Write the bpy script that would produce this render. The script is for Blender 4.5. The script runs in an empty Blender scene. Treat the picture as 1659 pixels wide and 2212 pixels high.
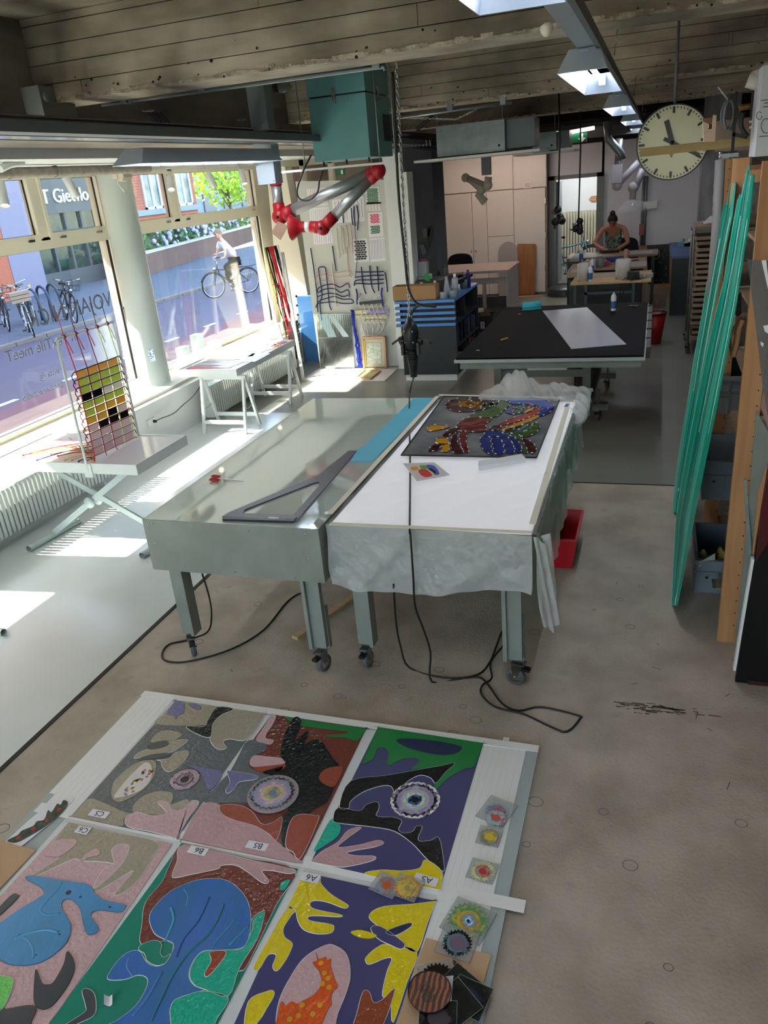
import bpy, math, random
from mathutils import Vector, Matrix
from mathutils.geometry import tessellate_polygon
random.seed(7)
S = bpy.context.scene
COL = S.collection
# ---------------- camera ----------------
FPX, YAW, PITCH, ROLL, CH = 1681.25, -0.349654, 0.403764, -0.0937475, 2.7
fwd = Vector((math.sin(YAW)*math.cos(PITCH), math.cos(YAW)*math.cos(PITCH), -math.sin(PITCH)))
rt0 = Vector((math.cos(YAW), -math.sin(YAW), 0)); up0 = rt0.cross(fwd)
rt = rt0*math.cos(ROLL)+up0*math.sin(ROLL); up = -rt0*math.sin(ROLL)+up0*math.cos(ROLL)
CAM = Vector((0, 0, CH))
cd = bpy.data.cameras.new('camera'); cam = bpy.data.objects.new('camera', cd); COL.objects.link(cam)
cam.matrix_world = Matrix(((rt.x, up.x, -fwd.x, 0), (rt.y, up.y, -fwd.y, 0), (rt.z, up.z, -fwd.z, CH), (0, 0, 0, 1)))
cd.sensor_fit = 'VERTICAL'; cd.sensor_height = 36; cd.lens = 36*FPX/2212; cd.clip_start = .05; cd.clip_end = 300
S.camera = cam
# ---------------- world, sun, exposure ----------------
W = bpy.data.worlds.new('world'); S.world = W; W.use_nodes = True
nt = W.node_tree; bg = nt.nodes['Background']
sk = nt.nodes.new('ShaderNodeTexSky'); sk.sky_type = 'NISHITA'; sk.sun_disc = False
sk.sun_elevation = math.radians(41); sk.sun_rotation = math.radians(270); sk.air_density = 1.0; sk.dust_density = 1.5
nt.links.new(sk.outputs[0], bg.inputs[0]); bg.inputs[1].default_value = 1.25
sd = bpy.data.lights.new('sun', 'SUN'); sun = bpy.data.objects.new('sun', sd); COL.objects.link(sun)
sd.energy = 22; sd.angle = math.radians(.6); sd.color = (1, .95, .86)
sun.rotation_euler = Vector((1, .1, -1/1.14)).to_track_quat('-Z', 'Y').to_euler()
S.view_settings.view_transform = 'Standard'; S.view_settings.look = 'None'; S.view_settings.gamma = 1
S.view_settings.exposure = 1.12; S.view_settings.use_curve_mapping = False
TUBE_W = 48.0

# ---------------- helpers ----------------
def ray(px, py): return fwd*FPX + rt*(px-829.5) - up*(py-1106)
def P(px, py, x=None, y=None, z=None):
    'point on a world plane seen at a photo pixel'
    d = ray(px, py)
    if x is not None: t = x/d.x
    elif y is not None: t = y/d.y
    else: t = (z-CH)/d.z
    return CAM + d*t
def lin(c):
    if isinstance(c, str):
        c = c.lstrip('#'); c = [int(c[i:i+2], 16)/255 for i in (0, 2, 4)]
        c = [v/12.92 if v <= .04045 else ((v+.055)/1.055)**2.4 for v in c]
    return (c[0], c[1], c[2], 1)
MC = {}
def mat(name, col, rough=.6, metal=0, col2=None, scale=5, bump=0, bscale=30, emit=0, trans=0, alpha=1, spec=.5, kind='noise', stretch=(1, 1, 1), transmission=0, coat=0, detail=4, contrast=(.35, .65), ior=1.45, bdist=.01, col3=None, scale3=1, c3=(.5, .68)):
    if name in MC: return MC[name]
    m = bpy.data.materials.new(name); m.use_nodes = True; n = m.node_tree.nodes; L = m.node_tree.links
    b = n['Principled BSDF']; b.inputs['Base Color'].default_value = lin(col); b.inputs['Roughness'].default_value = rough
    b.inputs['Metallic'].default_value = metal; b.inputs['Specular IOR Level'].default_value = spec
    b.inputs['Transmission Weight'].default_value = transmission; b.inputs['Coat Weight'].default_value = coat; b.inputs['IOR'].default_value = ior
    tc = None
    if col2 or bump:
        tc = n.new('ShaderNodeTexCoord'); mp = n.new('ShaderNodeMapping'); mp.inputs['Scale'].default_value = stretch
        L.new(tc.outputs['Object'], mp.inputs[0])
    if col2:
        if kind == 'wave': t = n.new('ShaderNodeTexWave'); t.inputs['Scale'].default_value = scale; t.inputs['Distortion'].default_value = 4; t.inputs['Detail'].default_value = 3
        elif kind == 'voronoi': t = n.new('ShaderNodeTexVoronoi'); t.inputs['Scale'].default_value = scale
        else: t = n.new('ShaderNodeTexNoise'); t.inputs['Scale'].default_value = scale; t.inputs['Detail'].default_value = detail
        L.new(mp.outputs[0], t.inputs[0])
        r = n.new('ShaderNodeValToRGB'); r.color_ramp.elements[0].color = lin(col); r.color_ramp.elements[1].color = lin(col2)
        r.color_ramp.elements[0].position = contrast[0]; r.color_ramp.elements[1].position = contrast[1]
        L.new(t.outputs[0], r.inputs[0]); L.new(r.outputs[0], b.inputs['Base Color'])
        if col3:
            t3 = n.new('ShaderNodeTexNoise'); t3.inputs['Scale'].default_value = scale3; t3.inputs['Detail'].default_value = 6; L.new(tc.outputs['Object'], t3.inputs[0])
            r3 = n.new('ShaderNodeMapRange'); r3.inputs[1].default_value = c3[0]; r3.inputs[2].default_value = c3[1]; L.new(t3.outputs[0], r3.inputs[0])
            m3 = n.new('ShaderNodeMix'); m3.data_type = 'RGBA'; L.new(r3.outputs[0], m3.inputs[0]); L.new(r.outputs[0], m3.inputs[6]); m3.inputs[7].default_value = lin(col3); L.new(m3.outputs[2], b.inputs['Base Color'])
    if bump:
        t2 = n.new('ShaderNodeTexNoise'); t2.inputs['Scale'].default_value = bscale; t2.inputs['Detail'].default_value = 3
        L.new(mp.outputs[0], t2.inputs[0]); bp = n.new('ShaderNodeBump'); bp.inputs['Strength'].default_value = bump; bp.inputs['Distance'].default_value = bdist
        L.new(t2.outputs[0], bp.inputs['Height']); L.new(bp.outputs[0], b.inputs['Normal'])
    if emit: b.inputs['Emission Color'].default_value = lin(col); b.inputs['Emission Strength'].default_value = emit
    out = n['Material Output']; last = b.outputs[0]
    if trans:
        tl = n.new('ShaderNodeBsdfTranslucent'); tl.inputs[0].default_value = lin(col); mx = n.new('ShaderNodeMixShader'); mx.inputs[0].default_value = trans
        L.new(last, mx.inputs[1]); L.new(tl.outputs[0], mx.inputs[2]); last = mx.outputs[0]
    if alpha < 1:
        tp = n.new('ShaderNodeBsdfTransparent'); mx = n.new('ShaderNodeMixShader'); mx.inputs[0].default_value = alpha
        L.new(tp.outputs[0], mx.inputs[1]); L.new(last, mx.inputs[2]); last = mx.outputs[0]
    L.new(last, out.inputs[0]); MC[name] = m; return m
def glassmat(name, tint, refl=.08, graze=.9, rough=.02, bump=0, body=0, bodycol='#ffffff'):
    'thin pane: transparent tint with a fresnel reflection'
    if name in MC: return MC[name]
    m = bpy.data.materials.new(name); m.use_nodes = True; n = m.node_tree.nodes; L = m.node_tree.links
    n.remove(n['Principled BSDF'])
    tp = n.new('ShaderNodeBsdfTransparent'); tp.inputs[0].default_value = lin(tint)
    gl = n.new('ShaderNodeBsdfGlossy'); gl.inputs['Roughness'].default_value = rough
    lf = n.new('ShaderNodeLayerWeight'); lf.inputs[0].default_value = .5
    pw = n.new('ShaderNodeMath'); pw.operation = 'POWER'; pw.inputs[1].default_value = 4.5; L.new(lf.outputs['Facing'], pw.inputs[0])
    lw = n.new('ShaderNodeMath'); lw.operation = 'MULTIPLY_ADD'; lw.inputs[1].default_value = graze; lw.inputs[2].default_value = refl*.5; lw.use_clamp = True; L.new(pw.outputs[0], lw.inputs[0])
    mx = n.new('ShaderNodeMixShader'); L.new(lw.outputs[0], mx.inputs[0]); L.new(tp.outputs[0], mx.inputs[1]); L.new(gl.outputs[0], mx.inputs[2])
    last = mx.outputs[0]
    if body:
        df = n.new('ShaderNodeBsdfDiffuse'); df.inputs[0].default_value = lin(bodycol); m2 = n.new('ShaderNodeMixShader'); m2.inputs[0].default_value = body
        m3 = n.new('ShaderNodeMixShader'); L.new(lw.outputs[0], m3.inputs[0])
        L.new(tp.outputs[0], m2.inputs[1]); L.new(df.outputs[0], m2.inputs[2]); L.new(m2.outputs[0], m3.inputs[1]); L.new(gl.outputs[0], m3.inputs[2]); last = m3.outputs[0]
    if bump:
        t2 = n.new('ShaderNodeTexNoise'); t2.inputs['Scale'].default_value = bump; bp = n.new('ShaderNodeBump'); bp.inputs['Strength'].default_value = .4; bp.inputs['Distance'].default_value = .01
        tc = n.new('ShaderNodeTexCoord'); L.new(tc.outputs['Object'], t2.inputs[0]); L.new(t2.outputs[0], bp.inputs['Height']); L.new(bp.outputs[0], gl.inputs['Normal'])
    L.new(last, n['Material Output'].inputs[0]); MC[name] = m; return m

ORG = {}
class MB:
    'mesh builder in world coordinates'
    def __init__(s): s.v = []; s.f = []; s.m = []; s.sm = []
    def add(s, vs, fs, mi=0, smooth=False):
        k = len(s.v); s.v += [Vector(v) for v in vs]; s.f += [tuple(i+k for i in f) for f in fs]
        s.m += [mi]*len(fs); s.sm += [smooth]*len(fs); return s
    def box(s, x0, x1, y0, y1, z0, z1, mi=0):
        vs = [(x, y, z) for x in (x0, x1) for y in (y0, y1) for z in (z0, z1)]
        return s.add(vs, [(0, 1, 3, 2), (4, 6, 7, 5), (0, 4, 5, 1), (2, 3, 7, 6), (0, 2, 6, 4), (1, 5, 7, 3)], mi)
    def obox(s, c, ax, ay, az, mi=0):
        'box from centre and three half-axis vectors'
        c, ax, ay, az = Vector(c), Vector(ax), Vector(ay), Vector(az)
        vs = [c+ax*i+ay*j+az*k for i in (-1, 1) for j in (-1, 1) for k in (-1, 1)]
        return s.add(vs, [(0, 1, 3, 2), (4, 6, 7, 5), (0, 4, 5, 1), (2, 3, 7, 6), (0, 2, 6, 4), (1, 5, 7, 3)], mi)
    def bar(s, a, b, w, h, up_=(0, 0, 1), mi=0):
        a, b = Vector(a), Vector(b); d = (b-a); u = Vector(up_)
        if abs(d.normalized().dot(u)) > .98: u = Vector((0, 1, 0))
        sx = d.cross(u).normalized(); sy = sx.cross(d).normalized()
        return s.obox((a+b)/2, d/2, sx*w/2, sy*h/2, mi)
    def tube(s, pts, r, n=8, mi=0, cap=True, closed=False):
        pts = [Vector(p) for p in pts]; N = len(pts)
        rr = r if isinstance(r, (list, tuple)) else [r]*N
        vs = []; ref = None
        for i, p in enumerate(pts):
            a = pts[i-1] if (i or closed) else p; b = pts[(i+1) % N] if (i < N-1 or closed) else p
            d = (b-a); d = d.normalized() if d.length > 1e-9 else Vector((0, 0, 1))
            if ref is None:
                ref = Vector((0, 0, 1)) if abs(d.z) < .9 else Vector((1, 0, 0))
            u = (ref - d*ref.dot(d))
            u = u.normalized() if u.length > 1e-6 else d.orthogonal().normalized()
            ref = u; v = d.cross(u)
            for k in range(n):
                t = 2*math.pi*k/n; vs.append(p+(u*math.cos(t)+v*math.sin(t))*rr[i])
        fs = []
        for i in range(N if closed else N-1):
            j = (i+1) % N
            for k in range(n): fs.append((i*n+k, i*n+(k+1) % n, j*n+(k+1) % n, j*n+k))
        s.add(vs, fs, mi, True)
        if cap and not closed:
            k0 = len(s.v)-len(vs); s.f += [tuple(range(k0+n-1, k0-1, -1)), tuple(range(k0+(N-1)*n, k0+N*n))]; s.m += [mi, mi]; s.sm += [False, False]
        return s
    def lathe(s, c, prof, n=16, ax=(0, 0, 1), mi=0):
        'profile of (r, h) turned about ax at c'
        c = Vector(c); a = Vector(ax).normalized(); u = a.orthogonal().normalized(); v = a.cross(u)
        vs = []
        for r, h in prof:
            for k in range(n):
                t = 2*math.pi*k/n; vs.append(c+a*h+(u*math.cos(t)+v*math.sin(t))*max(r, 1e-4))
        fs = [(i*n+k, i*n+(k+1) % n, (i+1)*n+(k+1) % n, (i+1)*n+k) for i in range(len(prof)-1) for k in range(n)]
        return s.add(vs, fs, mi, True)
    def cyl(s, a, b, r, n=12, mi=0, r2=None):
        return s.tube([a, b], [r, r if r2 is None else r2], n, mi)
    def ball(s, c, r, n=10, mi=0, sc=(1, 1, 1)):
        c = Vector(c); vs = []; m = n//2+1
        for i in range(m+1):
            t = math.pi*i/m
            for k in range(n):
                p = 2*math.pi*k/n; vs.append(c+Vector((math.sin(t)*math.cos(p)*sc[0], math.sin(t)*math.sin(p)*sc[1], math.cos(t)*sc[2]))*r)
        return s.add(vs, [(i*n+k, (i+1)*n+k, (i+1)*n+(k+1) % n, i*n+(k+1) % n) for i in range(m) for k in range(n)], mi, True)
    def poly(s, pts, off, mi=0, mi_side=None):
        'extruded planar polygon: pts world list, off = thickness vector'
        pts = [Vector(p) for p in pts]; off = Vector(off); n = len(pts)
        ms = mi if mi_side is None else mi_side
        nn = Vector((0, 0, 0))
        for i in range(n): nn += (pts[i]-pts[0]).cross(pts[(i+1) % n]-pts[0])
        flip = nn.dot(off) < 0
        k = len(s.v); s.v += [p+off for p in pts]+pts
        t = list(range(n)); t = t[::-1] if flip else t
        s.f.append(tuple(k+i for i in t)); s.m.append(mi); s.sm.append(False)
        s.f.append(tuple(k+n+i for i in t[::-1])); s.m.append(ms); s.sm.append(False)
        for i in range(n):
            j = (i+1) % n; q = (k+i, k+n+i, k+n+j, k+j); s.f.append(q[::-1] if flip else q); s.m.append(ms); s.sm.append(False)
        return s
    def sheet(s, fn, nu, nv, mi=0):
        vs = [fn(i/nu, j/nv) for i in range(nu+1) for j in range(nv+1)]
        return s.add(vs, [(i*(nv+1)+j, (i+1)*(nv+1)+j, (i+1)*(nv+1)+j+1, i*(nv+1)+j+1) for i in range(nu) for j in range(nv)], mi, True)
    def build(s, name, ms, parent=None, origin=None, label=None, kind=None):
        ms = ms if isinstance(ms, (list, tuple)) else [ms]
        o = Vector((0, 0, 0))
        if parent is not None: o = ORG.get(parent.name, Vector((0, 0, 0)))
        elif origin is not None: o = Vector(origin)
        me = bpy.data.meshes.new(name); me.from_pydata([v-o for v in s.v], [], s.f)
        for q in ms: me.materials.append(q)
        me.polygons.foreach_set('material_index', s.m); me.polygons.foreach_set('use_smooth', s.sm); me.update()
        ob = bpy.data.objects.new(name, me); COL.objects.link(ob)
        if parent is not None: ob.parent = parent
        else: ob.location = o
        ORG[ob.name] = o
        if label: ob['label'] = label
        if kind: ob['kind'] = kind
        return ob
def tag(o, label, cat, group=None, kind=None):
    o['label'] = label; o['category'] = cat
    if group: o['group'] = group
    if kind: o['kind'] = kind
    return o
def thing(name, label, cat, loc=(0, 0, 0), group=None):
    o = bpy.data.objects.new(name, None); COL.objects.link(o); o.location = loc; o.empty_display_size = .1
    ORG[o.name] = Vector(loc); return tag(o, label, cat, group)
def struct(name, mb, m, parent=None):
    return mb.build(name, m, parent, kind='structure')
def single(name, mb, m, label, cat, group=None, kind=None):
    c = sum(mb.v, Vector((0, 0, 0)))/len(mb.v); c.z = min(v.z for v in mb.v)
    return tag(mb.build(name, m, origin=c), label, cat, group, kind)
def copytree(o, loc=None, rotz=None, label=None):
    c = o.copy(); COL.objects.link(c)
    for ch in o.children:
        d = ch.copy(); COL.objects.link(d); d.parent = c
        for g in ch.children:
            e = g.copy(); COL.objects.link(e); e.parent = d
    if loc is not None: c.location = loc
    if rotz is not None: c.rotation_euler[2] = rotz
    if label: c['label'] = label
    return c
ORD = ['first', 'second', 'third', 'fourth', 'fifth', 'sixth', 'seventh', 'eighth', 'ninth', 'tenth', 'eleventh', 'twelfth', 'thirteenth', 'fourteenth']
def text_mb(txt, origin, right, upv, size, depth=.002, mb=None, mi=0, align='LEFT', thin=0):
    cu = bpy.data.curves.new('t', 'FONT'); cu.body = txt; cu.size = size; cu.extrude = depth/size if False else depth; cu.align_x = align; cu.offset = -thin; cu.resolution_u = 3
    ob = bpy.data.objects.new('t', cu); COL.objects.link(ob)
    dg = bpy.context.evaluated_depsgraph_get(); me = bpy.data.meshes.new_from_object(ob.evaluated_get(dg))
    R = Vector(right).normalized(); U = Vector(upv).normalized(); N = R.cross(U); O = Vector(origin)
    mb = mb or MB(); mb.add([O+R*v.co.x+U*v.co.y+N*v.co.z for v in me.vertices], [tuple(p.vertices) for p in me.polygons], mi)
    bpy.data.objects.remove(ob); bpy.data.curves.remove(cu); bpy.data.meshes.remove(me); return mb
def smooth_closed(pts, k=4, tens=.5):
    out = []; n = len(pts)
    for i in range(n):
        p0, p1, p2, p3 = pts[i-1], pts[i], pts[(i+1) % n], pts[(i+2) % n]
        for j in range(k):
            t = j/k; t2 = t*t; t3 = t2*t
            out.append(tuple(.5*((2*p1[a])+(-p0[a]+p2[a])*t+(2*p0[a]-5*p1[a]+4*p2[a]-p3[a])*t2+(-p0[a]+3*p1[a]-3*p2[a]+p3[a])*t3) for a in range(2)))
    return out
def smooth_open(pts, k=5):
    pts = [Vector(p) for p in pts]; out = []; n = len(pts)
    for i in range(n-1):
        p0 = pts[max(i-1, 0)]; p1 = pts[i]; p2 = pts[i+1]; p3 = pts[min(i+2, n-1)]
        for j in range(k):
            t = j/k; out.append(.5*((2*p1)+(-p0+p2)*t+(2*p0-5*p1+4*p2-p3)*t*t+(-p0+3*p1-3*p2+p3)*t**3))
    out.append(pts[-1]); return out
def sag(a, b, d, n=8):
    a, b = Vector(a), Vector(b); return [a.lerp(b, i/n)-Vector((0, 0, d*4*(i/n)*(1-i/n))) for i in range(n+1)]

# ---------------- materials ----------------
M_conc = mat('board_marked_concrete', '#8f8370', .9, col2='#cabda8', scale=2.6, bump=.5, bscale=9, detail=9, contrast=(.3, .7), stretch=(.6, 1, 2.2), col3='#484138', scale3=.6, c3=(.5, .72))
M_concd = mat('dark_concrete', '#6f6962', .9, col2='#938c82', scale=2, bump=.5, bscale=12, detail=8, stretch=(1, .5, 2))
M_spall = mat('spalled_concrete', '#8d8172', .95, col2='#c9bda9', scale=14, bump=1, bscale=40, detail=8, bdist=.02)
M_floor = mat('worn_concrete_floor', '#978b7b', .6, col2='#b3a797', scale=3, bump=.3, bscale=60, detail=12, contrast=(.3, .66), col3='#8f8475', scale3=9, c3=(.6, .9))
M_white_floor = mat('white_glossy_coating', '#c6cccb', .22, col2='#cfd5d4', scale=1.2)
M_grey_floor = mat('grey_epoxy_floor', '#77786f', .32, col2='#82837a', scale=1.5)
M_white = mat('white_paint', '#dfe0de', .5)
M_wallw = mat('white_wall', '#d6d9d8', .7, bump=.1, bscale=50)
M_cream = mat('cream_window_frame', '#e3decb', .42)
M_sill = mat('sill_board', '#d9d4c6', .5, col2='#cfc9b9', scale=3)
M_green = mat('grey_green_paint', '#838881', .42, col2='#797e77', scale=5, bump=.08, bscale=40)
M_zinc = mat('galvanised_steel', '#798487', .4, .6, col2='#899396', scale=6)
M_steel = mat('chrome_steel', '#b9bcbf', .25, 1)
M_rub = mat('grey_rubber', '#55585a', .6)
M_blk = mat('black_plastic', '#0e0e10', .45)
M_cable = mat('black_cable_sheath', '#111012', .5)
M_wood = mat('pine_wood', '#b98c5c', .55, col2='#a67848', scale=7, kind='wave', stretch=(6, 1, .3), contrast=(.2, .8))
M_wood2 = mat('orange_pine', '#b98a5e', .55, col2='#a5744a', scale=4, stretch=(6, 6, .4), contrast=(.3, .7))
M_pale = mat('pale_birch', '#c5a77e', .6, col2='#b5956b', scale=6, stretch=(1, 6, 1))
M_brick = mat('red_brick', '#8e4a36', .85, col2='#a86149', scale=30)
M_glass = glassmat('window_glass', '#f2f5f2')
M_paper = mat('white_paper', '#e6e4e8', .7)
M_red = mat('red_plastic', '#b3161f', .4)
M_grey = mat('grey_plastic', '#6a6e72', .5)
M_dark = mat('anthracite_board', '#26292c', .5)
M_teal = mat('teal_enamel', '#6aa3a3', .4, col2='#629a9b', scale=3)
# ---------------- the room ----------------
XW = -6.25
fl = struct('floor', MB().box(-5.5, 1.75, -5, 18.6, -.2, 0), M_floor)
struct('white_coating', MB().box(-5.5, -3.165, -5, 8.9, 0, .004), M_white_floor, fl)
b = MB(); b.box(-5.5, -3.165, 8.9, 18.6, 0, .003); b.box(-3.165, 1.75, 6.8, 18.6, 0, .003)
struct('grey_coating', b, M_grey_floor, fl)
struct('floor_joint', MB().box(-3.18, -3.15, -5, 6.8, 0, .005).box(-3.15, 1.75, 6.785, 6.8, 0, .005), mat('dark_joint', '#3a3631', .9), fl)
# casting rings and chips pressed into the old floor
b = MB(); random.seed(3)
for i in range(90):
    x = random.uniform(-3, .6); y = random.uniform(1.6, 6.6)
    if random.random() < .6:
        r = random.uniform(.012, .035); b.tube([(x+r*math.cos(t*.524), y+r*.9*math.sin(t*.524), .0005) for t in range(12)], .0014, 4, closed=True)
    else:
        a = random.uniform(0, 3.1); l = random.uniform(.01, .03); b.tube([(x-l*math.cos(a), y-l*math.sin(a), 0), (x+l*math.cos(a), y+l*math.sin(a), 0)], .002, 4)
b.build('floor_mark', mat('floor_mark', '#5d5348', .9), fl, kind='stuff')
b = MB(); random.seed(11)
c0 = P(1400, 1530, z=0)
for i in range(60):
    x = c0.x+random.gauss(0, .09); y = c0.y+random.gauss(0, .022); b.box(x, x+random.uniform(.01, .07), y, y+random.uniform(.002, .008), 0, .0012)
b.build('dark_scrape', mat('dark_scrape', '#4c4138', .95), fl, kind='stuff')

struct('ceiling', MB().box(-4.25, 1.9, -5, 18.8, 3.92, 4.1), M_conc)
# cross beams, cast in board courses: each course stands a few millimetres proud or back
def beam(y0, y1, z0=3.40, z1=3.92, x0=-4.25, x1=1.8, seed=1):
    rnd = random.Random(seed)
    cs = [z0]; z = z0
    while z < z1-.09: z += rnd.uniform(.10, .14); cs.append(min(z, z1))
    if cs[-1] < z1: cs.append(z1)
    o = MB(); o.box(x0, x1, y0+.02, y1-.02, z0+.001, z1)
    bm = o.build('ceiling_beam', M_conc, kind='structure')
    for i in range(len(cs)-1):
        d = rnd.uniform(0, .012)
        xs = [x0]+sorted(rnd.uniform(x0, x1) for _ in range(2))+[x1]
        for j in range(3):
            q = MB(); e = rnd.uniform(0, .004)
            q.box(xs[j]+.002, xs[j+1]-.002, y0-d-e, y0+.03, cs[i]+.003, cs[i+1]-.003)
            q.build('board_course', M_conc, bm)
    # crumbling lower arris
    q = MB(); x = x0; n = 0; top = []; 
    while x < x1:
        w = rnd.uniform(.02, .07); h = rnd.uniform(.006, .03); q.box(x, x+w, y0-.014, y0+rnd.uniform(.01, .05), z0-rnd.uniform(.001, .006), z0+h); x += w
    q.build('spalled_edge', M_spall, bm, kind='stuff')
    q = MB(); q.box(x0, x1, y0+.01, y1, z0-.004, z0+.01); q.build('soffit', mat('beam_soffit', '#93887a', .9, col2='#b5a998', scale=3, bump=.4, bscale=20), bm)
    q = MB()
    for i in range(46):
        xx = rnd.uniform(x0, x1); zz = z0+abs(rnd.gauss(.02, .1)); zz = min(zz, z1-.02); rr = rnd.uniform(.004, .011)
        q.ball((xx, y0-.012, zz), rr, 6, sc=(1.3, .5, 1))
    q.build('pour_hole', mat('hole_shadow', '#2b2723', 1), bm, kind='stuff')
    return bm
for i, y in enumerate((.95, 5.25, 9.6, 13.85)): beam(y, y+.38, seed=i+2)
struct('trim_1', MB().box(-6.45, -4.25, -5, 18.6, 3.16, 4.1), M_concd)          # dropped slab over the windows
struct('trim_2', MB().box(-6.45, -4.75, -5, 12.6, 3.08, 3.162), mat('white_soffit', '#cfd3d2', .7))
# left wall under the windows with its sill
struct('wall_left', MB().box(-6.45, -5.5, -5, 12.6, -.2, .53), M_wallw)
struct('trim_3', MB().box(-6.3, -5.6, -5, 12.5, .53, .565), M_sill)
# windows
def frame_rect(mb, y0, y1, z0, z1, w=.05, d0=XW-.04, d1=XW+.04):
    mb.box(d0, d1, y0, y0+w, z0, z1); mb.box(d0, d1, y1-w, y1, z0, z1); mb.box(d0, d1, y0+w, y1-w, z0, z0+w); mb.box(d0, d1, y0+w, y1-w, z1-w, z1)
def window(n, y0, y1, ymid, ygl0, ygl1):
    fr = MB(); frame_rect(fr, y0, y1, .565, 3.09, .055, XW-.07, XW+.05)
    fr.box(XW-.06, XW+.05, y0+.05, y1-.05, 2.31, 2.43); fr.box(XW-.06, XW+.05, ymid-.07, ymid+.07, 2.4, 3.05)
    w = struct('window_%d' % n, fr, M_cream)
    MB().box(XW-.012, XW+.0, y0+.04, y1-.04, .6, 2.33).build('pane', M_glass, w)
    for a, c in ((y0+.05, ymid-.06), (ymid+.06, y1-.05)):
        f = MB(); frame_rect(f, a, c, 2.42, 3.05, .045, XW-.03, XW+.065); sash = f.build('sash', M_cream, w)
        MB().box(XW-.006, XW+.004, a+.04, c-.04, 2.46, 3.01).build('pane', M_glass, sash)
        g = MB(); frame_rect(g, a+.043, c-.043, 2.463, 3.007, .006, XW+.0, XW+.02); g.build('gasket', M_blk, sash)
        for yy in (a+.16, c-.22): MB().box(XW+.05, XW+.07, yy, yy+.09, 2.40, 2.425).build('hinge', M_steel, sash)
    g = MB(); frame_rect(g, y0+.055, y1-.055, .615, 2.315, .008, XW+.0, XW+.03); g.build('gasket', M_blk, w)
    return w
win1 = window(1, 4.5, 8.4, 7.27, 0, 0)
window(2, 8.62, 12.42, 9.9, 0, 0)
window(3, .9, 4.0, 2.3, 0, 0)
window(4, -4.6, .75, -2, 0, 0)
struct('window_handle', MB().box(XW+.05, XW+.08, 8.3, 8.33, 1.5, 1.52).box(XW+.07, XW+.09, 8.3, 8.33, 1.32, 1.52), M_steel, win1)
# pier between and after the windows
struct('wall_pier', MB().box(-6.4, -6.2, 12.42, 13.0, .53, 3.1).box(-6.4, -6.2, 8.4, 8.62, .53, 3.1).box(-6.4, -6.2, 4.0, 4.5, .53, 3.1).box(-6.4, -6.2, .75, .9, .53, 3.1), M_cream)
struct('column', MB().lathe((-5.93, 8.3, .565), [(.22, 0), (.205, .012), (.19, .014), (.19, 2.6)], 32), mat('pale_green_paint', '#c3cdc8', .4))
tk = MB(); c = Vector((-5.93, 8.3, 0)); d = Vector((math.cos(math.radians(-50)), math.sin(math.radians(-50)), 0)); s_ = Vector((-d.y, d.x, 0))
tk.obox(c+d*.19+Vector((0, 0, .95)), d*.002, s_*.035, (0, 0, .07)); single('ceramic_tile_sticker', tk, mat('blue_white_print', '#dfe8ee', .4, col2='#4c7ba6', scale=60, contrast=(.48, .52)), 'small blue and white patterned sticker on the white column', 'sticker')
# lettering on the glass, read from the street
vin = mat('grey_vinyl_lettering', '#4b5058', .6)
t = text_mb('n TexTile meeT', (XW+.005, 7.42, 1.30), (0, -1, 0), (0, 0, 1), .17, .0008)
t.build('lettering', vin, win1)
t = text_mb('insta @', (XW+.005, 7.02, 1.02), (0, -1, 0), (0, 0, 1), .1, .0008)
text_mb('personenstudio', (XW+.005, 7.02, .87), (0, -1, 0), (0, 0, 1), .1, .0008, t); t.build('lettering', vin, win1)
t = text_mb('VOJAN NICK', (XW+.005, 8.2, 1.56), (0, -1, 0), (0, 0, 1), .25, .0008)
t.build('lettering', vin, win1)
# back of the room
struct('wall_back', MB().box(-1.15, 1.8, 18.5, 18.7, -.2, 3.0).box(-2.25, -1.1, 18.5, 18.7, 2.4, 3.0).box(-6.4, -2.22, 18.55, 18.7, -.2, 3.0), mat('lilac_white_wall', '#d2d0d9', .7))
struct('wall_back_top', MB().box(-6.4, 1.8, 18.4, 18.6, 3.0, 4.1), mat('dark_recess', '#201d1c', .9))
struct('trim_4', MB().box(-1.15, .9, 18.46, 18.5, -.0, .88), M_wood2)
struct('wall_right', MB().box(1.75, 1.95, -5, 18.7, -.2, 4.1), M_concd)
struct('wall_front', MB().box(-6.4, 1.9, -5.2, -5, -.2, .7).box(-6.4, 1.9, -5.2, -5, 3.8, 4.1).box(-6.4, -5.6, -5.2, -5, .7, 3.8).box(-.2, 1.9, -5.2, -5, .7, 3.8), M_wallw)
f = MB()
for xx in (-5.6, -3.8, -2.0, -.25): f.box(xx-.03, xx+.05, -5.15, -5.05, .7, 3.8)
f.box(-5.6, -.2, -5.15, -5.05, .7, .78); f.box(-5.6, -.2, -5.15, -5.05, 3.72, 3.8); f.box(-5.6, -.2, -5.15, -5.05, 2.5, 2.58)
w6 = struct('window_6', f, M_cream); MB().box(-5.6, -.2, -5.11, -5.10, .75, 3.75).build('pane', M_glass, w6)  # unseen window, added behind the camera to let in more sky light
struct('yard', MB().box(-6.4, 30, -60, -5.3, -.3, -.05), mat('yard_paving', '#8a8782', .9))
struct('wall_left_far', MB().box(-6.4, -6.2, 13.0, 18.7, -.2, 3.2), mat('warm_wall', '#c9b9aa', .7))
struct('concrete_pillar', MB().box(.62, 1.1, 13.9, 14.5, 0, 3.92), mat('pillar_concrete', '#5f5e60', .85, col2='#7c7a7a', scale=3, bump=.3, bscale=12, stretch=(2, 2, .6)))
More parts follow.
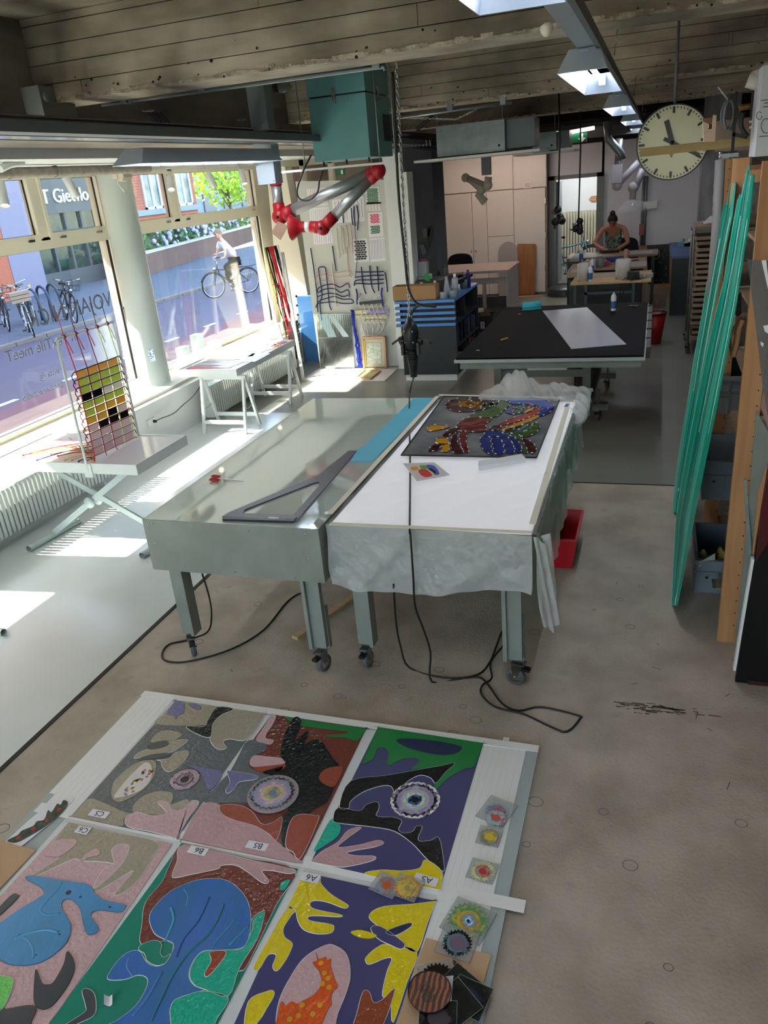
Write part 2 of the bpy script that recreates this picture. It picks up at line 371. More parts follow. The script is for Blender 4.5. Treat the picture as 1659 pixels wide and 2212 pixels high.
# corridor through the open door
b = MB(); b.box(-3.2, .2, 21.0, 21.1, -.2, 3.0); b.box(-3.3, -3.2, 18.7, 21, -.2, 3); b.box(.1, .2, 18.7, 21, -.2, 3); b.box(-3.2, .2, 18.7, 21, 2.9, 3.0)
struct('wall_corridor', b, M_wallw); struct('floor_corridor', MB().box(-3.2, .2, 18.7, 21, -.2, .15), M_grey_floor)
cl = MB().box(-2.2, -1.2, 19.6, 19.9, 2.83, 2.89); tag(cl.build('corridor_fill_light', mat('fill_white', '#ffffff', emit=14), origin=(-1.7, 19.7, 2.83)), 'unseen fill light added to brighten the corridor behind the open doorway', 'ceiling light')  # lamp out of view, added to light the corridor
dr = MB(); dr.box(-2.25, -2.12, 18.42, 18.72, 0, 2.42); dr.box(-1.24, -1.1, 18.42, 18.72, 0, 2.42); dr.box(-2.25, -1.1, 18.42, 18.72, 2.34, 2.42)
d1 = struct('door_1', dr, mat('grey_door_frame', '#6c6e70', .5))
MB().box(-2.12, -2.08, 18.7, 19.5, .15, 2.3).build('door_leaf', mat('door_leaf', '#8b8d90', .5), d1)
MB().box(-2.1, -2.14, 18.4, 18.44, 1.35, 1.5).build('lock_plate', M_blk, d1)
stp = MB(); stp.lathe((-1.85, 18.0, 0), [(.38, 0), (.38, .14), (.36, .16), (0, .16)], 28); single('round_door_step', stp, mat('metal_step', '#4e5154', .35, .6), 'rounded grey metal step in front of the open doorway', 'step')
# dark grey partition and white board pier beside the textile display
struct('wall_partition', MB().box(*[P(862, 450, y=12.6).x, P(938, 450, y=12.6).x, 12.6, 13.3, 0, 3.1]), mat('blue_grey_wall', '#4c5058', .7))
pw = MB(); a = P(838, 500, y=11.25).x; c = P(893, 560, y=11.25).x
pw.box(a, c-.1, 11.25, 11.42, 0, 3.0); pw.box(c-.06, c, 11.2, 11.5, 0, 2.75)
struct('wall_display_end', pw, M_white)
# ---------------- exterior ----------------
struct('street', MB().box(-13.5, -6.4, -20, 80, -.3, -.03), mat('brick_paving', '#3e3947', .85, col2='#4a4151', scale=40))
pv = MB(); 
struct('sidewalk', MB().box(-20.3, -13.5, -20, 80, -.3, .02), mat('pavement_slabs', '#444853', .85, col2='#51555f', scale=12))
k = MB()
for i in range(60): k.box(-13.62, -13.42, 5+i*1.0, 5.97+i*1.0, -.2, .05)
struct('kerb', k, mat('kerb_stone', '#6a625e', .85))
b = MB()
for i in range(14): b.box(-9.6, -9.5, 6+i*1.6, 6.45+i*1.6, -.03, -.024)
struct('road_marking', b, mat('road_paint', '#d6d6d8', .7))
b = MB(); b.box(-9.3, -6.9, 0, 40, -.03, -.026); struct('red_lane', b, mat('red_paving', '#5f3b42', .85, col2='#533540', scale=30))
# shopfront across the street: pavement at x=-20
shop = thing('shopfront', 'dark grey shopfront with white lettering across the street, seen through the left window', 'building', (-20.2, 21, 0))
MB().box(-24, -20.6, 12, 27.4, 0, 12.5).build('wall', mat('shop_wall', '#5a5553', .7), shop)
MB().box(-20.62, -20.28, 21.8, 23.3, 0, 4.4).build('pier', mat('lilac_plaster', '#736c7c', .7), shop)
MB().box(-20.62, -20.4, 26.9, 27.6, 0, 4.4).build('pier', mat('lilac_plaster', '#736c7c', .7), shop)
bb = MB(); bb.box(-20.62, -20.3, 10, 21.8, 0, 12.5); bb.build('brick_side', M_brick, shop)
MB().box(-20.6, -20.3, 23.3, 26.9, 2.55, 4.1).build('fascia', mat('fascia_grey', '#4c4845', .6), shop)
MB().box(-20.6, -20.35, 23.3, 26.9, 0, .6).build('plinth', mat('shop_grey', '#464446', .6), shop)
for i in range(8):
    y0 = 23.3+i*.9
    if i > 3: break
    f = MB(); f.box(-20.6, -20.38, y0, y0+.1, .6, 2.55); f.box(-20.6, -20.38, y0+.1, y0+.9, 1.9, 1.97); q = f.build('mullion', mat('shop_grey', '#464446', .6), shop)
    MB().box(-20.5, -20.47, y0+.1, y0+.9, .6, 2.55).build('pane', mat('dark_shop_glass', '#1c2422', .1, col2='#33443a', scale=2, spec=.8), shop)
t = text_mb('ART Gietvloeren', (-20.27, 23.2, 2.9), (0, 1, 0), (0, 0, 1), .66, .02); t.build('shop_lettering', mat('letter_white', '#f4f4f4', .5), shop)
# brick town house with tall white windows, beyond the shop
town = thing('brick_house', 'red brick house with tall white framed windows across the street', 'building', (-22.5, 33, 0))
MB().box(-27, -22.6, 27.6, 38.2, 0, 12.5).build('wall', M_brick, town)
bc = mat('brick_mortar', '#7d4a3c', .9)
b = MB()
for i in range(60):
    b.box(-22.6, -22.585, 27.6, 38.2, 1.2+i*.12, 1.2+i*.12+.012)
b.build('mortar_course', mat('pale_mortar', '#a08578', .9), town, kind='stuff')
MB().box(-22.6, -22.45, 27.6, 38.2, 2.05, 2.3).build('stone_band', mat('grey_stone', '#7c8486', .8), town)
for y0 in (28.0, 30.8, 33.55, 36.35):
    f = MB(); X0 = -22.62
    for a, c in ((y0, y0+.09), (y0+.65, y0+.75), (y0+1.3, y0+1.39)): f.box(X0, -22.5, a, c, 2.3, 4.9)
    f.box(X0, -22.5, y0, y0+1.39, 2.3, 2.4); f.box(X0, -22.5, y0, y0+1.39, 3.9, 4.0); f.box(X0, -22.5, y0, y0+1.39, 4.8, 4.9)
    w = f.build('window', M_white, town); MB().box(-22.58, -22.56, y0, y0+1.39, 2.35, 4.85).build('pane', mat('house_pane', '#3c4a50', .1, col2='#8a8f90', scale=1.2), w)
town2 = thing('apartment_block', 'pale far apartment block behind the street tree', 'building', (-30, 48, 0))
MB().box(-40, -32, 38, 70, 0, 7).build('wall', mat('far_block', '#7e8a9c', .8), town2)
for i in range(9):
    for j in range(2): MB().box(-32, -31.9, 40+i*3, 41.8+i*3, 1.2+j*2.6, 3.0+j*2.6).build('window', mat('house_pane2', '#44556a', .2), town2)
struct('street_row', MB().box(-26, -20.6, -40, 9.95, 0, 12.4), M_brick)  # unseen row of houses opposite, extended to keep the street in shade
# planter wall with hydrangeas
pl = thing('brick_planter', 'long low brick planter wall holding hydrangeas across the street', 'planter', (-20, 33, 0))
A, B_ = P(296, 602, z=0), P(560, 515, z=0)
dv = (B_-A); n_ = Vector((-dv.y, dv.x, 0)).normalized()
dv2 = dv.normalized()
MB().bar(A+Vector((0, 0, .4)), A+dv2*21+Vector((0, 0, .4)), .35, .8).build('wall', mat('planter_brick', '#523932', .85, col2='#63463e', scale=25), pl)
kp = [MB().bar(A+dv2*(i*1.5)+Vector((0, 0, .83)), A+dv2*(i*1.5+1.47)+Vector((0, 0, .83)), .42, .07).build('coping_stone', mat('coping', '#a39a96', .8), pl) for i in range(14)]
leafm = mat('hydrangea_leaf', '#3f5f38', .7, col2='#587a45', scale=3)
side = n_ if n_.x < 0 else -n_
rnd = random.Random(5)
for i in range(11):
    base = A+dv2*(1.0+i*1.42)+side*.78; base.z = 0
    lb = 'hydrangea bush behind the brick planter across the street, %s from the left' % ORD[i]
    h = thing('hydrangea_bush', lb, 'shrub', base, 'hydrangeas across the street')
    f = MB()
    for q in range(260):
        a = rnd.uniform(0, 6.28); e = rnd.uniform(-.2, 1.5); rr = rnd.uniform(.8, 1.0)
        p = base+Vector((math.cos(a)*math.cos(e)*.68*rr, math.sin(a)*math.cos(e)*.68*rr, .8+math.sin(e)*.85*rr))
        u = Vector((rnd.gauss(0, 1), rnd.gauss(0, 1), rnd.gauss(0, 1))).normalized()*.11; v = u.orthogonal().normalized()*.07
        f.add([p-u, p-v, p+u, p+v], [(0, 1, 2, 3)])
    f.build('foliage', leafm, h)
    g = MB()
    if i > 1:
        for q in range(60):
            a = rnd.uniform(0, 6.28); e = rnd.uniform(.0, 1.4)
            p = base+Vector((math.cos(a)*math.cos(e)*.7, math.sin(a)*math.cos(e)*.7, .85+math.sin(e)*.9)); g.ball(p, rnd.uniform(.06, .12), 7)
        g.build('flower_head', mat('hydrangea_bloom', '#8f8ab5', .8, col2='#b3a9b8', scale=8), h, kind='stuff')
def tree(base, h, r, lab, n=900, col='#7fa32f', col2='#a9c63c', seed=1):
    t = thing('street_tree', lab, 'tree', base); rn = random.Random(seed)
    bp = Vector(base); tr = MB().tube([bp, bp+Vector((.05, .1, h*.5)), bp+Vector((0, 0, h*.9))], [.09, .07, .03], 8)
    for q in range(7):
        a = rn.uniform(0, 6.28); s0 = bp+Vector((0, 0, h*rn.uniform(.4, .7))); tr.tube([s0, s0+Vector((math.cos(a)*r*.7, math.sin(a)*r*.7, r*.6))], [.035, .012], 5)
    tr.build('trunk', mat('tree_bark', '#57504a', .9), t)
    f = MB()
    for q in range(n):
        d = Vector((rn.gauss(0, 1), rn.gauss(0, 1), rn.gauss(0, 1))).normalized()*r*rn.uniform(.45, 1)
        p = bp+Vector((d.x, d.y, h*.85+d.z*.9)); u = Vector((rn.gauss(0, 1), rn.gauss(0, 1), rn.gauss(0, 1))).normalized()*.16; v = u.orthogonal().normalized()*.11
        f.add([p-u, p-v, p+u, p+v], [(0, 1, 2, 3)])
    f.build('crown', mat('leaf_'+col[1:], col, .6, col2=col2, scale=2, trans=.35), t)
tp = P(490, 415, y=44)
tree((tp.x, tp.y, 0), 4.8, 2.4, 'sunlit young tree with yellow green leaves across the street', 1400)
tp = P(690, 400, y=48); tree((tp.x, tp.y, 0), 5.0, 2.8, 'green street tree glimpsed through the far corner window', 1100, '#5f8a2c', '#8bb040', 4)
hg = MB(); rn = random.Random(8)
for q in range(1600):
    p = Vector((-26+rn.gauss(0, .4), rn.uniform(41, 62), rn.uniform(.3, 1.7))); u = Vector((rn.gauss(0, 1), rn.gauss(0, 1), rn.gauss(0, 1))).normalized()*.17; v = u.orthogonal().normalized()*.12
    hg.add([p-u, p-v, p+u, p+v], [(0, 1, 2, 3)])
single('clipped_hedge', hg, mat('hedge_leaf', '#4d6b33', .7, col2='#6b8a42', scale=2), 'clipped green hedge at the end of the street', 'hedge')
# unseen cloth awnings, added outside to cut the sun patches to shape
aw = mat('sun_blocker_cloth', '#d8d4c8', .8, trans=.35)
for y0, y1, d in ((-4.5, 3.8, 1.62), (3.8, 5.3, 1.42), (5.3, 8.15, 1.84), (8.15, 12.9, 1.36)):
    struct('sun_blocker', MB().add([(-6.45, y0, 3.5), (-6.45, y1, 3.5), (-6.45-d, y1, 3.34), (-6.45-d, y0, 3.34), (-6.45, y0, 3.52), (-6.45, y1, 3.52), (-6.45-d, y1, 3.36), (-6.45-d, y0, 3.36)], [(0, 1, 2, 3), (7, 6, 5, 4), (2, 6, 7, 3), (0, 3, 7, 4), (1, 5, 6, 2), (0, 4, 5, 1)]), aw)
# ---------------- light tables and the black table ----------------
def caster(mb_list, x, y, parent, r=.055, ang=0, z=0):
    a = Vector((math.cos(ang), math.sin(ang), 0)); s = Vector((-a.y, a.x, 0)); c = Vector((x, y, z+r))
    w = MB().lathe(c-s*.016, [(0, 0), (r*.93, .0), (r, .006), (r, .026), (r*.93, .032), (0, .032)], 20, s)
    q = w.build('wheel', M_rub, parent)
    MB().lathe(c-s*.018, [(0, 0), (r*.62, 0), (r*.62, .036), (0, .036)], 16, s).build('hub', M_steel, q)
    f = MB(); t = Vector((x, y, z+r*2+.035))-a*.02
    for k in (-1, 1): f.add([c+s*.021*k+a*.014, c+s*.021*k-a*.014, t+s*.024*k-a*.03, t+s*.024*k+a*.04], [(0, 1, 2, 3), (3, 2, 1, 0)])
    f.obox(t, a*.04, s*.026, (0, 0, .004)); f.cyl(c-s*.026, c+s*.026, .006, 6); f.build('fork', M_steel, q)
    MB().obox(t-a*.045+Vector((0, 0, -.03)), a*.02, s*.018, (0, 0, .008)).build('brake', M_blk, q)
def light_table(name, label, x0, x1, y0, y1, zt, zb, top, angs):
    t = thing(name, label, 'table', ((x0+x1)/2, (y0+y1)/2, 0))
    MB().box(x0, x1, y0, y0+.018, zb, zt-.001).build('front_panel', M_green, t)
    MB().box(x0, x1, y1-.018, y1, zb, zt-.001).build('end_panel', M_green, t)
    MB().box(x0, x0+.018, y0+.019, y1-.019, zb, zt-.001).build('side_panel', M_green, t)
    MB().box(x1-.018, x1, y0+.019, y1-.019, zb, zt-.001).build('side_panel', M_green, t)
    MB().box(x0+.02, x1-.02, y0+.02, y1-.02, zb+.1, zt-.02).build('light_box', mat('opal_panel', '#cfdad4', .4), t)
    MB().box(x0+.006, x1-.006, y0+.006, y1-.006, zt-.014, zt).build('table_top', top, t)
    s = MB()
    for fx, fz in ((.03, .9), (.06, .93), (.3, .92), (.62, .9), (.86, .92), (.93, .9), (.05, .55), (.93, .45), (.2, .12), (.5, .08), (.84, .06), (.97, .05)):
        s.lathe((x0+(x1-x0)*fx, y0-.001, zb+(zt-zb)*fz), [(0, .003), (.005, .003), (.005, 0)], 8, (0, -1, 0))
    s.build('screw', M_steel, t)
    i = 0
    for yy in (y0+.07, y1-.1):
        for sx, xx in ((1, x0+.11), (-1, x1-.11)):
            l = MB(); l.box(xx-.04, xx+.04, yy-.02, yy+.02, .17, zb+.1); l.box(xx+sx*.04, xx+sx*.062, yy-.045, yy+.045, .17, zb+.1) if False else l.box(xx+.04*sx if sx > 0 else xx-.062, xx+.062 if sx > 0 else xx-.04, yy-.045, yy+.045, .17, zb+.1)
            l.build('leg', M_green, t)
            MB().box(xx-.045 if sx > 0 else xx-.022, xx+.022 if sx > 0 else xx+.045, yy+.02, yy+.055, .15, .43).build('leg_block', M_green, t)
            caster(None, xx, yy, t, .055, angs[i]); i += 1
    return t
frost = mat('frosted_glass_top', '#bccbc4', .04, spec=1, coat=1, ior=1.9)
light_table('light_table', 'long grey green light table with a bare pale green glass top', -2.80, -1.672, 3.515, 6.14, .978, .645, frost, (2.2, 1.3, 1, 2))
lt2 = light_table('covered_light_table', 'grey green light table covered in clear plastic film', -1.64, -.528, 3.6, 6.05, .972, .64, mat('lit_opal_top', '#f4f4f8', .35, emit=.12), (1.5, 2.9, 1, 1.4))
# plastic film
film = mat('clear_plastic_film', '#f2f3f3', .2, trans=.45, alpha=.26, bump=.6, bscale=3.5, bdist=.06, spec=.8)
film2 = mat('matt_plastic_film', '#dfe1df', .3, trans=.35, alpha=.55, bump=1, bscale=9, bdist=.05, spec=.9)
rn = random.Random(2)
def fn(u, v):
    x = -1.655+u*1.15; y = 3.59+v*2.5
    return (x, y, .979+.005*math.sin(x*5+y*2)*math.sin(y*4-x*3)+.0035*abs(math.sin(x*7+y*5+math.sin(x*4)))**8*2+.004*abs(math.sin(y*4-x*9+math.sin(y*3)))**14*2)
cv = thing('plastic_film_cover', 'crumpled clear plastic film draped over the right hand light table', 'plastic sheet', (-1.08, 4.8, .99))
f = MB().sheet(fn, 60, 110); f.build('film_top', film, cv)
def fr(u, v):
    x = -1.655+u*1.13; z = .98-v*(.37+.03*math.sin(u*5)-.02*u); d = .012+.016*abs(math.sin(u*9+v*2.6+math.sin(u*5)))**5+.014*abs(math.sin(u*7-v*3.4+1))**7+.004*math.sin(u*41-v*9)
    return (x, 3.588-d*(.3+v), z)
f = MB().sheet(fr, 70, 22); f.build('film_front', film2, cv)
def fs(u, v):
    y = 3.6+u*2.5; z = .98-v*(.36+.05*math.sin(u*7)+.1*max(0, .12-u)*8*.3); d = .014+.03*v+.014*math.sin(u*40+v*4)*v+.008*math.sin(u*90)
    return (-.52+d, y, z)
f = MB().sheet(fs, 90, 16); f.build('film_side', film2, cv)
def fc(u, v):
    a = u*2.2-.3; r = .02+.05*abs(math.sin(u*9+v*3)); z = .98-v*.52
    return (-.5+math.cos(a)*r+v*.05, 3.58-math.sin(a)*r*.8, z+.02*math.sin(u*9))
MB().sheet(fc, 16, 20).build('film_corner', film2, cv)
heap = MB()
def hp(u, v):
    x = -1.30+u*.88; y = 5.98+v*.34
    e = math.exp(-((x+1.02)/.16)**2)*.17+math.exp(-((x+.66)/.22)**2)*.07+.03
    h = e*math.sin(math.pi*min(1, v*1.05))**.7
    n = .35*math.sin(x*37+v*6)*math.sin(v*9+x*13)+.25*math.sin(x*80+v*15)
    return (x, y, .985+h*(1+n*.4))
heap.sheet(hp, 70, 26)
def hs(u, v):
    a = v*math.pi*1.1; y = 5.55+u*.6; r = .06+.035*math.sin(u*17+v*6)
    return (-.53+math.sin(a)*r*1.2, y, .97+math.cos(a)*r*.9-.12*(v > .8)*(v-.8)*5)
heap.sheet(hs, 30, 18)
single('bunched_plastic_film', heap, mat('bunched_film', '#f0f1f1', .25, trans=.4, alpha=.38, bump=.6, bscale=14, bdist=.02, spec=.7), 'bunched up heap of clear plastic film at the far end of the covered table', 'plastic sheet')
ms = MB()
for a, c in (((948, 853), (1222, 860)), ((1228, 870), (1150, 1132)), ((712, 1110), (945, 856)), ((712, 1131), (1148, 1150))):
    p, q = P(*a, z=.99), P(*c, z=.99); ms.bar(p, q, .035, .002)
single('masking_tape', ms, mat('masking_tape', '#ded8c4', .7), 'strips of cream masking tape holding the plastic film to the covered table edges', 'tape')
p = P(1224, 876, z=.99); single('blue_tape_strip', MB().obox(p, (.012, 0, 0), (.003, .04, 0), (0, 0, .001)), mat('blue_tape', '#2c55b8', .6), 'small strip of blue tape beside the leaded glass panel', 'tape')
# things on the plain light table
Z1 = .979
cy = MB(); pts = [P(*q, z=Z1) for q in ((757, 997), (804, 997), (943, 860), (894, 860), (786, 965), (771, 972))]
cy.poly(pts, (0, 0, .004)); single('light_blue_sheet', cy, mat('light_blue_paper', '#5cb2cc', .6, bump=.5, bscale=6, bdist=.02), 'long light blue paper strip along the right edge of the bare light table', 'paper')
# big set square
so = [(481, 1118), (495, 1109), (688, 1028), (754, 975), (771, 976), (640, 1128), (634, 1129), (481, 1124)]
s_in = [(525, 1111), (529, 1103), (678, 1045), (688, 1043), (692, 1048), (636, 1113), (632, 1115)]
t = thing('set_square', 'large dark grey drafting set square lying on the light table', 'set square', P(620, 1080, z=Z1))
def ring(outer, inner, z, h):
    'frame shape between two outlines joined by a bridge'
    o = [P(*q, z=z) for q in outer]; i = [P(*q, z=z) for q in inner]
    m = MB(); n, k = len(o), len(i); vs = o+i; tr = tessellate_polygon([o, i])
    up_ = Vector((0, 0, h)); allv = [v+up_ for v in vs]+vs; fs = []
    for a in tr:
        A_, B2, C_ = [vs[j] for j in a]
        if (B2-A_).cross(C_-A_).z < 0: a = a[::-1]
        fs.append(tuple(a)); fs.append(tuple(len(vs)+j for j in a[::-1]))
    for j in range(n): fs.append((j, (j+1) % n, len(vs)+(j+1) % n, len(vs)+j))
    for j in range(k): fs.append((n+j, n+(j+1) % k, len(vs)+n+(j+1) % k, len(vs)+n+j))
    m.add(allv, fs); return m
sq = mat('dark_grey_phenolic', '#4d4b52', .45)
ring(so, s_in, Z1, .008).build('blade', sq, t)
MB().poly([P(*q, z=Z1) for q in ((481, 1119), (481, 1125), (634, 1130), (642, 1122), (640, 1119), (632, 1127))], (0, 0, .013)).build('fence', M_blk, t)
p = P(591, 1119, z=Z1+.009); MB().obox(p, (.035, 0, 0), (0, .014, 0), (0, 0, .0006)).build('sticker', M_paper, t, label='white sticker')
text_mb('studio', P(612, 1120, z=Z1+.0095), (1, .02, 0), (0, 1, 0), .022, .0002).build('marking', M_paper, t)
# scissors
t = thing('scissors', 'red handled steel scissors on the bare light table', 'scissors', P(480, 1033, z=Z1))
a = P(484, 1036, z=Z1+.004); e = P(526, 1041, z=Z1+.004); d = (e-a).normalized(); s_ = Vector((-d.y, d.x, 0))
b = MB(); b.poly([a+s_*.008, a-s_*.008, e], (0, 0, .003)); b.poly([a+s_*.01+Vector((0, 0, .003)), a-s_*.004+Vector((0, 0, .003)), e+s_*.004+Vector((0, 0, .003))], (0, 0, .003)); b.build('blade', M_steel, t)
for (qx, qy, rx, ry) in ((463, 1036, .036, .018), (466, 1029, .034, .015)):
    c = P(qx, qy, z=Z1+.012); MB().tube([c+d*rx*math.cos(k*.524)+s_*ry*math.sin(k*.524) for k in range(12)], .0055, 8, closed=True).build('handle', M_red, t)
MB().cyl(a+d*-.0+Vector((0, 0, -.004)), a+Vector((0, 0, .012)), .006, 8).build('pivot', M_steel, t)
# tape on corners of table 1
single('grey_tape_corner', MB().poly([P(*q, z=Z1+.001) for q in ((678, 1131), (686, 1119), (700, 1124), (689, 1142))], (0, 0, .001)), mat('grey_tape', '#8f938b', .7), 'grey tape piece on the near right corner of the bare light table', 'tape')
# ---------------- leaded glass panel on the covered table ----------------
def c5(x, y, z=.992): return P(680+x/2.676, 780+y/2.676, z=z)
gp = thing('leaded_glass_panel', 'dark stained glass panel with colourful bird shapes on the covered table', 'stained glass', c5(960, 400))
MB().poly([c5(500, 543), c5(1280, 558), c5(1415, 222), c5(745, 205)], (0, 0, .006)).build('backing_glass', mat('silvery_glass', '#77797c', .15, col2='#5d6063', scale=4, spec=.9, bump=.3, bscale=6), gp)
GC = dict(r='#6a1216', m='#431318', y='#c4881c', g='#3d5a1e', b='#232c74', l='#4556a8', t='#2f5a44', o='#a8302a')
def gl(key, base=None): return mat('art_glass_'+key, GC[key], .08, spec=.9, bump=.25, bscale=9)
lead = mat('lead_line', '#0d0c0e', .5)
BP = [('m', [(752, 262), (790, 228), (870, 218), (990, 222), (1060, 235), (1040, 262), (960, 285), (880, 297), (800, 292)]),
 ('y', [(828, 255), (860, 232), (930, 228), (985, 240), (985, 260), (930, 275), (870, 273)]), ('m', [(870, 247), (905, 235), (940, 240), (935, 255), (890, 260)]),
 ('g', [(1078, 230), (1112, 240), (1118, 262), (1080, 300), (1040, 326), (890, 330), (940, 300), (1010, 275)]), ('g', [(985, 245), (1040, 250), (1000, 272), (960, 278)]),
 ('r', [(880, 335), (1020, 333), (990, 370), (982, 410), (845, 410), (820, 375)]),
 ('l', [(1110, 222), (1200, 216), (1300, 218), (1365, 245), (1380, 272), (1310, 280), (1290, 262), (1200, 250), (1140, 250)]),
 ('b', [(1380, 276), (1350, 306), (1300, 322), (1298, 290)]), ('b', [(1105, 300), (1120, 270), (1160, 258), (1140, 290), (1160, 312)]),
 ('t', [(1165, 262), (1200, 255), (1215, 268), (1200, 282), (1165, 278)]), ('g', [(1150, 285), (1190, 282), (1200, 300), (1160, 306)]), ('o', [(1222, 262), (1245, 256), (1262, 262), (1245, 275)]),
 ('y', [(1215, 290), (1240, 272), (1270, 268), (1250, 290), (1205, 305)]),
 ('o', [(1060, 375), (1130, 340), (1240, 300), (1290, 268), (1300, 290), (1290, 310), (1180, 350), (1100, 372)]), ('y', [(1068, 402), (1130, 375), (1230, 335), (1290, 313), (1285, 335), (1200, 370), (1110, 402)]),
 ('m', [(1030, 380), (1060, 378), (1085, 390), (1060, 402), (1010, 400)]), ('t', [(1120, 410), (1200, 395), (1250, 362), (1255, 385), (1210, 412), (1150, 425)]), ('m', [(1085, 408), (1140, 388), (1200, 375), (1150, 398), (1110, 412)]),
 ('g', [(1165, 425), (1240, 400), (1265, 360), (1295, 370), (1300, 392), (1270, 425), (1210, 442)]),
 ('b', [(985, 440), (1000, 408), (1060, 412), (1110, 430), (1130, 442)]), ('b', [(955, 470), (962, 447), (1010, 444), (1020, 500), (1030, 545), (995, 535), (965, 505)]),
 ('b', [(1024, 446), (1070, 446), (1090, 500), (1090, 540), (1045, 542), (1030, 500)]), ('b', [(1075, 446), (1120, 448), (1150, 500), (1150, 535), (1105, 532), (1095, 490)]), ('b', [(1125, 450), (1160, 452), (1195, 500), (1190, 530), (1165, 530), (1150, 490)]),
 ('g', [(1135, 420), (1175, 430), (1200, 448), (1190, 462), (1150, 440)]), ('g', [(1195, 490), (1225, 510), (1230, 535), (1205, 530)]), ('m', [(1200, 455), (1235, 460), (1270, 490), (1280, 515), (1262, 538), (1235, 525), (1215, 490)]),
 ('y', [(655, 410), (672, 375), (780, 380), (740, 395)]), ('m', [(740, 430), (780, 400), (830, 390), (840, 402), (790, 425), (760, 440)]),
 ('y', [(690, 475), (715, 452), (760, 450), (778, 470), (760, 482)]), ('y', [(740, 490), (778, 485), (775, 525), (735, 528)]), ('m', [(672, 500), (700, 485), (730, 488), (710, 520), (660, 525)]),
 ('m', [(795, 440), (830, 415), (825, 470), (860, 530), (800, 533), (785, 480)]), ('r', [(840, 418), (880, 416), (875, 470), (890, 528), (860, 525), (840, 470)])]
dots = MB()
for key, pl_ in BP:
    sm = smooth_closed(pl_, 4); cx_ = sum(p[0] for p in sm)/len(sm); cy_ = sum(p[1] for p in sm)/len(sm)
    pts = [c5(*p, z=.9985) for p in sm]
    o = MB().poly(pts, (0, 0, .004)).build('glass_piece', gl(key), gp)
    MB().tube([p+Vector((0, 0, .0035)) for p in pts], .003, 4, closed=True).build('lead_came', lead, o)
    acc = 0
    for i in range(len(pts)):
        acc += (pts[i]-pts[i-1]).length
        if acc > .085:
            acc = 0; d = (pts[i]-pts[i-1]).normalized(); q = pts[i]+Vector((0, 0, .009)); dots.obox(q, d*.008, Vector((-d.y, d.x, 0))*.0026, (0, 0, .002))
dots.build('white_spacer', M_paper, gp, kind='stuff')
MB().tube([c5(500, 543, .999), c5(1280, 558, .999), c5(1415, 222, .999), c5(745, 205, .999)], .006, 6, closed=True).build('frame_edge', lead, gp)
# printed design sheet with a small coloured drawing and a plaster block
def ps(x, y, z=.993): return P(680+x/2.676, 780+y/2.676, z=z)
t = thing('design_print', 'plastic sleeve with a small colour print of the bird design', 'print', ps(650, 640))
MB().poly([ps(*q) for q in ((510, 592), (690, 586), (785, 660), (590, 696))], (0, 0, .0015)).build('sleeve', mat('sleeve', '#d9d8dc', .2), t)
MB().poly([ps(*q, z=.9946) for q in ((540, 600), (685, 592), (752, 652), (600, 686))], (0, 0, .0006)).build('sheet', mat('sheet_beige', '#cdbfb4', .6), t)
for cl_, q in (('#d98a2b', [(555, 615), (590, 610), (600, 625), (565, 632)]), ('#3a56b0', [(640, 605), (690, 605), (720, 650), (690, 655)]), ('#c02a2a', [(600, 630), (640, 625), (680, 660), (640, 670), (610, 655)]), ('#5aa040', [(605, 605), (640, 603), (650, 620), (620, 625)]), ('#e8d050', [(655, 625), (675, 620), (700, 645), (680, 650)])):
    MB().poly([ps(*k, z=.9954) for k in smooth_closed(q, 3)], (0, 0, .0004)).build('coloured_shape', mat('print_'+cl_[1:], cl_, .6), t)
pts = [ps(*q, z=.99) for q in ((945, 605), (950, 636), (1218, 585), (1195, 562))]
single('white_foam_block', MB().poly(pts, (0, 0, .03)), mat('foam', '#d5d6d8', .8), 'white foam strip lying in front of the leaded glass panel', 'block')
# ---------------- black table ----------------
t = thing('cutting_table', 'big wheeled work table with a black top and grey green frame', 'table', (-1, 9.4, 0))
MB().box(-1.92, -.06, 7.87, 10.95, .90, .92).build('table_top', mat('black_rubber_top', '#08080a', .8, col2='#0d0e12', scale=2, spec=.2), t)
MB().box(-1.935, -.045, 7.855, 10.965, .868, .90).build('metal_edge', mat('worn_edge', '#a8ada6', .45, .3), t)
MB().box(-1.88, -.08, 7.88, 10.94, .80, .868).build('apron', M_green, t)
for x in (-1.55, -.62):
    for y in (8.25, 10.4): MB().box(x-.04, x+.04, y-.04, y+.04, .2 if x > -1 else 0.0, .80).build('leg', M_green, t)
MB().box(-1.51, -.66, 8.23, 8.27, .62, .7).build('cross_rail', M_green, t); MB().box(-1.51, -.66, 10.38, 10.42, .62, .7).build('cross_rail', M_green, t)
MB().box(-.66, -.58, 8.29, 10.36, .2, .27).build('side_rail', M_green, t)
for x, y in ((-.52, 8.72), (-.5, 10.1)):
    MB().box(x-.14, x+.1, y-.05, y+.05, .13, .2).build('foot_plate', M_green, t); MB().box(x-.01, x+.01, y-.01, y+.01, .2, .36).build('spindle', M_green, t); caster(None, x, y, t, .045, 1.2)
for i in range(7): MB().box(-.78+i*.022, -.765+i*.022, 8.6, 10.3, .3, .62).build('stored_board', mat('dark_board', '#4a3a34', .7), t)
b = MB()
for i in range(26): b.box(-1.05+i*.011, -1.045+i*.011, 8.5, 8.53, .58, .66)
b.build('brush_strip', M_blk, t)
MB().box(-1.2, -.8, 8.0, 8.3, .75, .79).build('white_drawer', M_white, t)
for i in range(5):
    MB().box(-.045, .0, 8.25+i*.5, 8.68+i*.5, .80, .91).build('side_holder', mat('pale_holder', '#5a5754', .6), t)
    MB().box(-.05, .005, 8.68+i*.5, 8.72+i*.5, .79, .92).build('clip', M_blk, t)
def bt(x, y): return P(x, y, z=.921)
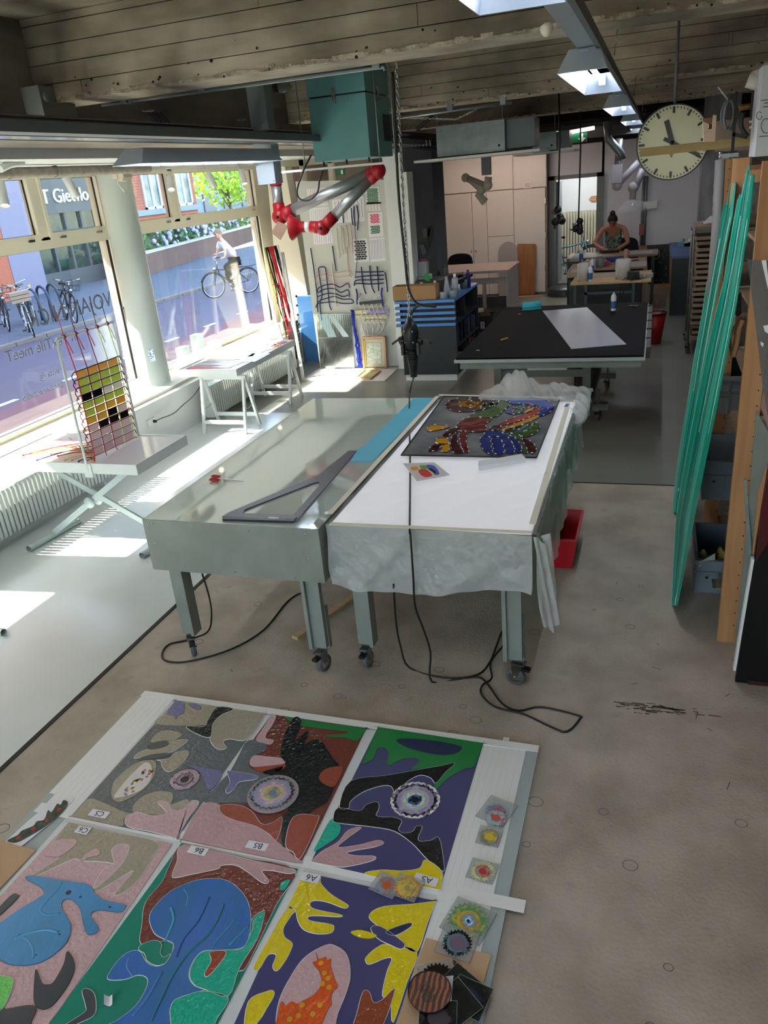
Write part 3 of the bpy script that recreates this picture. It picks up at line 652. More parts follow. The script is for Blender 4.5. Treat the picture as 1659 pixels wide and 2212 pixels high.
single('white_sheet', MB().poly([bt(*q) for q in ((1172, 672), (1268, 664), (1353, 744), (1234, 754))], (0, 0, .003)), mat('glossy_white_sheet', '#c9cbd4', .12, spec=.8), 'glossy white sheet lying on the black table', 'sheet')
a, c = bt(1128, 668)+Vector((0, 0, .045)), bt(1168, 664)+Vector((0, 0, .045))
rl = MB().lathe(a, [(.02, 0), (.045, 0), (.045, (c-a).length), (.02, (c-a).length)], 20, (c-a)); dd = (c-a).normalized(); 
rl.obox(a.lerp(c, .55)+Vector((.0, -.07, -.043)), (c-a)*.5, (0, .05, 0), (0, 0, .0012))
single('cyan_paper_roll', rl, mat('cyan_paper', '#45b5c4', .5), 'roll of cyan paper near the far left corner of the black table', 'roll')
def spray(p, label, s=1):
    t = thing('spray_can', label, 'spray can', p); p = Vector(p)
    MB().lathe(p, [(0, 0), (.031*s, 0), (.033*s, .006), (.033*s, .17*s), (.031*s, .18*s)], 18).build('can_body', mat('can_white', '#d8dade', .3), t)
    MB().lathe(p, [(.0335*s, .03*s), (.0335*s, .12*s)], 18).build('label_band', mat('can_blue', '#2c5c96', .35), t)
    MB().lathe(p, [(.031*s, .18*s), (.02*s, .2*s), (.012*s, .203*s), (.012*s, .22*s), (.009*s, .225*s), (0, .226*s)], 14).build('nozzle', M_white, t)
spray(bt(1325, 671), 'blue and white spray can standing on the black table')
kn = thing('cutter_knife', 'yellow cutter knife lying on the black table', 'knife', bt(1086, 734))
a, c = bt(1078, 737), bt(1097, 731); MB().bar(a.lerp(c, .25)+Vector((0, 0, .006)), c+Vector((0, 0, .006)), .018, .012).build('handle', mat('yellow_plastic', '#c98f1c', .5), kn); MB().bar(a+Vector((0, 0, .005)), a.lerp(c, .3)+Vector((0, 0, .005)), .009, .002).build('blade', M_steel, kn)
for q, l in (((1032, 757), 'triangular white scrap near the front left corner of the black table'), ((1122, 679), 'tiny white scrap beside the cyan roll')):
    p = bt(*q); single('paper_scrap', MB().poly([p+Vector((-.02, 0, 0)), p+Vector((.02, -.005, 0)), p+Vector((.005, .02, 0))], (0, 0, .003)), M_paper, l, 'scrap')
a = bt(1366, 662); ks = MB().tube([a+Vector((-.05, 0, .01)), a+Vector((.02, 0, .01))], .008, 6); ks.lathe(a+Vector((.045, 0, .0)), [(.012, 0), (.026, .002), (.026, .014), (.012, .016)], 12); single('steel_wrench', ks, M_zinc, 'small steel tool on the far right of the black table', 'tool')
# ---------------- stained glass artwork on the floor ----------------
ZG = .022
def k6(x, y): return (x/2.5136, 1480+y/2.5136)
def k7(x, y): return (560+x/2.592, 1500+y/2.592)
def kb(x, y): return (x/5.53, 1880+y/5.53)
def kr(x, y): return (860+x/6.38, 1940+y/6.38)
def F(q, z=ZG): return P(*q, z=z)
base = thing('floor_light_board', 'low white framed base board under the glass artwork on the floor', 'board', (-1.8, 2.3, 0))
x0, x1, y0, y1 = -2.79, -.44, .55, 3.12
c_ = [P(315, 1497, z=0), P(1165, 1617, z=0)]
xl, xr, yt = c_[0].x+.0, c_[1].x, (c_[0].y+c_[1].y)/2
MB().box(xl, xr, .4, yt, 0, .014).build('base_sheet', mat('pale_grey_board', '#a7b1af', .5), base)
st = mat('white_tape', '#e9e8e4', .6)
for i in range(6):
    a = xl+.008+i*.036; MB().box(a, a+.0353, 2.22 if i else 2.3, yt-.005-i*.006, .014, .016).build('tape_strip', st, base)
for i in range(7):
    a = xr-.06-i*.0315; MB().box(a-.0309, a, 1.93-.02*(i % 3), yt-.02+(i == 3)*.05, .014, .016).build('tape_strip', st, base)
MB().box(xl, xr, yt-.05, yt, .0165, .0185).build('tape_strip', st, base)
MB().box(xl+.02, xr+.07, P(650, 1870, z=0).y-.02, P(650, 1870, z=0).y+.04, .0165, .018).build('tape_strip', st, base)
MB().box(xl+.21, xr-.275, .4, yt-.06, .0142, .0152).build('white_underlay', mat('white_underlay', '#d6d8d6', .5), base)
PC = dict(gry='#64696d', tau='#a39a86', blk='#121114', pur='#4b4975', pnk='#cca7aa', pk2='#c0979a', red='#77382d', rd2='#9c4832', grn='#2d8244', gr2='#6fcc62', tea='#268872', te2='#17b090', yel='#e2cd14', blu='#5096cf', bl2='#4272c2', lil='#7673a0', drk='#4e5054', nvy='#303858', ora='#dd5a20', brn='#8f4629')
def am(k):
    if k in ('blu', 'bl2'): return mat('streaky_'+k, PC[k], .1, col2='#4c8fbb' if k == 'blu' else '#3d74ab', scale=3, spec=.7, stretch=(3, 1, 1), bump=.1, bscale=30)
    if k in ('pur', 'nvy', 'drk', 'tea', 'grn'): return mat('smooth_'+k, PC[k], .16, spec=.6)
    return mat('textured_'+k, PC[k], .1, spec=.75, bump=.5, bscale=48, bdist=.012)
rimd = mat('dark_glass_edge', '#101214', .4); rimw = mat('white_gap', '#e9eae6', .6)
def cyc(q, a, n=26, b=None, rot=0, z=ZG):
    'ellipse on the floor plane round a photo pixel; a, b in metres'
    c = F(q, z); b = b or a
    return [c+Vector((a*math.cos(t)*math.cos(rot)-b*math.sin(t)*math.sin(rot), a*math.cos(t)*math.sin(rot)+b*math.sin(t)*math.cos(rot), 0)) for t in [2*math.pi*i/n for i in range(n)]]
CORN = {}
def piece(k, pts, fnm, parent, lvl, rim=rimd, sm=True):
    q2 = []
    for p in pts:
        p2 = fnm(*p); hit = [c for c in CORN.get(parent.name, []) if abs(c[0]-p2[0])+abs(c[1]-p2[1]) < 9]
        q2 += [hit[0]]*3 if hit else [p2]
    pts = q2; fnm = lambda a, b: (a, b)
    pts = smooth_closed([fnm(*p) for p in pts], 4) if sm else [fnm(*p) for p in pts]
    pts = [p for i, p in enumerate(pts) if abs(p[0]-pts[i-1][0])+abs(p[1]-pts[i-1][1]) > .15]
    z = .0155+lvl*.0012
    w = [F(p, z) for p in pts]
    o = MB().poly(w, (0, 0, .0035)).build('glass_piece', am(k), parent)
    MB().tube([p+Vector((0, 0, .0024)) for p in w], .001 if rim is rimd else .0017, 4, closed=True).build('edge', rim, o)
    return o
def panel(label, corners, fnm, basek, pieces):
    cs = [F(fnm(*c), .0155) for c in corners]
    xa = (cs[0].x+cs[3].x)/2; xb = (cs[1].x+cs[2].x)/2; ya = (cs[0].y+cs[1].y)/2; yb = (cs[2].y+cs[3].y)/2
    t = thing('stained_glass_panel', label, 'stained glass', ((xa+xb)/2, (ya+yb)/2, .015), 'glass panels of the floor artwork')
    del t['group']; CORN[t.name] = [fnm(*c) for c in corners]
    MB().poly(cs, (0, 0, .003)).build('glass_piece', am(basek), t)
    for i, (k, pts, lv, rw) in enumerate(pieces): piece(k, pts, fnm if not callable(pts[0]) else fnm, t, lv, rimw if rw else rimd)
    return t
C5 = panel('far left floor glass panel, grey and taupe shapes with two eyes', [(955, 85), (1440, 155), (960, 835), (385, 715)], k6, 'gry', [
 ('tau', [(850, 215), (900, 150), (962, 92), (1180, 120), (1150, 155), (1125, 200), (1100, 222)], 1, 0),
 ('lil', [(905, 155), (955, 95), (1000, 97), (1000, 150), (972, 165), (955, 185), (942, 165)], 2, 0), ('lil', [(1022, 103), (1078, 108), (1090, 132), (1060, 132)], 2, 0),
 ('blk', [(1180, 122), (1268, 132), (1200, 165), (1155, 215), (1140, 285), (1060, 262), (1012, 225), (1105, 228), (1130, 190)], 2, 1),
 ('tau', [(1272, 134), (1428, 156), (1345, 295), (1250, 295), (1212, 310), (1230, 342), (1190, 352), (1150, 320), (1138, 262), (1155, 200), (1200, 160)], 1, 1),
 ('tau', [(820, 305), (850, 265), (900, 248), (960, 255), (992, 272), (950, 300), (880, 305), (835, 315)], 1, 0),
 ('tau', [(730, 400), (745, 375), (800, 350), (870, 338), (910, 330), (918, 308), (1020, 298), (990, 330), (935, 365), (850, 380), (780, 392)], 1, 1),
 ('drk', [(800, 335), (850, 310), (905, 308), (915, 325), (870, 343), (815, 350)], 2, 0), ('drk', [(745, 403), (830, 378), (915, 371), (925, 385), (850, 400), (780, 407)], 2, 0),
 ('tau', [(850, 408), (915, 402), (950, 370), (1015, 358), (1022, 385), (985, 430), (940, 465), (905, 470), (880, 440), (875, 415)], 1, 1),
 ('tau', [(606, 570), (625, 520), (700, 450), (770, 415), (830, 410), (850, 440), (830, 510), (780, 570), (700, 620), (640, 638), (610, 615)], 1, 0),
 ('lil', [(1000, 432), (1090, 450), (1205, 475), (1165, 555), (1128, 570), (1110, 520), (1080, 470)], 1, 0),
 ('tau', [(720, 665), (770, 610), (850, 580), (930, 585), (940, 620), (930, 650), (1000, 625), (1028, 628), (1010, 665), (970, 685), (930, 680), (900, 705), (820, 705), (740, 700)], 1, 0),
 ('pnk', [(682, 725), (740, 692), (820, 710), (905, 700), (880, 662), (858, 640), (880, 630), (918, 650), (935, 680), (1000, 672), (1040, 630), (1082, 642), (1020, 730), (955, 828), (820, 798), (700, 772)], 2, 1),
 ('tau', [(395, 712), (440, 660), (487, 618), (560, 640), (660, 685), (712, 705), (672, 730), (664, 768), (540, 745)], 1, 0)])
B5 = panel('middle far floor glass panel, dark red and black with a round disc', [(1475, 160), (1989, 236), (1640, 960), (985, 840)], k6, 'red', [])
q = [('pnk', [(-52, 160), (20, 122), (75, 125), (60, 200), (30, 260), (15, 320), (-30, 340), (-80, 330), (-130, 320), (-90, 240)], 1, 0)]
B5p = [
 ('gry', [(1345, 305), (1430, 310), (1448, 350), (1400, 378), (1362, 400), (1352, 440), (1400, 470), (1560, 478), (1560, 638), (1300, 640), (1110, 636), (1180, 545), (1250, 470), (1300, 380)], 1, 0),
 ('pnk', [(1480, 168), (1500, 172), (1480, 220), (1452, 260), (1445, 290), (1488, 300), (1470, 325), (1430, 318), (1390, 300), (1425, 240)], 2, 0),
 ('pnk', [(1355, 420), (1380, 385), (1450, 390), (1530, 400), (1552, 425), (1500, 438), (1420, 445), (1370, 445)], 2, 0), ('rd2', [(1375, 455), (1430, 443), (1545, 432), (1530, 462), (1460, 475), (1400, 470)], 2, 0),
 ('lil', [(1235, 480), (1250, 468), (1390, 492), (1380, 515), (1300, 528), (1270, 568), (1237, 590), (1227, 570), (1250, 530)], 2, 1),
 ('pk2', [(1000, 838), (1095, 655), (1190, 648), (1198, 690), (1260, 730), (1400, 770), (1480, 830), (1590, 925), (1600, 965)], 2, 0),
 ('rd2', [(1200, 655), (1300, 655), (1370, 690), (1420, 755), (1480, 750), (1528, 718), (1530, 760), (1500, 845), (1460, 810), (1380, 765), (1270, 735), (1205, 700)], 2, 1)]
for k, pts, lv, rw in B5p: piece(k, pts, k6, B5, lv, rimw if rw else rimd)
for k, pts, lv, rw in [
 ('grn', [(150, 128), (350, 160), (590, 195), (550, 262), (480, 245), (385, 240), (372, 232), (480, 222), (495, 212), (440, 205), (230, 178), (170, 150)], 1, 0),
 ('blk', [(192, 135), (232, 142), (225, 200), (200, 262), (268, 207), (275, 222), (240, 310), (210, 325), (290, 262), (345, 262), (380, 310), (420, 370), (445, 400), (400, 410), (350, 440), (335, 480), (380, 512), (415, 520), (380, 605), (300, 650), (210, 740), (150, 850), (130, 840), (130, 690), (160, 640), (110, 480), (20, 440), (110, 410), (150, 400), (122, 340), (135, 250)], 2, 0),
 ('rd2', [(342, 450), (380, 417), (468, 412), (425, 515), (370, 508), (338, 480)], 3, 0),
 ('rd2', [(150, 855), (160, 760), (190, 692), (240, 672), (310, 682), (332, 705), (232, 918), (190, 885)], 3, 1)]: piece(k, pts, k7, B5, lv, rimw if rw else rimd)
panel('far right floor glass panel, purple, green and black with a white rimmed eye', [(665, 185), (1255, 275), (1010, 1098), (290, 940)], k7, 'pur', [
 ('grn', [(668, 188), (950, 228), (1248, 278), (1205, 402), (1150, 420), (1060, 470), (990, 535), (985, 500), (1035, 440), (1095, 387), (1000, 405), (855, 422), (898, 380), (880, 360), (800, 365), (720, 400), (725, 330), (700, 302), (660, 310), (640, 360), (580, 388), (620, 290)], 1, 0),
 ('nvy', [(770, 255), (850, 250), (1000, 265), (1120, 290), (1130, 310), (1090, 335), (1000, 340), (880, 315), (800, 285)], 2, 0),
 ('blk', [(512, 488), (720, 455), (1000, 405), (1096, 388), (1040, 440), (990, 500), (960, 470), (900, 455), (830, 490), (765, 558), (740, 518), (680, 515), (580, 550), (512, 600), (500, 640), (450, 630)], 1, 1),
 ('blk', [(442, 638), (560, 655), (600, 620), (660, 605), (670, 640), (655, 680), (700, 690), (750, 690), (798, 710), (780, 758), (810, 780), (860, 770), (880, 742), (912, 745), (890, 800), (900, 825), (960, 820), (1008, 808), (1035, 960), (1022, 990), (940, 925), (860, 840), (760, 770), (640, 745), (440, 722), (415, 700)], 1, 1),
 ('te2', [(308, 880), (330, 830), (400, 704), (440, 720), (458, 750), (440, 798), (370, 848)], 1, 0),
 ('pk2', [(300, 938), (350, 882), (440, 830), (500, 762), (572, 748), (490, 810), (442, 858), (560, 845), (650, 822), (688, 824), (692, 840), (640, 858), (540, 875), (487, 890), (540, 905), (638, 907), (652, 922), (620, 938), (520, 962), (440, 968)], 1, 1),
 ('yel', [(590, 1008), (680, 985), (800, 990), (898, 975), (932, 928), (1025, 998), (1005, 1090), (780, 1050)], 2, 1)])
C6 = panel('near left floor glass panel, pink with a large blue pool shape', [(375, 745), (935, 865), (245, 1880), (-360, 1540)], k6, 'pnk', [
 ('tau', [(360, 762), (385, 752), (600, 798), (852, 852), (830, 930), (755, 1055), (680, 1120), (640, 1142), (630, 1130), (725, 1012), (650, 1050), (525, 1125), (505, 1110), (590, 1030), (620, 972), (440, 955), (390, 950), (200, 1038), (175, 1035), (320, 940), (245, 925), (300, 840)], 1, 1),
 ('pnk', [(242, 922), (290, 850), (398, 838), (418, 850), (400, 880), (330, 930), (290, 935)], 2, 0), ('pnk', [(438, 952), (480, 910), (520, 890), (542, 900), (538, 925), (480, 940), (458, 955)], 2, 0),
 ('pnk', [(560, 1005), (620, 970), (607, 900), (640, 867), (688, 867), (702, 890), (680, 950), (620, 1020), (540, 1090), (508, 1098)], 2, 1)])
for k, pts, lv, rw in [
 ('blu', [(315, 78), (430, 75), (800, 130), (1058, 175), (1138, 285), (1250, 360), (1480, 412), (1503, 440), (1470, 488), (1400, 503), (1230, 480), (1130, 490), (1087, 532), (1110, 600), (1168, 670), (1163, 740), (1090, 772), (1037, 755), (1000, 650), (975, 520), (938, 430), (860, 355), (780, 350), (738, 400), (748, 480), (800, 560), (843, 650), (843, 740), (800, 858), (700, 968), (560, 1068), (400, 1128), (200, 1138), (50, 1098), (-60, 1000), (-100, 850), (-60, 700), (60, 592), (250, 460), (450, 342), (522, 290), (518, 240), (470, 192), (330, 122)], 3, 0),
 ('drk', [(432, 1187), (500, 1350), (560, 1370), (640, 1340), (760, 1130), (800, 975), (860, 1030), (893, 1130), (878, 1240), (800, 1398), (650, 1598), (540, 1663), (442, 1638), (407, 1540), (412, 1350)], 3, 0),
 ('gr2', [(-60, 1300), (80, 1274), (148, 1300), (158, 1340), (128, 1470), (30, 1660), (-60, 1660)], 3, 1),
 ('drk', [(-60, 1682), (60, 1667), (300, 1622), (408, 1627), (435, 1680), (380, 1798), (300, 1960), (-60, 1960)], 3, 0),
 ('drk', [(-40, 562), (0, 442), (150, 292), (223, 302), (218, 330), (100, 450), (0, 543)], 3, 0)]: piece(k, pts, kb, C6, lv, rimw if rw else rimd)
B6 = panel('near middle floor glass panel, blue teardrop on green and brown glass', [(985, 860), (1618, 1000), (1080, 2040), (150, 2000)], k6, 'tea', [
 ('red', [(1003, 868), (1300, 935), (1600, 1005), (1500, 1195), (1350, 1510), (1310, 1552), (1302, 1535), (1400, 1380), (1438, 1242), (1420, 1232), (1365, 1280), (1350, 1400), (1300, 1440), (1230, 1450), (1100, 1440), (950, 1448), (945, 1400), (890, 1390), (768, 1408), (772, 1300), (792, 1180), (880, 1070), (922, 980)], 1, 1),
 ('bl2', [(812, 1270), (840, 1205), (930, 1120), (1040, 1070), (1150, 1052), (1240, 1067), (1310, 1122), (1350, 1190), (1363, 1290), (1343, 1398), (1300, 1433), (1200, 1443), (1100, 1448), (1040, 1520), (1027, 1590), (1060, 1638), (1112, 1655), (1000, 1690), (942, 1720), (922, 1780), (930, 1880), (820, 1960), (450, 1960), (560, 1862), (640, 1820), (740, 1740), (798, 1640), (798, 1592), (750, 1577), (680, 1600), (600, 1603), (587, 1580), (640, 1500), (700, 1452), (758, 1447), (790, 1500), (830, 1528), (888, 1520), (928, 1470), (943, 1410), (900, 1385), (840, 1350)], 2, 1),
 ('pk2', [(1000, 872), (1300, 938), (1590, 1003), (1572, 1026), (1480, 1010), (1422, 1012), (1458, 1060), (1452, 1078), (1420, 1073), (1350, 1020), (1280, 980), (1200, 982), (1183, 1000), (1040, 1030), (950, 1048), (937, 1030), (962, 960)], 2, 1),
 ('te2', [(1240, 1440), (1320, 1430), (1370, 1330), (1378, 1280), (1425, 1238), (1436, 1250), (1398, 1378), (1300, 1540), (1240, 1690), (1110, 1652), (1062, 1634), (1032, 1585), (1045, 1520), (1100, 1452)], 3, 1),
 ('rd2', [(1142, 1452), (1228, 1450), (1190, 1518), (1130, 1583), (1112, 1568), (1148, 1500)], 4, 1),
 ('te2', [(942, 1722), (1000, 1692), (1110, 1664), (1240, 1700), (1180, 1810), (1130, 1900), (960, 1900), (925, 1790)], 3, 1),
 ('drk', [(447, 1662), (480, 1652), (513, 1680), (523, 1750), (508, 1798), (440, 1833), (380, 1858), (352, 1850), (460, 1778), (465, 1740)], 3, 1),
 ('te2', [(1520, 1110), (1530, 1075), (1575, 1060), (1550, 1110), (1530, 1118)], 3, 0),
 ('tea', [(768, 1412), (840, 1388), (878, 1410), (870, 1455), (890, 1480), (925, 1462), (900, 1510), (850, 1525), (800, 1500), (785, 1460), (755, 1440)], 4, 1)])
A6 = panel('near right floor glass panel, yellow shapes on purple around a pink oval', [(248, 998), (990, 1160), (690, 2080), (-200, 1980)], k7, 'pur', [
 ('yel', [(255, 1002), (338, 1018), (345, 1060), (400, 1120), (490, 1177), (497, 1193), (470, 1198), (380, 1165), (310, 1157), (284, 1175), (310, 1205), (452, 1235), (450, 1248), (330, 1242), (277, 1247), (287, 1270), (400, 1290), (418, 1310), (400, 1338), (320, 1343), (250, 1320), (217, 1270), (202, 1212), (160, 1195), (185, 1140)], 1, 1),
 ('yel', [(985, 1163), (940, 1290), (888, 1438), (820, 1422), (760, 1363), (700, 1323), (630, 1270), (617, 1240), (650, 1207), (720, 1187), (850, 1177)], 1, 1),
 ('nvy', [(710, 1330), (820, 1287), (856, 1287), (840, 1310), (762, 1353)], 2, 1), ('pur', [(625, 1312), (680, 1302), (800, 1385), (813, 1413), (790, 1428), (740, 1408), (665, 1370)], 2, 1),
 ('yel', [(512, 1335), (560, 1322), (620, 1335), (658, 1355), (620, 1370), (560, 1363)], 3, 0),
 ('yel', [(158, 1199), (198, 1217), (180, 1240), (137, 1310), (142, 1360), (180, 1390), (183, 1420), (150, 1488), (110, 1543), (87, 1548), (77, 1520), (95, 1462), (50, 1462), (0, 1540), (-30, 1530), (60, 1360)], 1, 1),
 ('yel', [(722, 1402), (882, 1445), (830, 1610), (750, 1840), (735, 1700), (690, 1690), (715, 1560), (743, 1482), (700, 1482), (620, 1513), (597, 1498), (602, 1470), (660, 1420)], 1, 1),
 ('yel', [(-60, 1722), (40, 1667), (78, 1662), (83, 1690), (50, 1748), (0, 1828), (-80, 1900)], 1, 1),
 ('pnk', [(370, 1408), (430, 1412), (490, 1460), (510, 1560), (495, 1650), (440, 1790), (390, 1900), (120, 1920), (95, 1840), (112, 1720), (162, 1610), (250, 1480)], 2, 1),
 ('ora', [(318, 1447), (330, 1480), (345, 1482), (372, 1470), (380, 1492), (402, 1482), (400, 1520), (412, 1560), (425, 1600), (440, 1640), (418, 1660), (402, 1700), (405, 1740), (388, 1760), (350, 1850), (330, 1880), (110, 1880), (105, 1800), (125, 1722), (150, 1745), (180, 1722), (215, 1735), (250, 1715), (300, 1690), (335, 1650), (350, 1610), (340, 1560), (318, 1530), (300, 1502), (325, 1492)], 3, 0),
 ('brn', [(582, 1668), (618, 1672), (640, 1728), (688, 1713), (748, 1655), (757, 1670), (700, 1840), (640, 1900), (525, 1900), (547, 1790)], 2, 1)])
# small dots on the orange creature
for i, q in enumerate([(345, 1505), (365, 1560), (352, 1620), (392, 1640), (385, 1590), (240, 1740), (300, 1790), (170, 1820), (340, 1740), (220, 1800)]):
    MB().poly(cyc(k7(*q), .010, 12, z=.0228), (0, 0, .001)).build('yellow_spot', mat('amber_spot', '#d89a2a', .3), A6)
# painted rosettes
def rosette(parent, q, rings, kf, z0=.020, spikes=None, th=.0012):
    z = z0
    for i, (r, col, wob) in enumerate(rings):
        n = 48; c = F(kf(*q), z); rr = random.Random(int(q[0])+i)
        pts = []
        for k in range(n):
            t = 2*math.pi*k/n; f = 1+(wob if k % 2 else -wob)*rr.uniform(.5, 1)
            pts.append(c+Vector((r*f*math.cos(t), r*f*math.sin(t), 0)))
        z += th
        nx = rings[min(i+1, len(rings)-1)][1]
        MB().poly(pts, (0, 0, .0008)).build('painted_ring', mat('ring_'+col[1:]+nx[1:], col, .25, col2=nx, scale=42, contrast=(.46, .66)), parent)
rosette(C5, (1003, 512), [(.075, '#1f1c1e', .0), (.072, '#b79aa4', 0), (.058, '#c9b4bb', .03), (.045, '#4c4450', .1), (.037, '#b89ca6', .03), (.022, '#3d3742', 0)], k6)
MB().poly([F(k6(*p), .0205) for p in smooth_closed([(618, 606), (650, 560), (700, 500), (750, 450), (790, 420), (818, 432), (826, 480), (808, 530), (760, 573), (700, 598), (645, 610)], 3)], (0, 0, .001)).build('painted_ring', mat('cream_petal', '#dcd5cf', .3), C5)
rc = random.Random(4)
for i in range(26):
    t = rc.random(); u = rc.random(); a = F(k6(*(640+t*150, 590-t*150)), .0216)+Vector((.012+u*.055, -.012*u+.0, 0)); MB().poly([a+Vector((.007*math.cos(k), .009*math.sin(k), 0)) for k in (0, 1.05, 2.1, 3.14, 4.2, 5.25)], (0, 0, .0006)).build('painted_dot', mat('petal_%d' % (i % 5), ['#c9a12c', '#6f7fae', '#b66a8d', '#c9562c', '#7b9c8a'][i % 5], .4), C5)
dsc = thing('painted_glass_disc', 'round painted glass disc with pink and blue rings on the dark red panel', 'glass disc', F(k6(1483, 590), .02))
MB().poly(cyc(k6(1483, 592), .125, 40, z=.0235), (0, 0, .005)).build('clear_rim', mat('clear_disc', '#9b9699', .08, spec=.8), dsc)
rosette(dsc, (1478, 585), [(.112, '#a9868e', .0), (.105, '#2e2a30', .06), (.092, '#8a9cab', .05), (.073, '#b493ab', .05), (.055, '#cbbfc0', .04), (.04, '#c2ab4f', .09), (.02, '#6b86a0', 0)], k6, .0285, th=.0008)
A5 = [o for o in bpy.data.objects if o.name.startswith('stained_glass_panel') and 'far right' in o.get('label', '')][0]
rosette(A5, (873, 590), [(.116, '#f0efec', .02), (.103, '#15131a', .06), (.088, '#9f8fb0', .02), (.066, '#b9b6cf', .03), (.054, '#a7bd7f', .03), (.045, '#dfe6e4', .02), (.033, '#5d87c6', 0), (.018, '#08080c', 0)], k7, .0205, th=.0008)
# painted dots and streaks on the blue glass
for par, kf, lst in ((C6, kb, [((820, 265), .012), ((960, 320), .006), ((1310, 440), .006), ((230, 775), .006), ((710, 765), .005), ((430, 1010), .004)]),):
    for q, r in lst: MB().poly(cyc(kf(*q), r, 10, z=.0228), (0, 0, .0008)).build('painted_dot', mat('dark_dot', '#2f3b60', .3), par)
def streak(par, kf, pts, w, col, z):
    MB().tube([F(kf(*p), z) for p in smooth_open([Vector((a, b, 0)) for a, b in pts], 4) for p in [(p[0], p[1])]], w, 6).build('painted_streak', mat('streak_'+col[1:], col, .25), par)
streak(C6, kb, [(740, 150), (680, 250), (600, 330), (520, 430), (480, 480), (560, 540), (720, 520)], .006, '#4a9bc9', .019)
streak(C6, kb, [(180, 820), (260, 780), (400, 740), (560, 715), (700, 745)], .007, '#4a9bc9', .019); streak(C6, kb, [(280, 800), (350, 860), (400, 960), (400, 1060)], .006, '#4a9bc9', .019)
streak(B6, k6, [(1215, 1190), (1190, 1260), (1130, 1360), (1040, 1440), (950, 1560), (880, 1700), (820, 1830)], .005, '#2f7b84', .0205)
streak(B6, k6, [(930, 1210), (945, 1270), (925, 1330), (900, 1390)], .006, '#4aa3c4', .0195); streak(B6, k6, [(1280, 1270), (1230, 1330), (1180, 1390), (1150, 1430)], .005, '#3f90b8', .0195)
streak(B6, k6, [(1350, 1310), (1300, 1360), (1245, 1415)], .006, '#3f90b8', .0195); streak(B6, k6, [(1000, 1110), (1020, 1150), (1010, 1200)], .003, '#4aa3c4', .0195); streak(B6, k6, [(1140, 1150), (1080, 1280), (1000, 1380), (960, 1480)], .004, '#274b84', .0195)
streak(B6, k6, [(700, 1480), (690, 1530), (720, 1580)], .004, '#5e8fc0', .0195); streak(B6, k6, [(880, 1560), (800, 1700), (720, 1800)], .006, '#4d86bd', .0195)
# paper labels
def note(parent, kf, q, txt, w=.05, h=.021, flip=False, ang=0):
    c = F(kf(*q), .0235); r = Vector((math.cos(ang), math.sin(ang), 0)); u = Vector((-r.y, r.x, 0))
    o = MB().obox(c, r*w, u*h, (0, 0, .0005)).build('paper_label', M_paper, parent)
    s = -1 if flip else 1
    text_mb(txt, c-r*.028*s-u*.014*s+Vector((0, 0, .0008)), r*s, u*s, .042, .0003).build('handwriting', mat('pen_ink', '#20242e', .6), o)
note(C5, k6, (538, 698), 'C5', flip=True); note(B5, k6, (1395, 872), 'B5', flip=True); note(A5, k7, (933, 1037), 'A5', flip=True, ang=-.1)
note(C6, k6, (450, 787), 'C6', .035, flip=True); note(B6, k6, (1075, 898), 'B6', .045, flip=True); note(A6, k7, (287, 1027), 'A6', .04, flip=True)
# loose paper piece on green glass, side boards, taped print
single('curled_tape_piece', MB().sheet(lambda u, v: F(kb(1250+u*100, 1505+v*120), .0215)+Vector((0, 0, .012*(2*u-1)**2)), 6, 3), M_paper, 'small curled white tape piece on the green glass', 'tape')
mdf = mat('mdf_board', '#b99672', .7, col2='#c3a27e', scale=4)
single('fibre_board', MB().poly([F(q, .0) for q in (k7(935, 1385), k7(1300, 1480), k7(1200, 1846), k7(1130, 2100), k7(700, 2060))], (0, 0, .0215)), mdf, 'tan fibre board under the pile of glass samples', 'board')
single('fibre_board', MB().poly([F(q, .0) for q in (k6(0, 860), k6(200, 915), k6(0, 1130), k6(-400, 1500), k6(-500, 1400))], (0, 0, .0215)), mdf, 'tan fibre board at the left edge beside the pink panel', 'board')
pr = thing('painted_paper_strip', 'torn white paper strip with a dark painted flame pattern at the far left tape', 'print', F(k6(230, 740), .02))
MB().poly([F(k6(*p), .0185) for p in ((30, 850), (45, 858), (105, 885), (280, 745), (400, 625), (405, 612), (300, 635), (270, 640), (150, 740))], (0, 0, .001)).build('paper', M_paper, pr)
MB().poly([F(k6(*p), .0205) for p in smooth_closed([(38, 845), (90, 855), (160, 820), (250, 765), (340, 690), (370, 640), (345, 625), (330, 650), (310, 645), (280, 690), (260, 680), (240, 730), (200, 740), (180, 765), (120, 790), (95, 815)], 3)], (0, 0, .0008)).build('dark_pattern', mat('flame_paint', '#1d2521', .4, col2='#4a5a4c', scale=30), pr)
for p in ((320, 675), (180, 780), (100, 828), (255, 735)): MB().poly(cyc(k6(*p), .011, 10, z=.0217), (0, 0, .0006)).build('red_spot', mat('red_spot', '#b43a2a', .5), pr)
clr = mat('clear_sample_glass', '#c3c8c8', .06, alpha=.35, spec=.9)
def sample(kf, q, w, h, ang, label, rings, z=.02, shape=None, spk=None):
    c = F(kf(*q), z); t = thing('glass_sample', label, 'glass sample', c)
    r = Vector((math.cos(ang), math.sin(ang), 0)); u = Vector((-r.y, r.x, 0))
    MB().obox(c+Vector((0, 0, .002)), r*w/2, u*h/2, (0, 0, .002)).build('clear_plate', clr, t)
    MB().tube([c+r*w/2*a+u*h/2*b+Vector((0, 0, .004)) for a, b in ((-1, -1), (1, -1), (1, 1), (-1, 1))], .0009, 4, closed=True).build('plate_edge', mat('glass_edge', '#6b7373', .3), t)
    rosette(t, q, rings, kf, z+.0035, th=.0008); return t
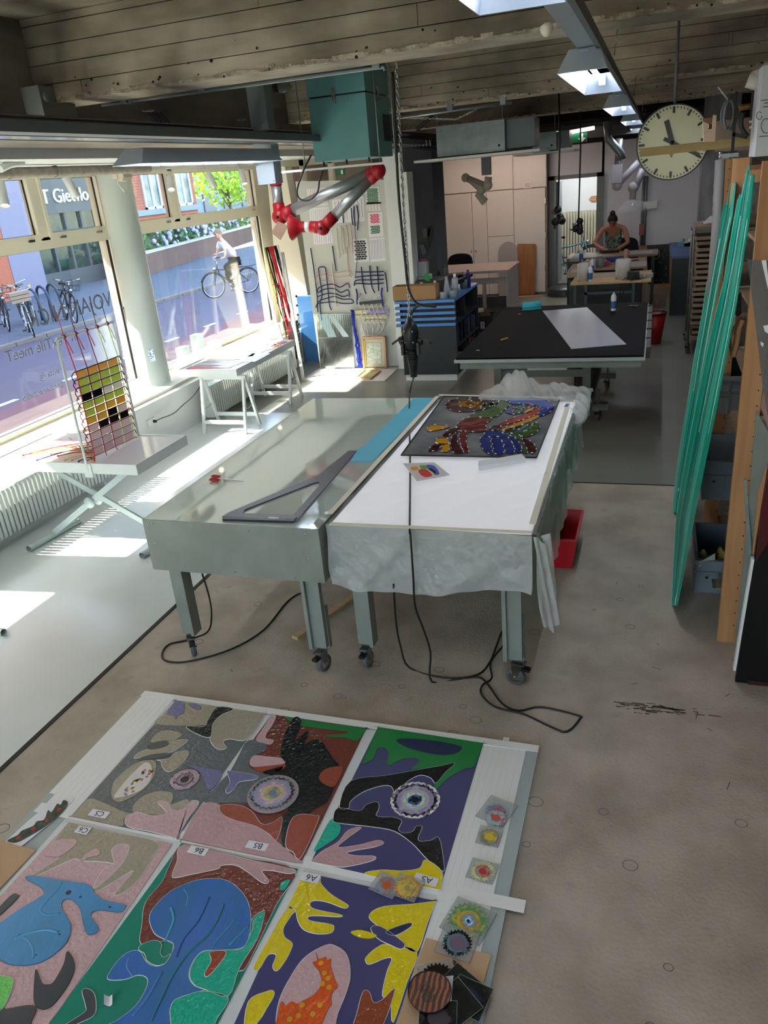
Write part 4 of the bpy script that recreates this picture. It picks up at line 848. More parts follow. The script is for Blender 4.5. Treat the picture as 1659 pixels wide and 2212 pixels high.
sample(k7, (1330, 655), .135, .15, -.3, 'square clear glass sample with a blue and red stain, farthest of all', [(.05, '#8fa8b3', .12), (.04, '#6f8ea8', .08), (.018, '#b05a50', .2)])
rosette(thing('glass_sample', 'clear glass sample with a torn light blue and red stain, just below the farthest sample', 'glass sample', F(k7(1325, 690), .028)), (1325, 692), [(.045, '#9cc0c8', .15), (.02, '#c2564a', .25)], k7, .028)
sample(k7, (1288, 797), .1, .1, -.05, 'small clear glass sample with a green yellow and red flower', [(.044, '#7c9a6c', .15), (.034, '#8a6a7a', .05), (.022, '#d5c13a', .3)])
sample(k7, (1250, 990), .115, .105, -.1, 'small clear glass sample with a red centre and faint yellow rays', [(.05, '#cfcf9a', .16), (.032, '#a89a8c', .03), (.016, '#b83a34', .05)])
sample(k7, (712, 1068), .115, .1, -.22, 'clear glass sample with a blue and orange burst, left of the orange sun sample', [(.042, '#8a9aa5', .15), (.02, '#c2603a', .25)], z=.0245)
sample(k7, (828, 1082), .115, .11, -.15, 'clear glass sample with an orange sun, right one of two on the yellow panel corner', [(.05, '#d08a3c', .2), (.04, '#d9bf5c', .05), (.012, '#a89058', 0)], z=.026)
sample(k7, (1170, 1268), .17, .16, -.25, 'large clear glass sample with a green and yellow eye rosette', [(.078, '#7fa07a', .1), (.068, '#5f8f68', .06), (.046, '#c2b23e', .05), (.032, '#b58a3a', .1), (.021, '#5aa6c6', 0), (.013, '#dfe8ec', 0), (.007, '#18306c', 0)])
sample(k7, (1108, 1392), .14, .13, -.1, 'clear glass sample with a black spiked ring around a blue and purple centre', [(.054, '#0d0f12', .12), (.04, '#5c858c', .08), (.03, '#77647c', 0)], z=.023)
dk = mat('smoky_glass', '#1c2423', .07, alpha=.75, spec=.9)
pile = [((1000, 1590), .13, .13, .5, 'smoky glass sample with a black ring under the folded white paper', '#0c0c0f'), ((1120, 1660), .15, .15, -.5, 'smoky glass sample with a green centre in the middle of the sample pile', '#1f4a3e'), ((1175, 1700), .13, .13, -.2, 'dark blue smoky glass sample at the right of the sample pile', '#232b45'), ((1090, 1740), .15, .14, .9, 'black smoky glass sample at the lower middle of the sample pile', '#161817'), ((1000, 1810), .13, .12, .2, 'black glass sample with a pale starburst, nearest in the sample pile', '#4b4147')]
for i, (q, w, h, a, l, col) in enumerate(pile):
    c = F(k7(*q), .022+i*.0065); t = thing('glass_sample', l, 'glass sample', c)
    r = Vector((math.cos(a), math.sin(a), 0)); u = Vector((-r.y, r.x, 0))
    MB().obox(c+Vector((0, 0, .002)), r*w/2, u*h/2, (0, 0, .0022)).build('plate', dk if i else clr, t)
    MB().tube([c+r*w/2*m+u*h/2*n+Vector((0, 0, .004)) for m, n in ((-1, -1), (1, -1), (1, 1), (-1, 1))], .001, 4, closed=True).build('plate_edge', mat('glass_edge_l', '#aab4b2', .3), t)
    rosette(t, q, [(.058, '#0a0a0c', .14), (.035, col, .06)], k7, .022+i*.0065+.0035, th=.0006)
t = thing('folded_paper_note', 'folded white paper note lying on the sample pile beside the orange disc', 'paper', F(kr(680, 1260), .05))
MB().poly([F(kr(*p), .056) for p in ((600, 1085), (762, 1070), (735, 1420), (565, 1445))], (0, 0, .001)).build('sheet', mat('grey_white_paper', '#b9bec1', .6), t)
t = thing('patterned_glass_disc', 'orange and grey marbled glass disc with a black rim on the sample pile', 'glass disc', F(kr(435, 1285), .055))
MB().poly(cyc(kr(435, 1290), .078, 40, z=.058), (0, 0, .006)).build('disc', mat('black_rim', '#141214', .3), t)
MB().poly(cyc(kr(435, 1287), .075, 40, z=.0642), (0, 0, .0008)).build('marbled_face', mat('marbled_orange', '#a5603f', .25, col2='#4b4542', scale=16, kind='wave', contrast=(.35, .5)), t)
rn = random.Random(9)
for i, q in enumerate([(365, 1235), (410, 1365)]):
    for r in (.02, .013, .007): MB().tube(cyc(kr(*q), r, 16, z=.0655), .0014, 4, closed=True).build('painted_swirl', mat('swirl_grey', '#46433f', .4), t)
t = thing('triangular_glass_offcut', 'triangular tan glass offcut with black scalloped paint above the sample pile', 'glass sample', F(kr(850, 950), .022))
MB().poly([F(kr(*p), .0216) for p in ((800, 780), (1060, 1240), (600, 1080))], (0, 0, .003)).build('plate', mat('tan_glass', '#a98868', .2), t)
MB().poly([F(kr(*p), .025) for p in smooth_closed([(760, 855), (800, 880), (815, 930), (800, 985), (740, 1020), (665, 1020), (700, 985), (760, 960), (765, 910)], 3)], (0, 0, .0006)).build('black_scallop', M_blk, t)
MB().poly([F(kr(*p), .025) for p in smooth_closed([(800, 1050), (840, 1000), (890, 975), (945, 980), (945, 1005), (880, 1010), (840, 1040), (800, 1080)], 3)], (0, 0, .0006)).build('black_scallop', M_blk, t)
# ---------------- window side ----------------
def radiator(label, y0, y1, z0, z1, x=-5.27):
    t = thing('radiator', label, 'radiator', (x-.07, (y0+y1)/2, 0)); n = int((y1-y0)/.052); m0 = None
    wm = mat('radiator_white', '#c9cfcc', .4)
    for i in range(n):
        y = y0+(i+.5)*(y1-y0)/n
        if m0 is None:
            b = MB()
            for xx in (-.11, -.065, -.02):
                b.tube([(xx, 0, z0+.03), (xx, 0, z1-.03)], .018, 6)
            pr_ = [(.0, z0+.02), (-.01, z0), (-.12, z0), (-.13, z0+.02), (-.13, z1-.03), (-.115, z1), (-.015, z1), (0, z1-.03)]
            b.poly([(p[0], -.017, p[1]) for p in pr_], (0, .034, 0))
            m0 = b.build('radiator_column', wm, None); ORG[m0.name] = Vector((0, 0, 0)); o = m0
        else:
            o = m0.copy(); COL.objects.link(o)
        o.parent = t; o.location = (x-t.location.x, y-t.location.y, 0)
    MB().tube([(x-.06, y0+.01, z0+.06), (x-.06, y1-.01, z0+.06)], .015, 8).build('header_pipe', wm, t)
    for y in (y0+.3, y1-.3): MB().tube([(x-.06, y, z0+.01), (x-.02, y, z0-.03), (x+.0, y, .0)], .014, 8).build('foot', wm, t)
    return t
radiator('white column radiator under the left window behind the display table', 3.4, 6.5, .09, .5)
radiator('white column radiator under the second window behind the trestle table', 8.45, 11.1, .07, .47)
sk_ = MB().obox((-5.498, 7.67, .3), (.006, 0, 0), (0, .08, 0), (0, 0, .04)); p = P(327, 912, x=-5.49)
t = thing('wall_socket', 'white double wall socket below the sill beside the white column', 'socket', p)
MB().obox(p, (.008, 0, 0), (0, .075, 0), (0, 0, .04)).build('plate', M_white, t)
for d in (-.037, .037): MB().lathe(p+Vector((.006, d, 0)), [(.026, .004), (.024, .004), (.022, 0), (0, 0)], 14, (1, 0, 0)).build('outlet', M_paper, t)
pl = MB().tube([p+Vector((.01, .037, 0)), p+Vector((.04, .037, 0))], .018, 10)
pts = [p+Vector((.04, .037, 0)), P(345, 905, x=-5.4), P(375, 893, x=-5.38), P(395, 875, x=-5.36), P(415, 858, x=-5.34), P(430, 838, x=-5.3), P(443, 815, x=-5.28)]
pl.tube(smooth_open(pts, 4), .005, 6); single('extension_lead', pl, M_cable, 'black power cord plugged into the wall socket by the column', 'cord')
wht = mat('white_lacquer', '#d7dcdb', .25)
# crossed-leg display table
t = thing('display_table', 'white display table on crossed steel tube legs under the left window', 'table', (-4.85, 5.42, 0))
dx0, dx1, dy0, dy1 = -5.45, -3.965, 5.05, 5.81
MB().box(dx0, dx1, dy0, dy1, .70, .712).build('table_top', mat('glossy_white_top', '#d2cfd2', .08, spec=.8), t)
for nm, bx in (('rim_front', (dx0, dx1, dy0-.012, dy0)), ('rim_back', (dx0, dx1, dy1, dy1+.012)), ('rim_end', (dx1, dx1+.012, dy0-.012, dy1+.012)), ('rim_end', (dx0-.012, dx0, dy0-.012, dy1+.012))):
    MB().box(bx[0], bx[1], bx[2], bx[3], .632, .722).build(nm, wht, t)
gm = mat('pale_grey_tube', '#b4bfbd', .35)
def gy(px, py, y): return P(px, py, y=y)
cc = P(210, 1075, y=5.2)
f1a, f1b = P(62, 1186, z=.03), P(172, 1124, z=.03)
f2a = Vector((f1a.x+1.13, 4.77, .03)); f2b = Vector((f1b.x+1.13, 5.42, .03))
for k, (fa, fb) in enumerate(((f1a, f1b), (f2a, f2b))):
    MB().tube([fa, fb], .026, 14, cap=False).build('foot_tube', gm, t)
    MB().tube([fa, fa+(fb-fa)*.25], .029, 14, cap=False).build('foot_sleeve', gm, t)
m1 = f1a.lerp(f1b, .5)+Vector((0, 0, .02)); m2 = f2a.lerp(f2b, .5)+Vector((0, 0, .02))
t1 = Vector((-4.13, m1.y+.12, .63)); t2 = Vector((-4.98, m2.y+.05, .63))
MB().bar(m1, t1, .022, .05).build('leg', gm, t); MB().bar(m2+Vector((0, .03, 0)), t2+Vector((0, .03, 0)), .022, .05).build('leg', gm, t)
pc = m1.lerp(t1, .5); MB().lathe(pc+Vector((0, -.03, 0)), [(0, 0), (.05, 0), (.05, .012), (.038, .014), (0, .014)], 20, (0, 1, 0)).build('pivot_disc', gm, t)
MB().lathe(pc+Vector((.04, .04, 0)), [(0, 0), (.045, 0), (.045, .012), (0, .014)], 20, (0, 1, 0)).build('pivot_disc', gm, t)
f3 = P(8, 1366, z=.028); tt = MB().tube([f3, f3+Vector((-.6, .1, 0))], .026, 14, cap=False); single('steel_tube_foot', tt, gm, 'open end of a pale steel tube on the white floor at the left edge', 'tube')
# rope and glass loom panel standing on it
XP = -4.44
t = thing('woven_rope_panel', 'glass tiles laced in dark red rope in a white frame on the display table', 'artwork', P(250, 960, z=.715))
def q_(px, py): return P(px, py, x=XP)
bl, br, tl, tr = P(187, 998, x=XP), P(306, 936, x=XP), q_(137, 728), q_(258, 697)
bl.y = dy0-.02; br = Vector((XP, dy1-.02, .715)); bl.z = .64
tl = Vector((XP, bl.y+.02, tl.z)); tr = Vector((XP, br.y, tl.z+.0))
fm = mat('white_steel_rod', '#c9cdca', .35)
MB().tube([bl, tl], .011, 8).build('frame_post', fm, t); MB().tube([br, tr], .011, 8).build('frame_post', fm, t); MB().tube([tl, tr], .012, 8).build('frame_bar', fm, t)
MB().box(XP-.04, XP+.04, dy0-.022, dy0-.016, .60, .72).build('bracket', wht, t)
TL, TR, BL, BR = q_(163, 803), q_(253, 770), q_(203, 985), q_(290, 945)
def bi(u, v): return TL.lerp(TR, u).lerp(BL.lerp(BR, u), v)
rows = [('#dcbc78',)*4, ('#c2cf7c',)*4, ('#c2cf7c',)*4, ('#26262a', '#26262a', '#d5d6d4', '#dadbd8'), ('#c2cf7c',)*4, ('#c2cf7c', '#d6bf68', '#d6bf68', '#d8b45e'), ('#d6bf68', '#d6bf68', '#26262a', '#d8d0d0'), ('#d9cdd0', '#26262a', '#26262a', '#26262a'), ('#dccfd2',)*4, ('#d3ccd3',)*4, ('#d9c6cc',)*4]
NR = len(rows); us = [0, .25, .5, .75, 1.0]
for i, r in enumerate(rows):
    for j in range(4):
        a, b_, c, d = bi(us[j]+.012, (i+.06)/NR), bi(us[j+1]-.012, (i+.06)/NR), bi(us[j+1]-.012, (i+.94)/NR), bi(us[j]+.012, (i+.94)/NR)
        MB().poly([a, b_, c, d], (-.006, 0, 0)).build('glass_tile', mat('tile_'+r[j][1:], r[j], .15, spec=.7, trans=.6), t)
rd, bk = mat('dark_red_rope', '#8c1d28', .8), mat('navy_rope', '#171a2c', .8); rdb = mat('bright_red_rope', '#d4202c', .8); ylr = mat('lime_rope', '#c3cf5a', .8); pkr = mat('pink_rope', '#c98a92', .8)
for i in range(NR+1):
    m = bk if i < 5 else (rd if i < 9 else mat('dusty_rope', '#8f5960', .8))
    a, c = bi(-.04, i/NR), bi(1.04, i/NR); pts = [a+Vector((.005, 0, 0))]+[bi(u, i/NR)+Vector((.006+.004*(k % 2), 0, 0)) for k, u in enumerate(us)]+[c+Vector((.005, 0, 0)), bi(1.08, (i+.6)/NR)]
    MB().tube(pts, .0045, 6).build('weft_rope', m, t)
    if i < NR-1:
        a = bi(-.04, i/NR); c = bi(-.04, (i+1)/NR); MB().tube([a, a+Vector((0, -.03, -.02)), a.lerp(c, .6)+Vector((0, -.035, 0)), bi(-.05, (i+1.5)/NR)], .004, 6).build('side_rope', m, t)
for j, u in enumerate(us):
    m = (rdb, rd, rd, ylr, ylr)[j]; top = tl.lerp(tr, .12+.19*j)
    MB().tube([top, bi(u, 0)+Vector((.007, 0, 0)), bi(u, .5)+Vector((.007, 0, 0)), bi(u, 1)+Vector((.007, 0, 0)), bi(u, 1)+Vector((.02+.02*j, -.03, -.05))], .0042, 6).build('warp_rope', m, t)
    MB().tube([top+Vector((0, 0, .005)), top+Vector((0, -.01, .13)), top+Vector((0, -.02, .2))], .003, 5).build('rope_end', (rdb, bk, bk, bk, bk)[j], t)
    MB().tube([top, top+Vector((.01, .02, -.06)), top+Vector((.02, .035, -.14))], .004, 5).build('rope_tail', (rdb, rdb, rdb, ylr, ylr)[j], t)
    MB().lathe(top-Vector((0, .012, 0)), [(.013, 0), (.017, .005), (.017, .018), (.013, .024)], 10, (0, 1, 0)).build('rope_knot', rd, t)
ends = thing('rope_fringe', 'loose red yellow and blue rope ends lying fanned out on the display table', 'rope', P(110, 980, z=.72))
ec = ['#c2202a', '#d8b12c', '#24306c', '#c9cf62', '#d4502c', '#8c1d28', '#d8b12c', '#c98a92', '#1d2030', '#c2202a', '#c9922c']
rn = random.Random(12)
for i, c in enumerate(ec):
    a = P(200+i*.5, 955+i*4.5, z=.722); e = P(50+i*15, 985-rn.uniform(-8, 12)+i*.6, z=.722)
    m_ = a.lerp(e, .5)+Vector((0, rn.uniform(-.03, .03), .015)); MB().tube(smooth_open([a, m_, e], 5), .0045, 6).build('rope_strand', mat('strand_'+c[1:], c, .8), ends)
    MB().ball(e, .009, 6).build('rope_knot', mat('strand_'+c[1:], c, .8), ends)
for i in range(4):
    a = P(90+i*20, 955-i*3, z=.724); e = P(200, 975+i*5, z=.724); MB().tube([a, a.lerp(e, .5), e], .003, 5).build('rope_strand', mat('strand_c2202a', '#c2202a', .8), ends)
# trestle table
t = thing('trestle_table', 'white table on folding trestles showing colourful glass samples by the second window', 'table', (-5.05, 9, 0))
x0, x1, y0, y1 = -5.48, -4.66, 8.13, 9.84
MB().box(x0+.02, x1-.02, y0+.02, y1-.02, .755, .762).build('table_top', mat('white_sample_top', '#dfdfdd', .3), t)
for bx in ((x0, x1, y0, y0+.02), (x0, x1, y1-.02, y1), (x0, x0+.02, y0+.02, y1-.02), (x1-.02, x1, y0+.02, y1-.02)): MB().box(*bx, .685, .77).build('rim', wht, t)
def trestle(yc):
    s = 1
    for xx in (-5.17, -4.66+.06):
        MB().bar((xx, yc-.17, .0), (xx, yc-.02, .66), .038, .03, (1, 0, 0)).build('leg', wht, t); MB().bar((xx, yc+.22, .0), (xx, yc+.02, .66), .038, .03, (1, 0, 0)).build('leg', wht, t)
        MB().tube([(xx, yc-.11, .3), (xx, yc+.0, .28), (xx, yc+.13, .31)], .004, 6).build('stay_wire', M_steel, t)
    MB().box(-5.2, -4.57, yc-.025, yc+.025, .64, .685).build('top_rail', wht, t)
    MB().box(-5.17, -4.6, yc-.155, yc-.13, .12, .165).build('cross_rail', wht, t); MB().box(-5.17, -4.6, yc+.165, yc+.19, .13, .175).build('cross_rail', wht, t)
trestle(8.02+.16); trestle(9.5)
sw = [((200, 610), (700, 600), 24, '#b43244', 'dark red glass strips'), ((300, 570), (790, 565), 30, '#8aa89a', 'grey green glass tile strip'), ((370, 545), (800, 548), 14, '#3a4a5c', 'thin dark blue glass strip'), ((440, 512), (760, 505), 26, '#d8c184', 'pale amber glass strip'), ((690, 505), (860, 500), 22, '#b49a68', 'brown glass sample'), ((540, 452), (700, 448), 14, '#c9b45a', 'thin yellow glass strip'), ((610, 415), (740, 400), 30, '#7d6cb0', 'violet glass sample'), ((785, 430), (890, 400), 30, '#d92a2a', 'bright red glass sample'), ((870, 435), (1060, 430), 34, '#7cc0c4', 'turquoise glass sample'), ((790, 475), (960, 462), 36, '#cdb280', 'tan glass sample'), ((750, 350), (850, 350), 36, '#dfc04a', 'round yellow glass sample'), ((890, 350), (1010, 330), 36, '#9a86c8', 'lilac glass sample'), ((970, 392), (1060, 388), 24, '#c2923c', 'ochre glass sample'), ((1050, 368), (1110, 362), 40, '#a8907a', 'brown disc glass sample'), ((1100, 398), (1190, 390), 20, '#d84a44', 'coral glass sample'), ((1100, 350), (1180, 335), 40, '#d8a8a4', 'pink glass sample'), ((1190, 355), (1270, 345), 30, '#e02020', 'scarlet glass sample at the far end'), ((1250, 330), (1330, 310), 24, '#8a5cc0', 'purple glass sample at the far corner'), ((860, 545), (1040, 450), 50, '#7fb0e0', 'light blue paper edge strip')]
def tk6(x, y, z=.764): return P(370+x/5.352, 680+y/5.352, z=z)
for i, (a, b_, w, c, l) in enumerate(sw):
    a_, c_ = tk6(*a), tk6(*b_); m = a_.lerp(c_, .5); wy = abs((tk6(a[0], a[1]-w/2)-tk6(a[0], a[1]+w/2)).y)/2
    d = (c_-a_)/2; n_ = Vector((-d.y, d.x, 0)).normalized()
    single('glass_swatch', MB().obox(m, d, n_*max(.02, wy*1.1), (0, 0, .003)), mat('swatch_'+c[1:], c, .2, spec=.7), l+' on the trestle table', 'glass sample')
# stacked acrylic boxes on the sill
acr = glassmat('acrylic_box', '#e4efed', body=.25, bodycol='#dfeae8')
for i, (px, py, w, h, l) in enumerate(((480, 790, .16, .32, 'left'), (520, 775, .16, .36, 'middle'), (556, 760, .2, .26, 'right'))):
    p = P(px, py, z=.565); p.x = -6.05
    t = thing('glass_brick_stack', 'stack of clear glass bricks on the window sill, the %s one of three' % l, 'glass bricks', p)
    for k in range(int(h/.09)): MB().box(p.x-.06, p.x+.06, p.y-w/2, p.y+w/2, .567+k*.09, .567+k*.09+.085).build('glass_brick', acr, t)
    MB().tube([(p.x+.062, p.y-w/2, .7), (p.x+.062, p.y+w/2, .7)], .002, 4).build('tie_band', M_paper, t)
# spot lights on the track
track = thing('lighting_track', 'white lighting track below the soffit along the windows', 'light track', (-5.72, 7.5, 3.05))
MB().box(-5.74, -5.70, 3.0, 12.0, 3.035, 3.06).build('rail', wht, track)
for i in range(16): MB().box(-5.74, -5.72, 4.0+i*.5, 4.01+i*.5, 3.06, 3.1).build('hanger', wht, track)
names = ['at the left picture edge', 'before the open left window sash', 'before the second window, nearest the column', 'before the middle of the second window', 'before the far end of the second window']
for i, (top, bot) in enumerate((((0, 400), (12, 452)), ((145, 388), (170, 432)), ((365, 388), (371, 415)), ((449, 378), (467, 410)), ((522, 372), (530, 402)))):
    a = P(*top, x=-5.66); c = P(*bot, x=-5.6); d = (c-a).normalized()
    t = thing('spot_light', 'white cylindrical track spotlight '+names[i], 'spotlight', a)
    L_ = min((c-a).length, .24); c = a+d*L_
    MB().lathe(a-d*.03, [(0, 0), (.04, .0), (.045, .005), (.045, L_), (.04, L_), (.036, L_-.02), (0, L_-.02)], 20, d).build('lamp_head', wht, t)
    MB().tube([a+d*.04+Vector((0, .04, .0)), Vector((-5.72, a.y+.03, 3.04))], .009, 8).build('stem', wht, t)
    MB().lathe(a-d*.03, [(0, L_-.012), (.03, L_-.012), (.03, L_-.010), (0, L_-.009)], 16, d).build('bulb', mat('warm_bulb', '#ffe2c0', emit=2.5), t)
pj = thing('ceiling_junction_box', 'cream junction box with looped cords hanging by the column', 'junction box', P(262, 372, x=-5.5))
c = P(262, 370, x=-5.5); MB().box(c.x-.07, c.x+.07, c.y-.08, c.y+.08, c.z-.07, c.z+.05).build('box', mat('cream_plastic', '#d9d3c2', .5), pj)
MB().box(c.x-.03, c.x+.03, c.y-.05, c.y+.05, c.z-.1, c.z-.07).build('plug', mat('cream_plastic', '#d9d3c2', .5), pj)
MB().tube([c+Vector((0, -.09, 0)), c+Vector((0, -.1, -.12)), c+Vector((0, -.02, -.2)), c+Vector((0, .06, -.16)), c+Vector((0, .07, -.04))], .006, 6).build('cord_loop', mat('cream_plastic', '#d9d3c2', .5), pj)
MB().tube([c+Vector((0, -.02, .05)), c+Vector((0, -.04, .09)), c+Vector((0, .03, .1)), c+Vector((0, .0, .13))], .012, 6).build('cord_coil', M_cable, pj)
pp = MB().tube([(-5.35, 3, 3.02), (-5.35, 8.15, 3.02)], .045, 12)
for yy in (4.8, 5.6, 6.0, 6.6): pp.lathe((-5.35, yy, 3.02), [(.05, 0), (.054, .01), (.054, .03), (.05, .04)], 12, (0, 1, 0))
single('heating_pipe', pp, mat('old_painted_pipe', '#8a827a', .7, col2='#a39a90', scale=12), 'old painted pipe under the soffit above the left window', 'pipe')
pv_ = MB().tube([P(0, 365, x=-5.0), P(20, 355, x=-5.0), P(48, 350, x=-5.0)], .03, 10); single('curved_white_pipe', pv_, wht, 'short white bent pipe under the soffit at the left edge', 'pipe')
# rope bundle on a stand
t = thing('rope_bundle', 'bundle of red, black and yellow knotted ropes hanging beside the second window', 'rope', P(640, 790, z=0))
top = P(585, 533, y=11.2)
rn = random.Random(6)
cols = ['#c8b860']*2+['#15151c']*5+['#c41f2a']*9+['#1b2040']*2+['#15151c']*2+['#e6e2de']*3
for i, c in enumerate(cols):
    u = i/len(cols); a = P(571+u*31, 535-u*6, y=11.2); e = P(617+u*28, 700+rn.uniform(-15, 40), y=11.2)
    pts = [a]+[a.lerp(e, k/5)+Vector((rn.uniform(-.015, .015), rn.uniform(-.03, .03), 0)) for k in range(1, 5)]+[e]
    MB().tube(pts, .008, 5).build('rope_strand', mat('strand_'+c[1:], c, .8), t)
for k in range(7):
    a = P(590+k*7, 590+k*25, y=11.17); MB().tube([a-Vector((.06, 0, 0)), a+Vector((.05, 0, .01))], .006, 5).build('cross_rope', mat('strand_c41f2a', '#c41f2a', .8), t)
for k in range(8):
    a = P(640+k*1.5, 640+k*20, y=11.15); MB().ball(a, .02, 6).build('rope_knot', mat('strand_15151c', '#15151c', .8), t)
st_ = thing('wooden_stand', 'white slatted stand leaning behind the rope bundle', 'stand', P(640, 815, z=0))
a, e = P(558, 480, y=11.5), P(617, 815, y=11.3)
MB().bar(P(547, 478, y=11.45), P(603, 730, y=11.45), .05, .02, (0, 1, 0)).build('rail', mat('cream_wood', '#d8cfbd', .5), st_)
MB().bar(P(610, 545, y=11.3), P(655, 818, z=.0), .04, .03, (0, 1, 0)).build('rail', wht, st_)
MB().bar(P(600, 700, y=11.35), P(632, 818, z=.0), .04, .03, (0, 1, 0)).build('rail', wht, st_)
MB().bar(P(630, 800, y=11.33), P(652, 785, y=11.3), .02, .03, (0, 1, 0)).build('rung', wht, st_)
cb_ = MB().box(*[P(618, 740, y=11.42).x, P(645, 740, y=11.42).x, 11.4, 11.5, .15, .75]); single('dark_crate_stack', cb_, mat('dark_slate', '#3c4246', .6), 'dark slate panels behind the lower rope bundle', 'panel')
# corner column, half cream, half blue
cx = P(640, 500, y=12.0).x; a, c = P(640, 800, y=11.95), P(690, 800, y=11.95)
cm = thing('corner_cabinet', 'tall blue panel with glossy face beside the display board', 'panel', (a.x, 12, 0))
a, c, e, g = P(652, 630, y=11.9), P(677, 640, y=11.9), P(664, 802, y=11.6), P(697, 780, y=11.6)
MB().poly([P(640, 640, y=11.85), P(671, 640, y=11.85), P(693, 775, y=11.85), P(663, 800, y=11.85)], (0, .12, 0)).build('blue_panel', mat('sky_blue_lacquer', '#4b83c4', .12, spec=.8), cm)
struct('wall_corner_post', MB().poly([P(575, 360, y=12.0), P(615, 360, y=12.0), P(665, 640, y=12.0), P(650, 640, y=12.0), P(628, 780, y=12.0), P(607, 700, y=12.0)], (0, .25, 0)), M_cream)
# third window at the corner seen between post and board
w5 = MB(); X0 = P(620, 400, y=13).x
b = MB(); b.box(-6.2, -3.9, 13.0, 13.06, .0, .62); struct('wall_corner_low', b, mat('cream_panelling', '#cbb9a6', .6))
f = MB(); 
for xx in (-6.2, -5.6, -5.1, -3.95): f.box(xx-.04, xx+.04, 12.96, 13.06, .6, 3.1)
f.box(-6.2, -3.9, 12.96, 13.06, 2.35, 2.47); f.box(-6.2, -3.9, 12.96, 13.06, .58, .66); f.box(-6.2, -3.9, 12.96, 13.06, 3.0, 3.12)
w = struct('window_5', f, M_cream); MB().box(-6.2, -3.9, 13.0, 13.008, .62, 3.05).build('pane', M_glass, w)
text_mb('ZNO', P(650, 655, y=12.99), (1, 0, 0), (0, 0, 1), .16, .001).build('lettering', mat('letter_white', '#f4f4f4', .5), w)
# display board with textile works
YB = 11.32
def B(px, py, o=.02): return P(px, py, y=YB-o)
bd = thing('display_board', 'tall pale grey display board standing on the floor, covered with rope works', 'board', (-4.3, YB, 0))
MB().poly([P(638, 392, y=YB), P(832, 388, y=YB), P(862, 790, y=YB), P(692, 795, y=YB)], (0, .04, 0)).build('board', mat('pale_grey_mdf', '#c4c5bf', .7), bd)
pap = M_paper
def sheet(cn, label, deco=None, name='pinned_sheet'):
    t = thing(name, label, 'paper', B(*cn[0]))
    MB().poly([B(*c, .004) for c in cn], (0, .003, 0)).build('sheet', pap, t)
    if deco: deco(t, lambda u, v: B(cn[0][0]+(cn[1][0]-cn[0][0])*u+(cn[3][0]-cn[0][0])*v, cn[0][1]+(cn[1][1]-cn[0][1])*u+(cn[3][1]-cn[0][1])*v, .006))
def bricks(col, nu, nv, u0=.08, u1=.92, v0=.08, v1=.92):
    def f(t, g):
        b = MB()
        for j in range(nv):
            for i in range(nu):
                ua = u0+(u1-u0)*(i+(.35 if j % 2 else 0))/(nu+.35); ub = ua+(u1-u0)/(nu+.35)*.86; va = v0+(v1-v0)*j/nv; vb = va+(v1-v0)/nv*.72
                b.poly([g(ua, va), g(ub, va), g(ub, vb), g(ua, vb)], (0, -.001, 0))
        b.build('brick_print', mat('print_'+col[1:], col, .7), t, kind='stuff')
    return f
def lines(cols, n, v0=.08, v1=.9):
    def f(t, g):
        for i in range(n):
            u = .08+.84*i/(n-1); c = cols[i % len(cols)]; MB().tube([g(u, v0), g(u+.01*(-1)**i, (v0+v1)/2), g(u, v1)], .0022, 4).build('drawn_line', mat('line_'+c[1:], c, .8), t)
    return f
def both(*fs):
    def f(t, g):
        for k in fs: k(t, g)
    return f
sheet([(789, 405), (819, 403), (823, 440), (791, 442)], 'white sheet with green brick pattern at the top right of the board', bricks('#1f7a4a', 5, 11))
sheet([(791, 438), (823, 436), (825, 455), (793, 456)], 'small white sheet with pale orange marks under the green brick sheet', lines(['#dcae6a', '#cfa7a0'], 5))
sheet([(794, 460), (826, 457), (829, 511), (797, 513)], 'white sheet with a pink brick block above a green brick block', both(bricks('#e63f6c', 3, 6, .15, .8, .08, .45), bricks('#2a6a4c', 5, 5, .15, .8, .55, .88)))
sheet([(798, 515), (830, 512), (834, 563), (801, 566)], 'pale sheet with faint cream and grey lines, lowest in the right column', lines(['#b9b3d6', '#d9cfe0'], 9))
sheet([(762, 517), (793, 515), (798, 565), (766, 567)], 'sheet with a black woven grid drawing', bricks('#1d1d2c', 4, 9))
sheet([(717, 432), (785, 424), (788, 478), (722, 482)], 'wide white sheet behind the hanging blue ropes', lines(['#c88a8a', '#2a3a8a', '#9aa0c0'], 8))
sheet([(668, 450), (710, 446), (716, 495), (672, 500)], 'white sheet with pale grey vertical stripes', lines(['#b9b9cc'], 9))
sheet([(676, 500), (716, 498), (720, 524), (678, 528)], 'white sheet with pink marks below the striped sheet', lines(['#dc8aa0', '#7a7ab8'], 8))
sheet([(663, 408), (703, 405), (704, 424), (664, 425)], 'small sheet with yellow and red zigzags at the top left of the board', lines(['#d9b63a', '#c03a3a'], 9))
sheet([(680, 438), (709, 430), (710, 443), (684, 446)], 'small pink patterned sheet under the yellow one', lines(['#d23a7a'], 6))
def rope(name, label, paths, cols, r=.008, parts='rope'):
    t = thing(name, label, 'rope artwork', B(*paths[0][0]))
    for i, p in enumerate(paths):
        MB().tube(smooth_open([B(*q, .03) for q in p], 4), r, 5).build(parts, mat('cord_'+cols[i % len(cols)][1:], cols[i % len(cols)], .8), t)
    return t
def r5(x, y): return (560+x/4.4235, 330+y/4.424)
def rr_(l): return [r5(*p) for p in l]
nv = '#20285c'
rope('hanging_blue_ropes', 'dark blue ropes hanging over the wide white sheet', [rr_(l) for l in ([(790, 450), (795, 560), (805, 670)], [(880, 530), (885, 620), (895, 690)], [(905, 510), (905, 600), (918, 700)], [(930, 500), (945, 600), (940, 740)])], [nv])
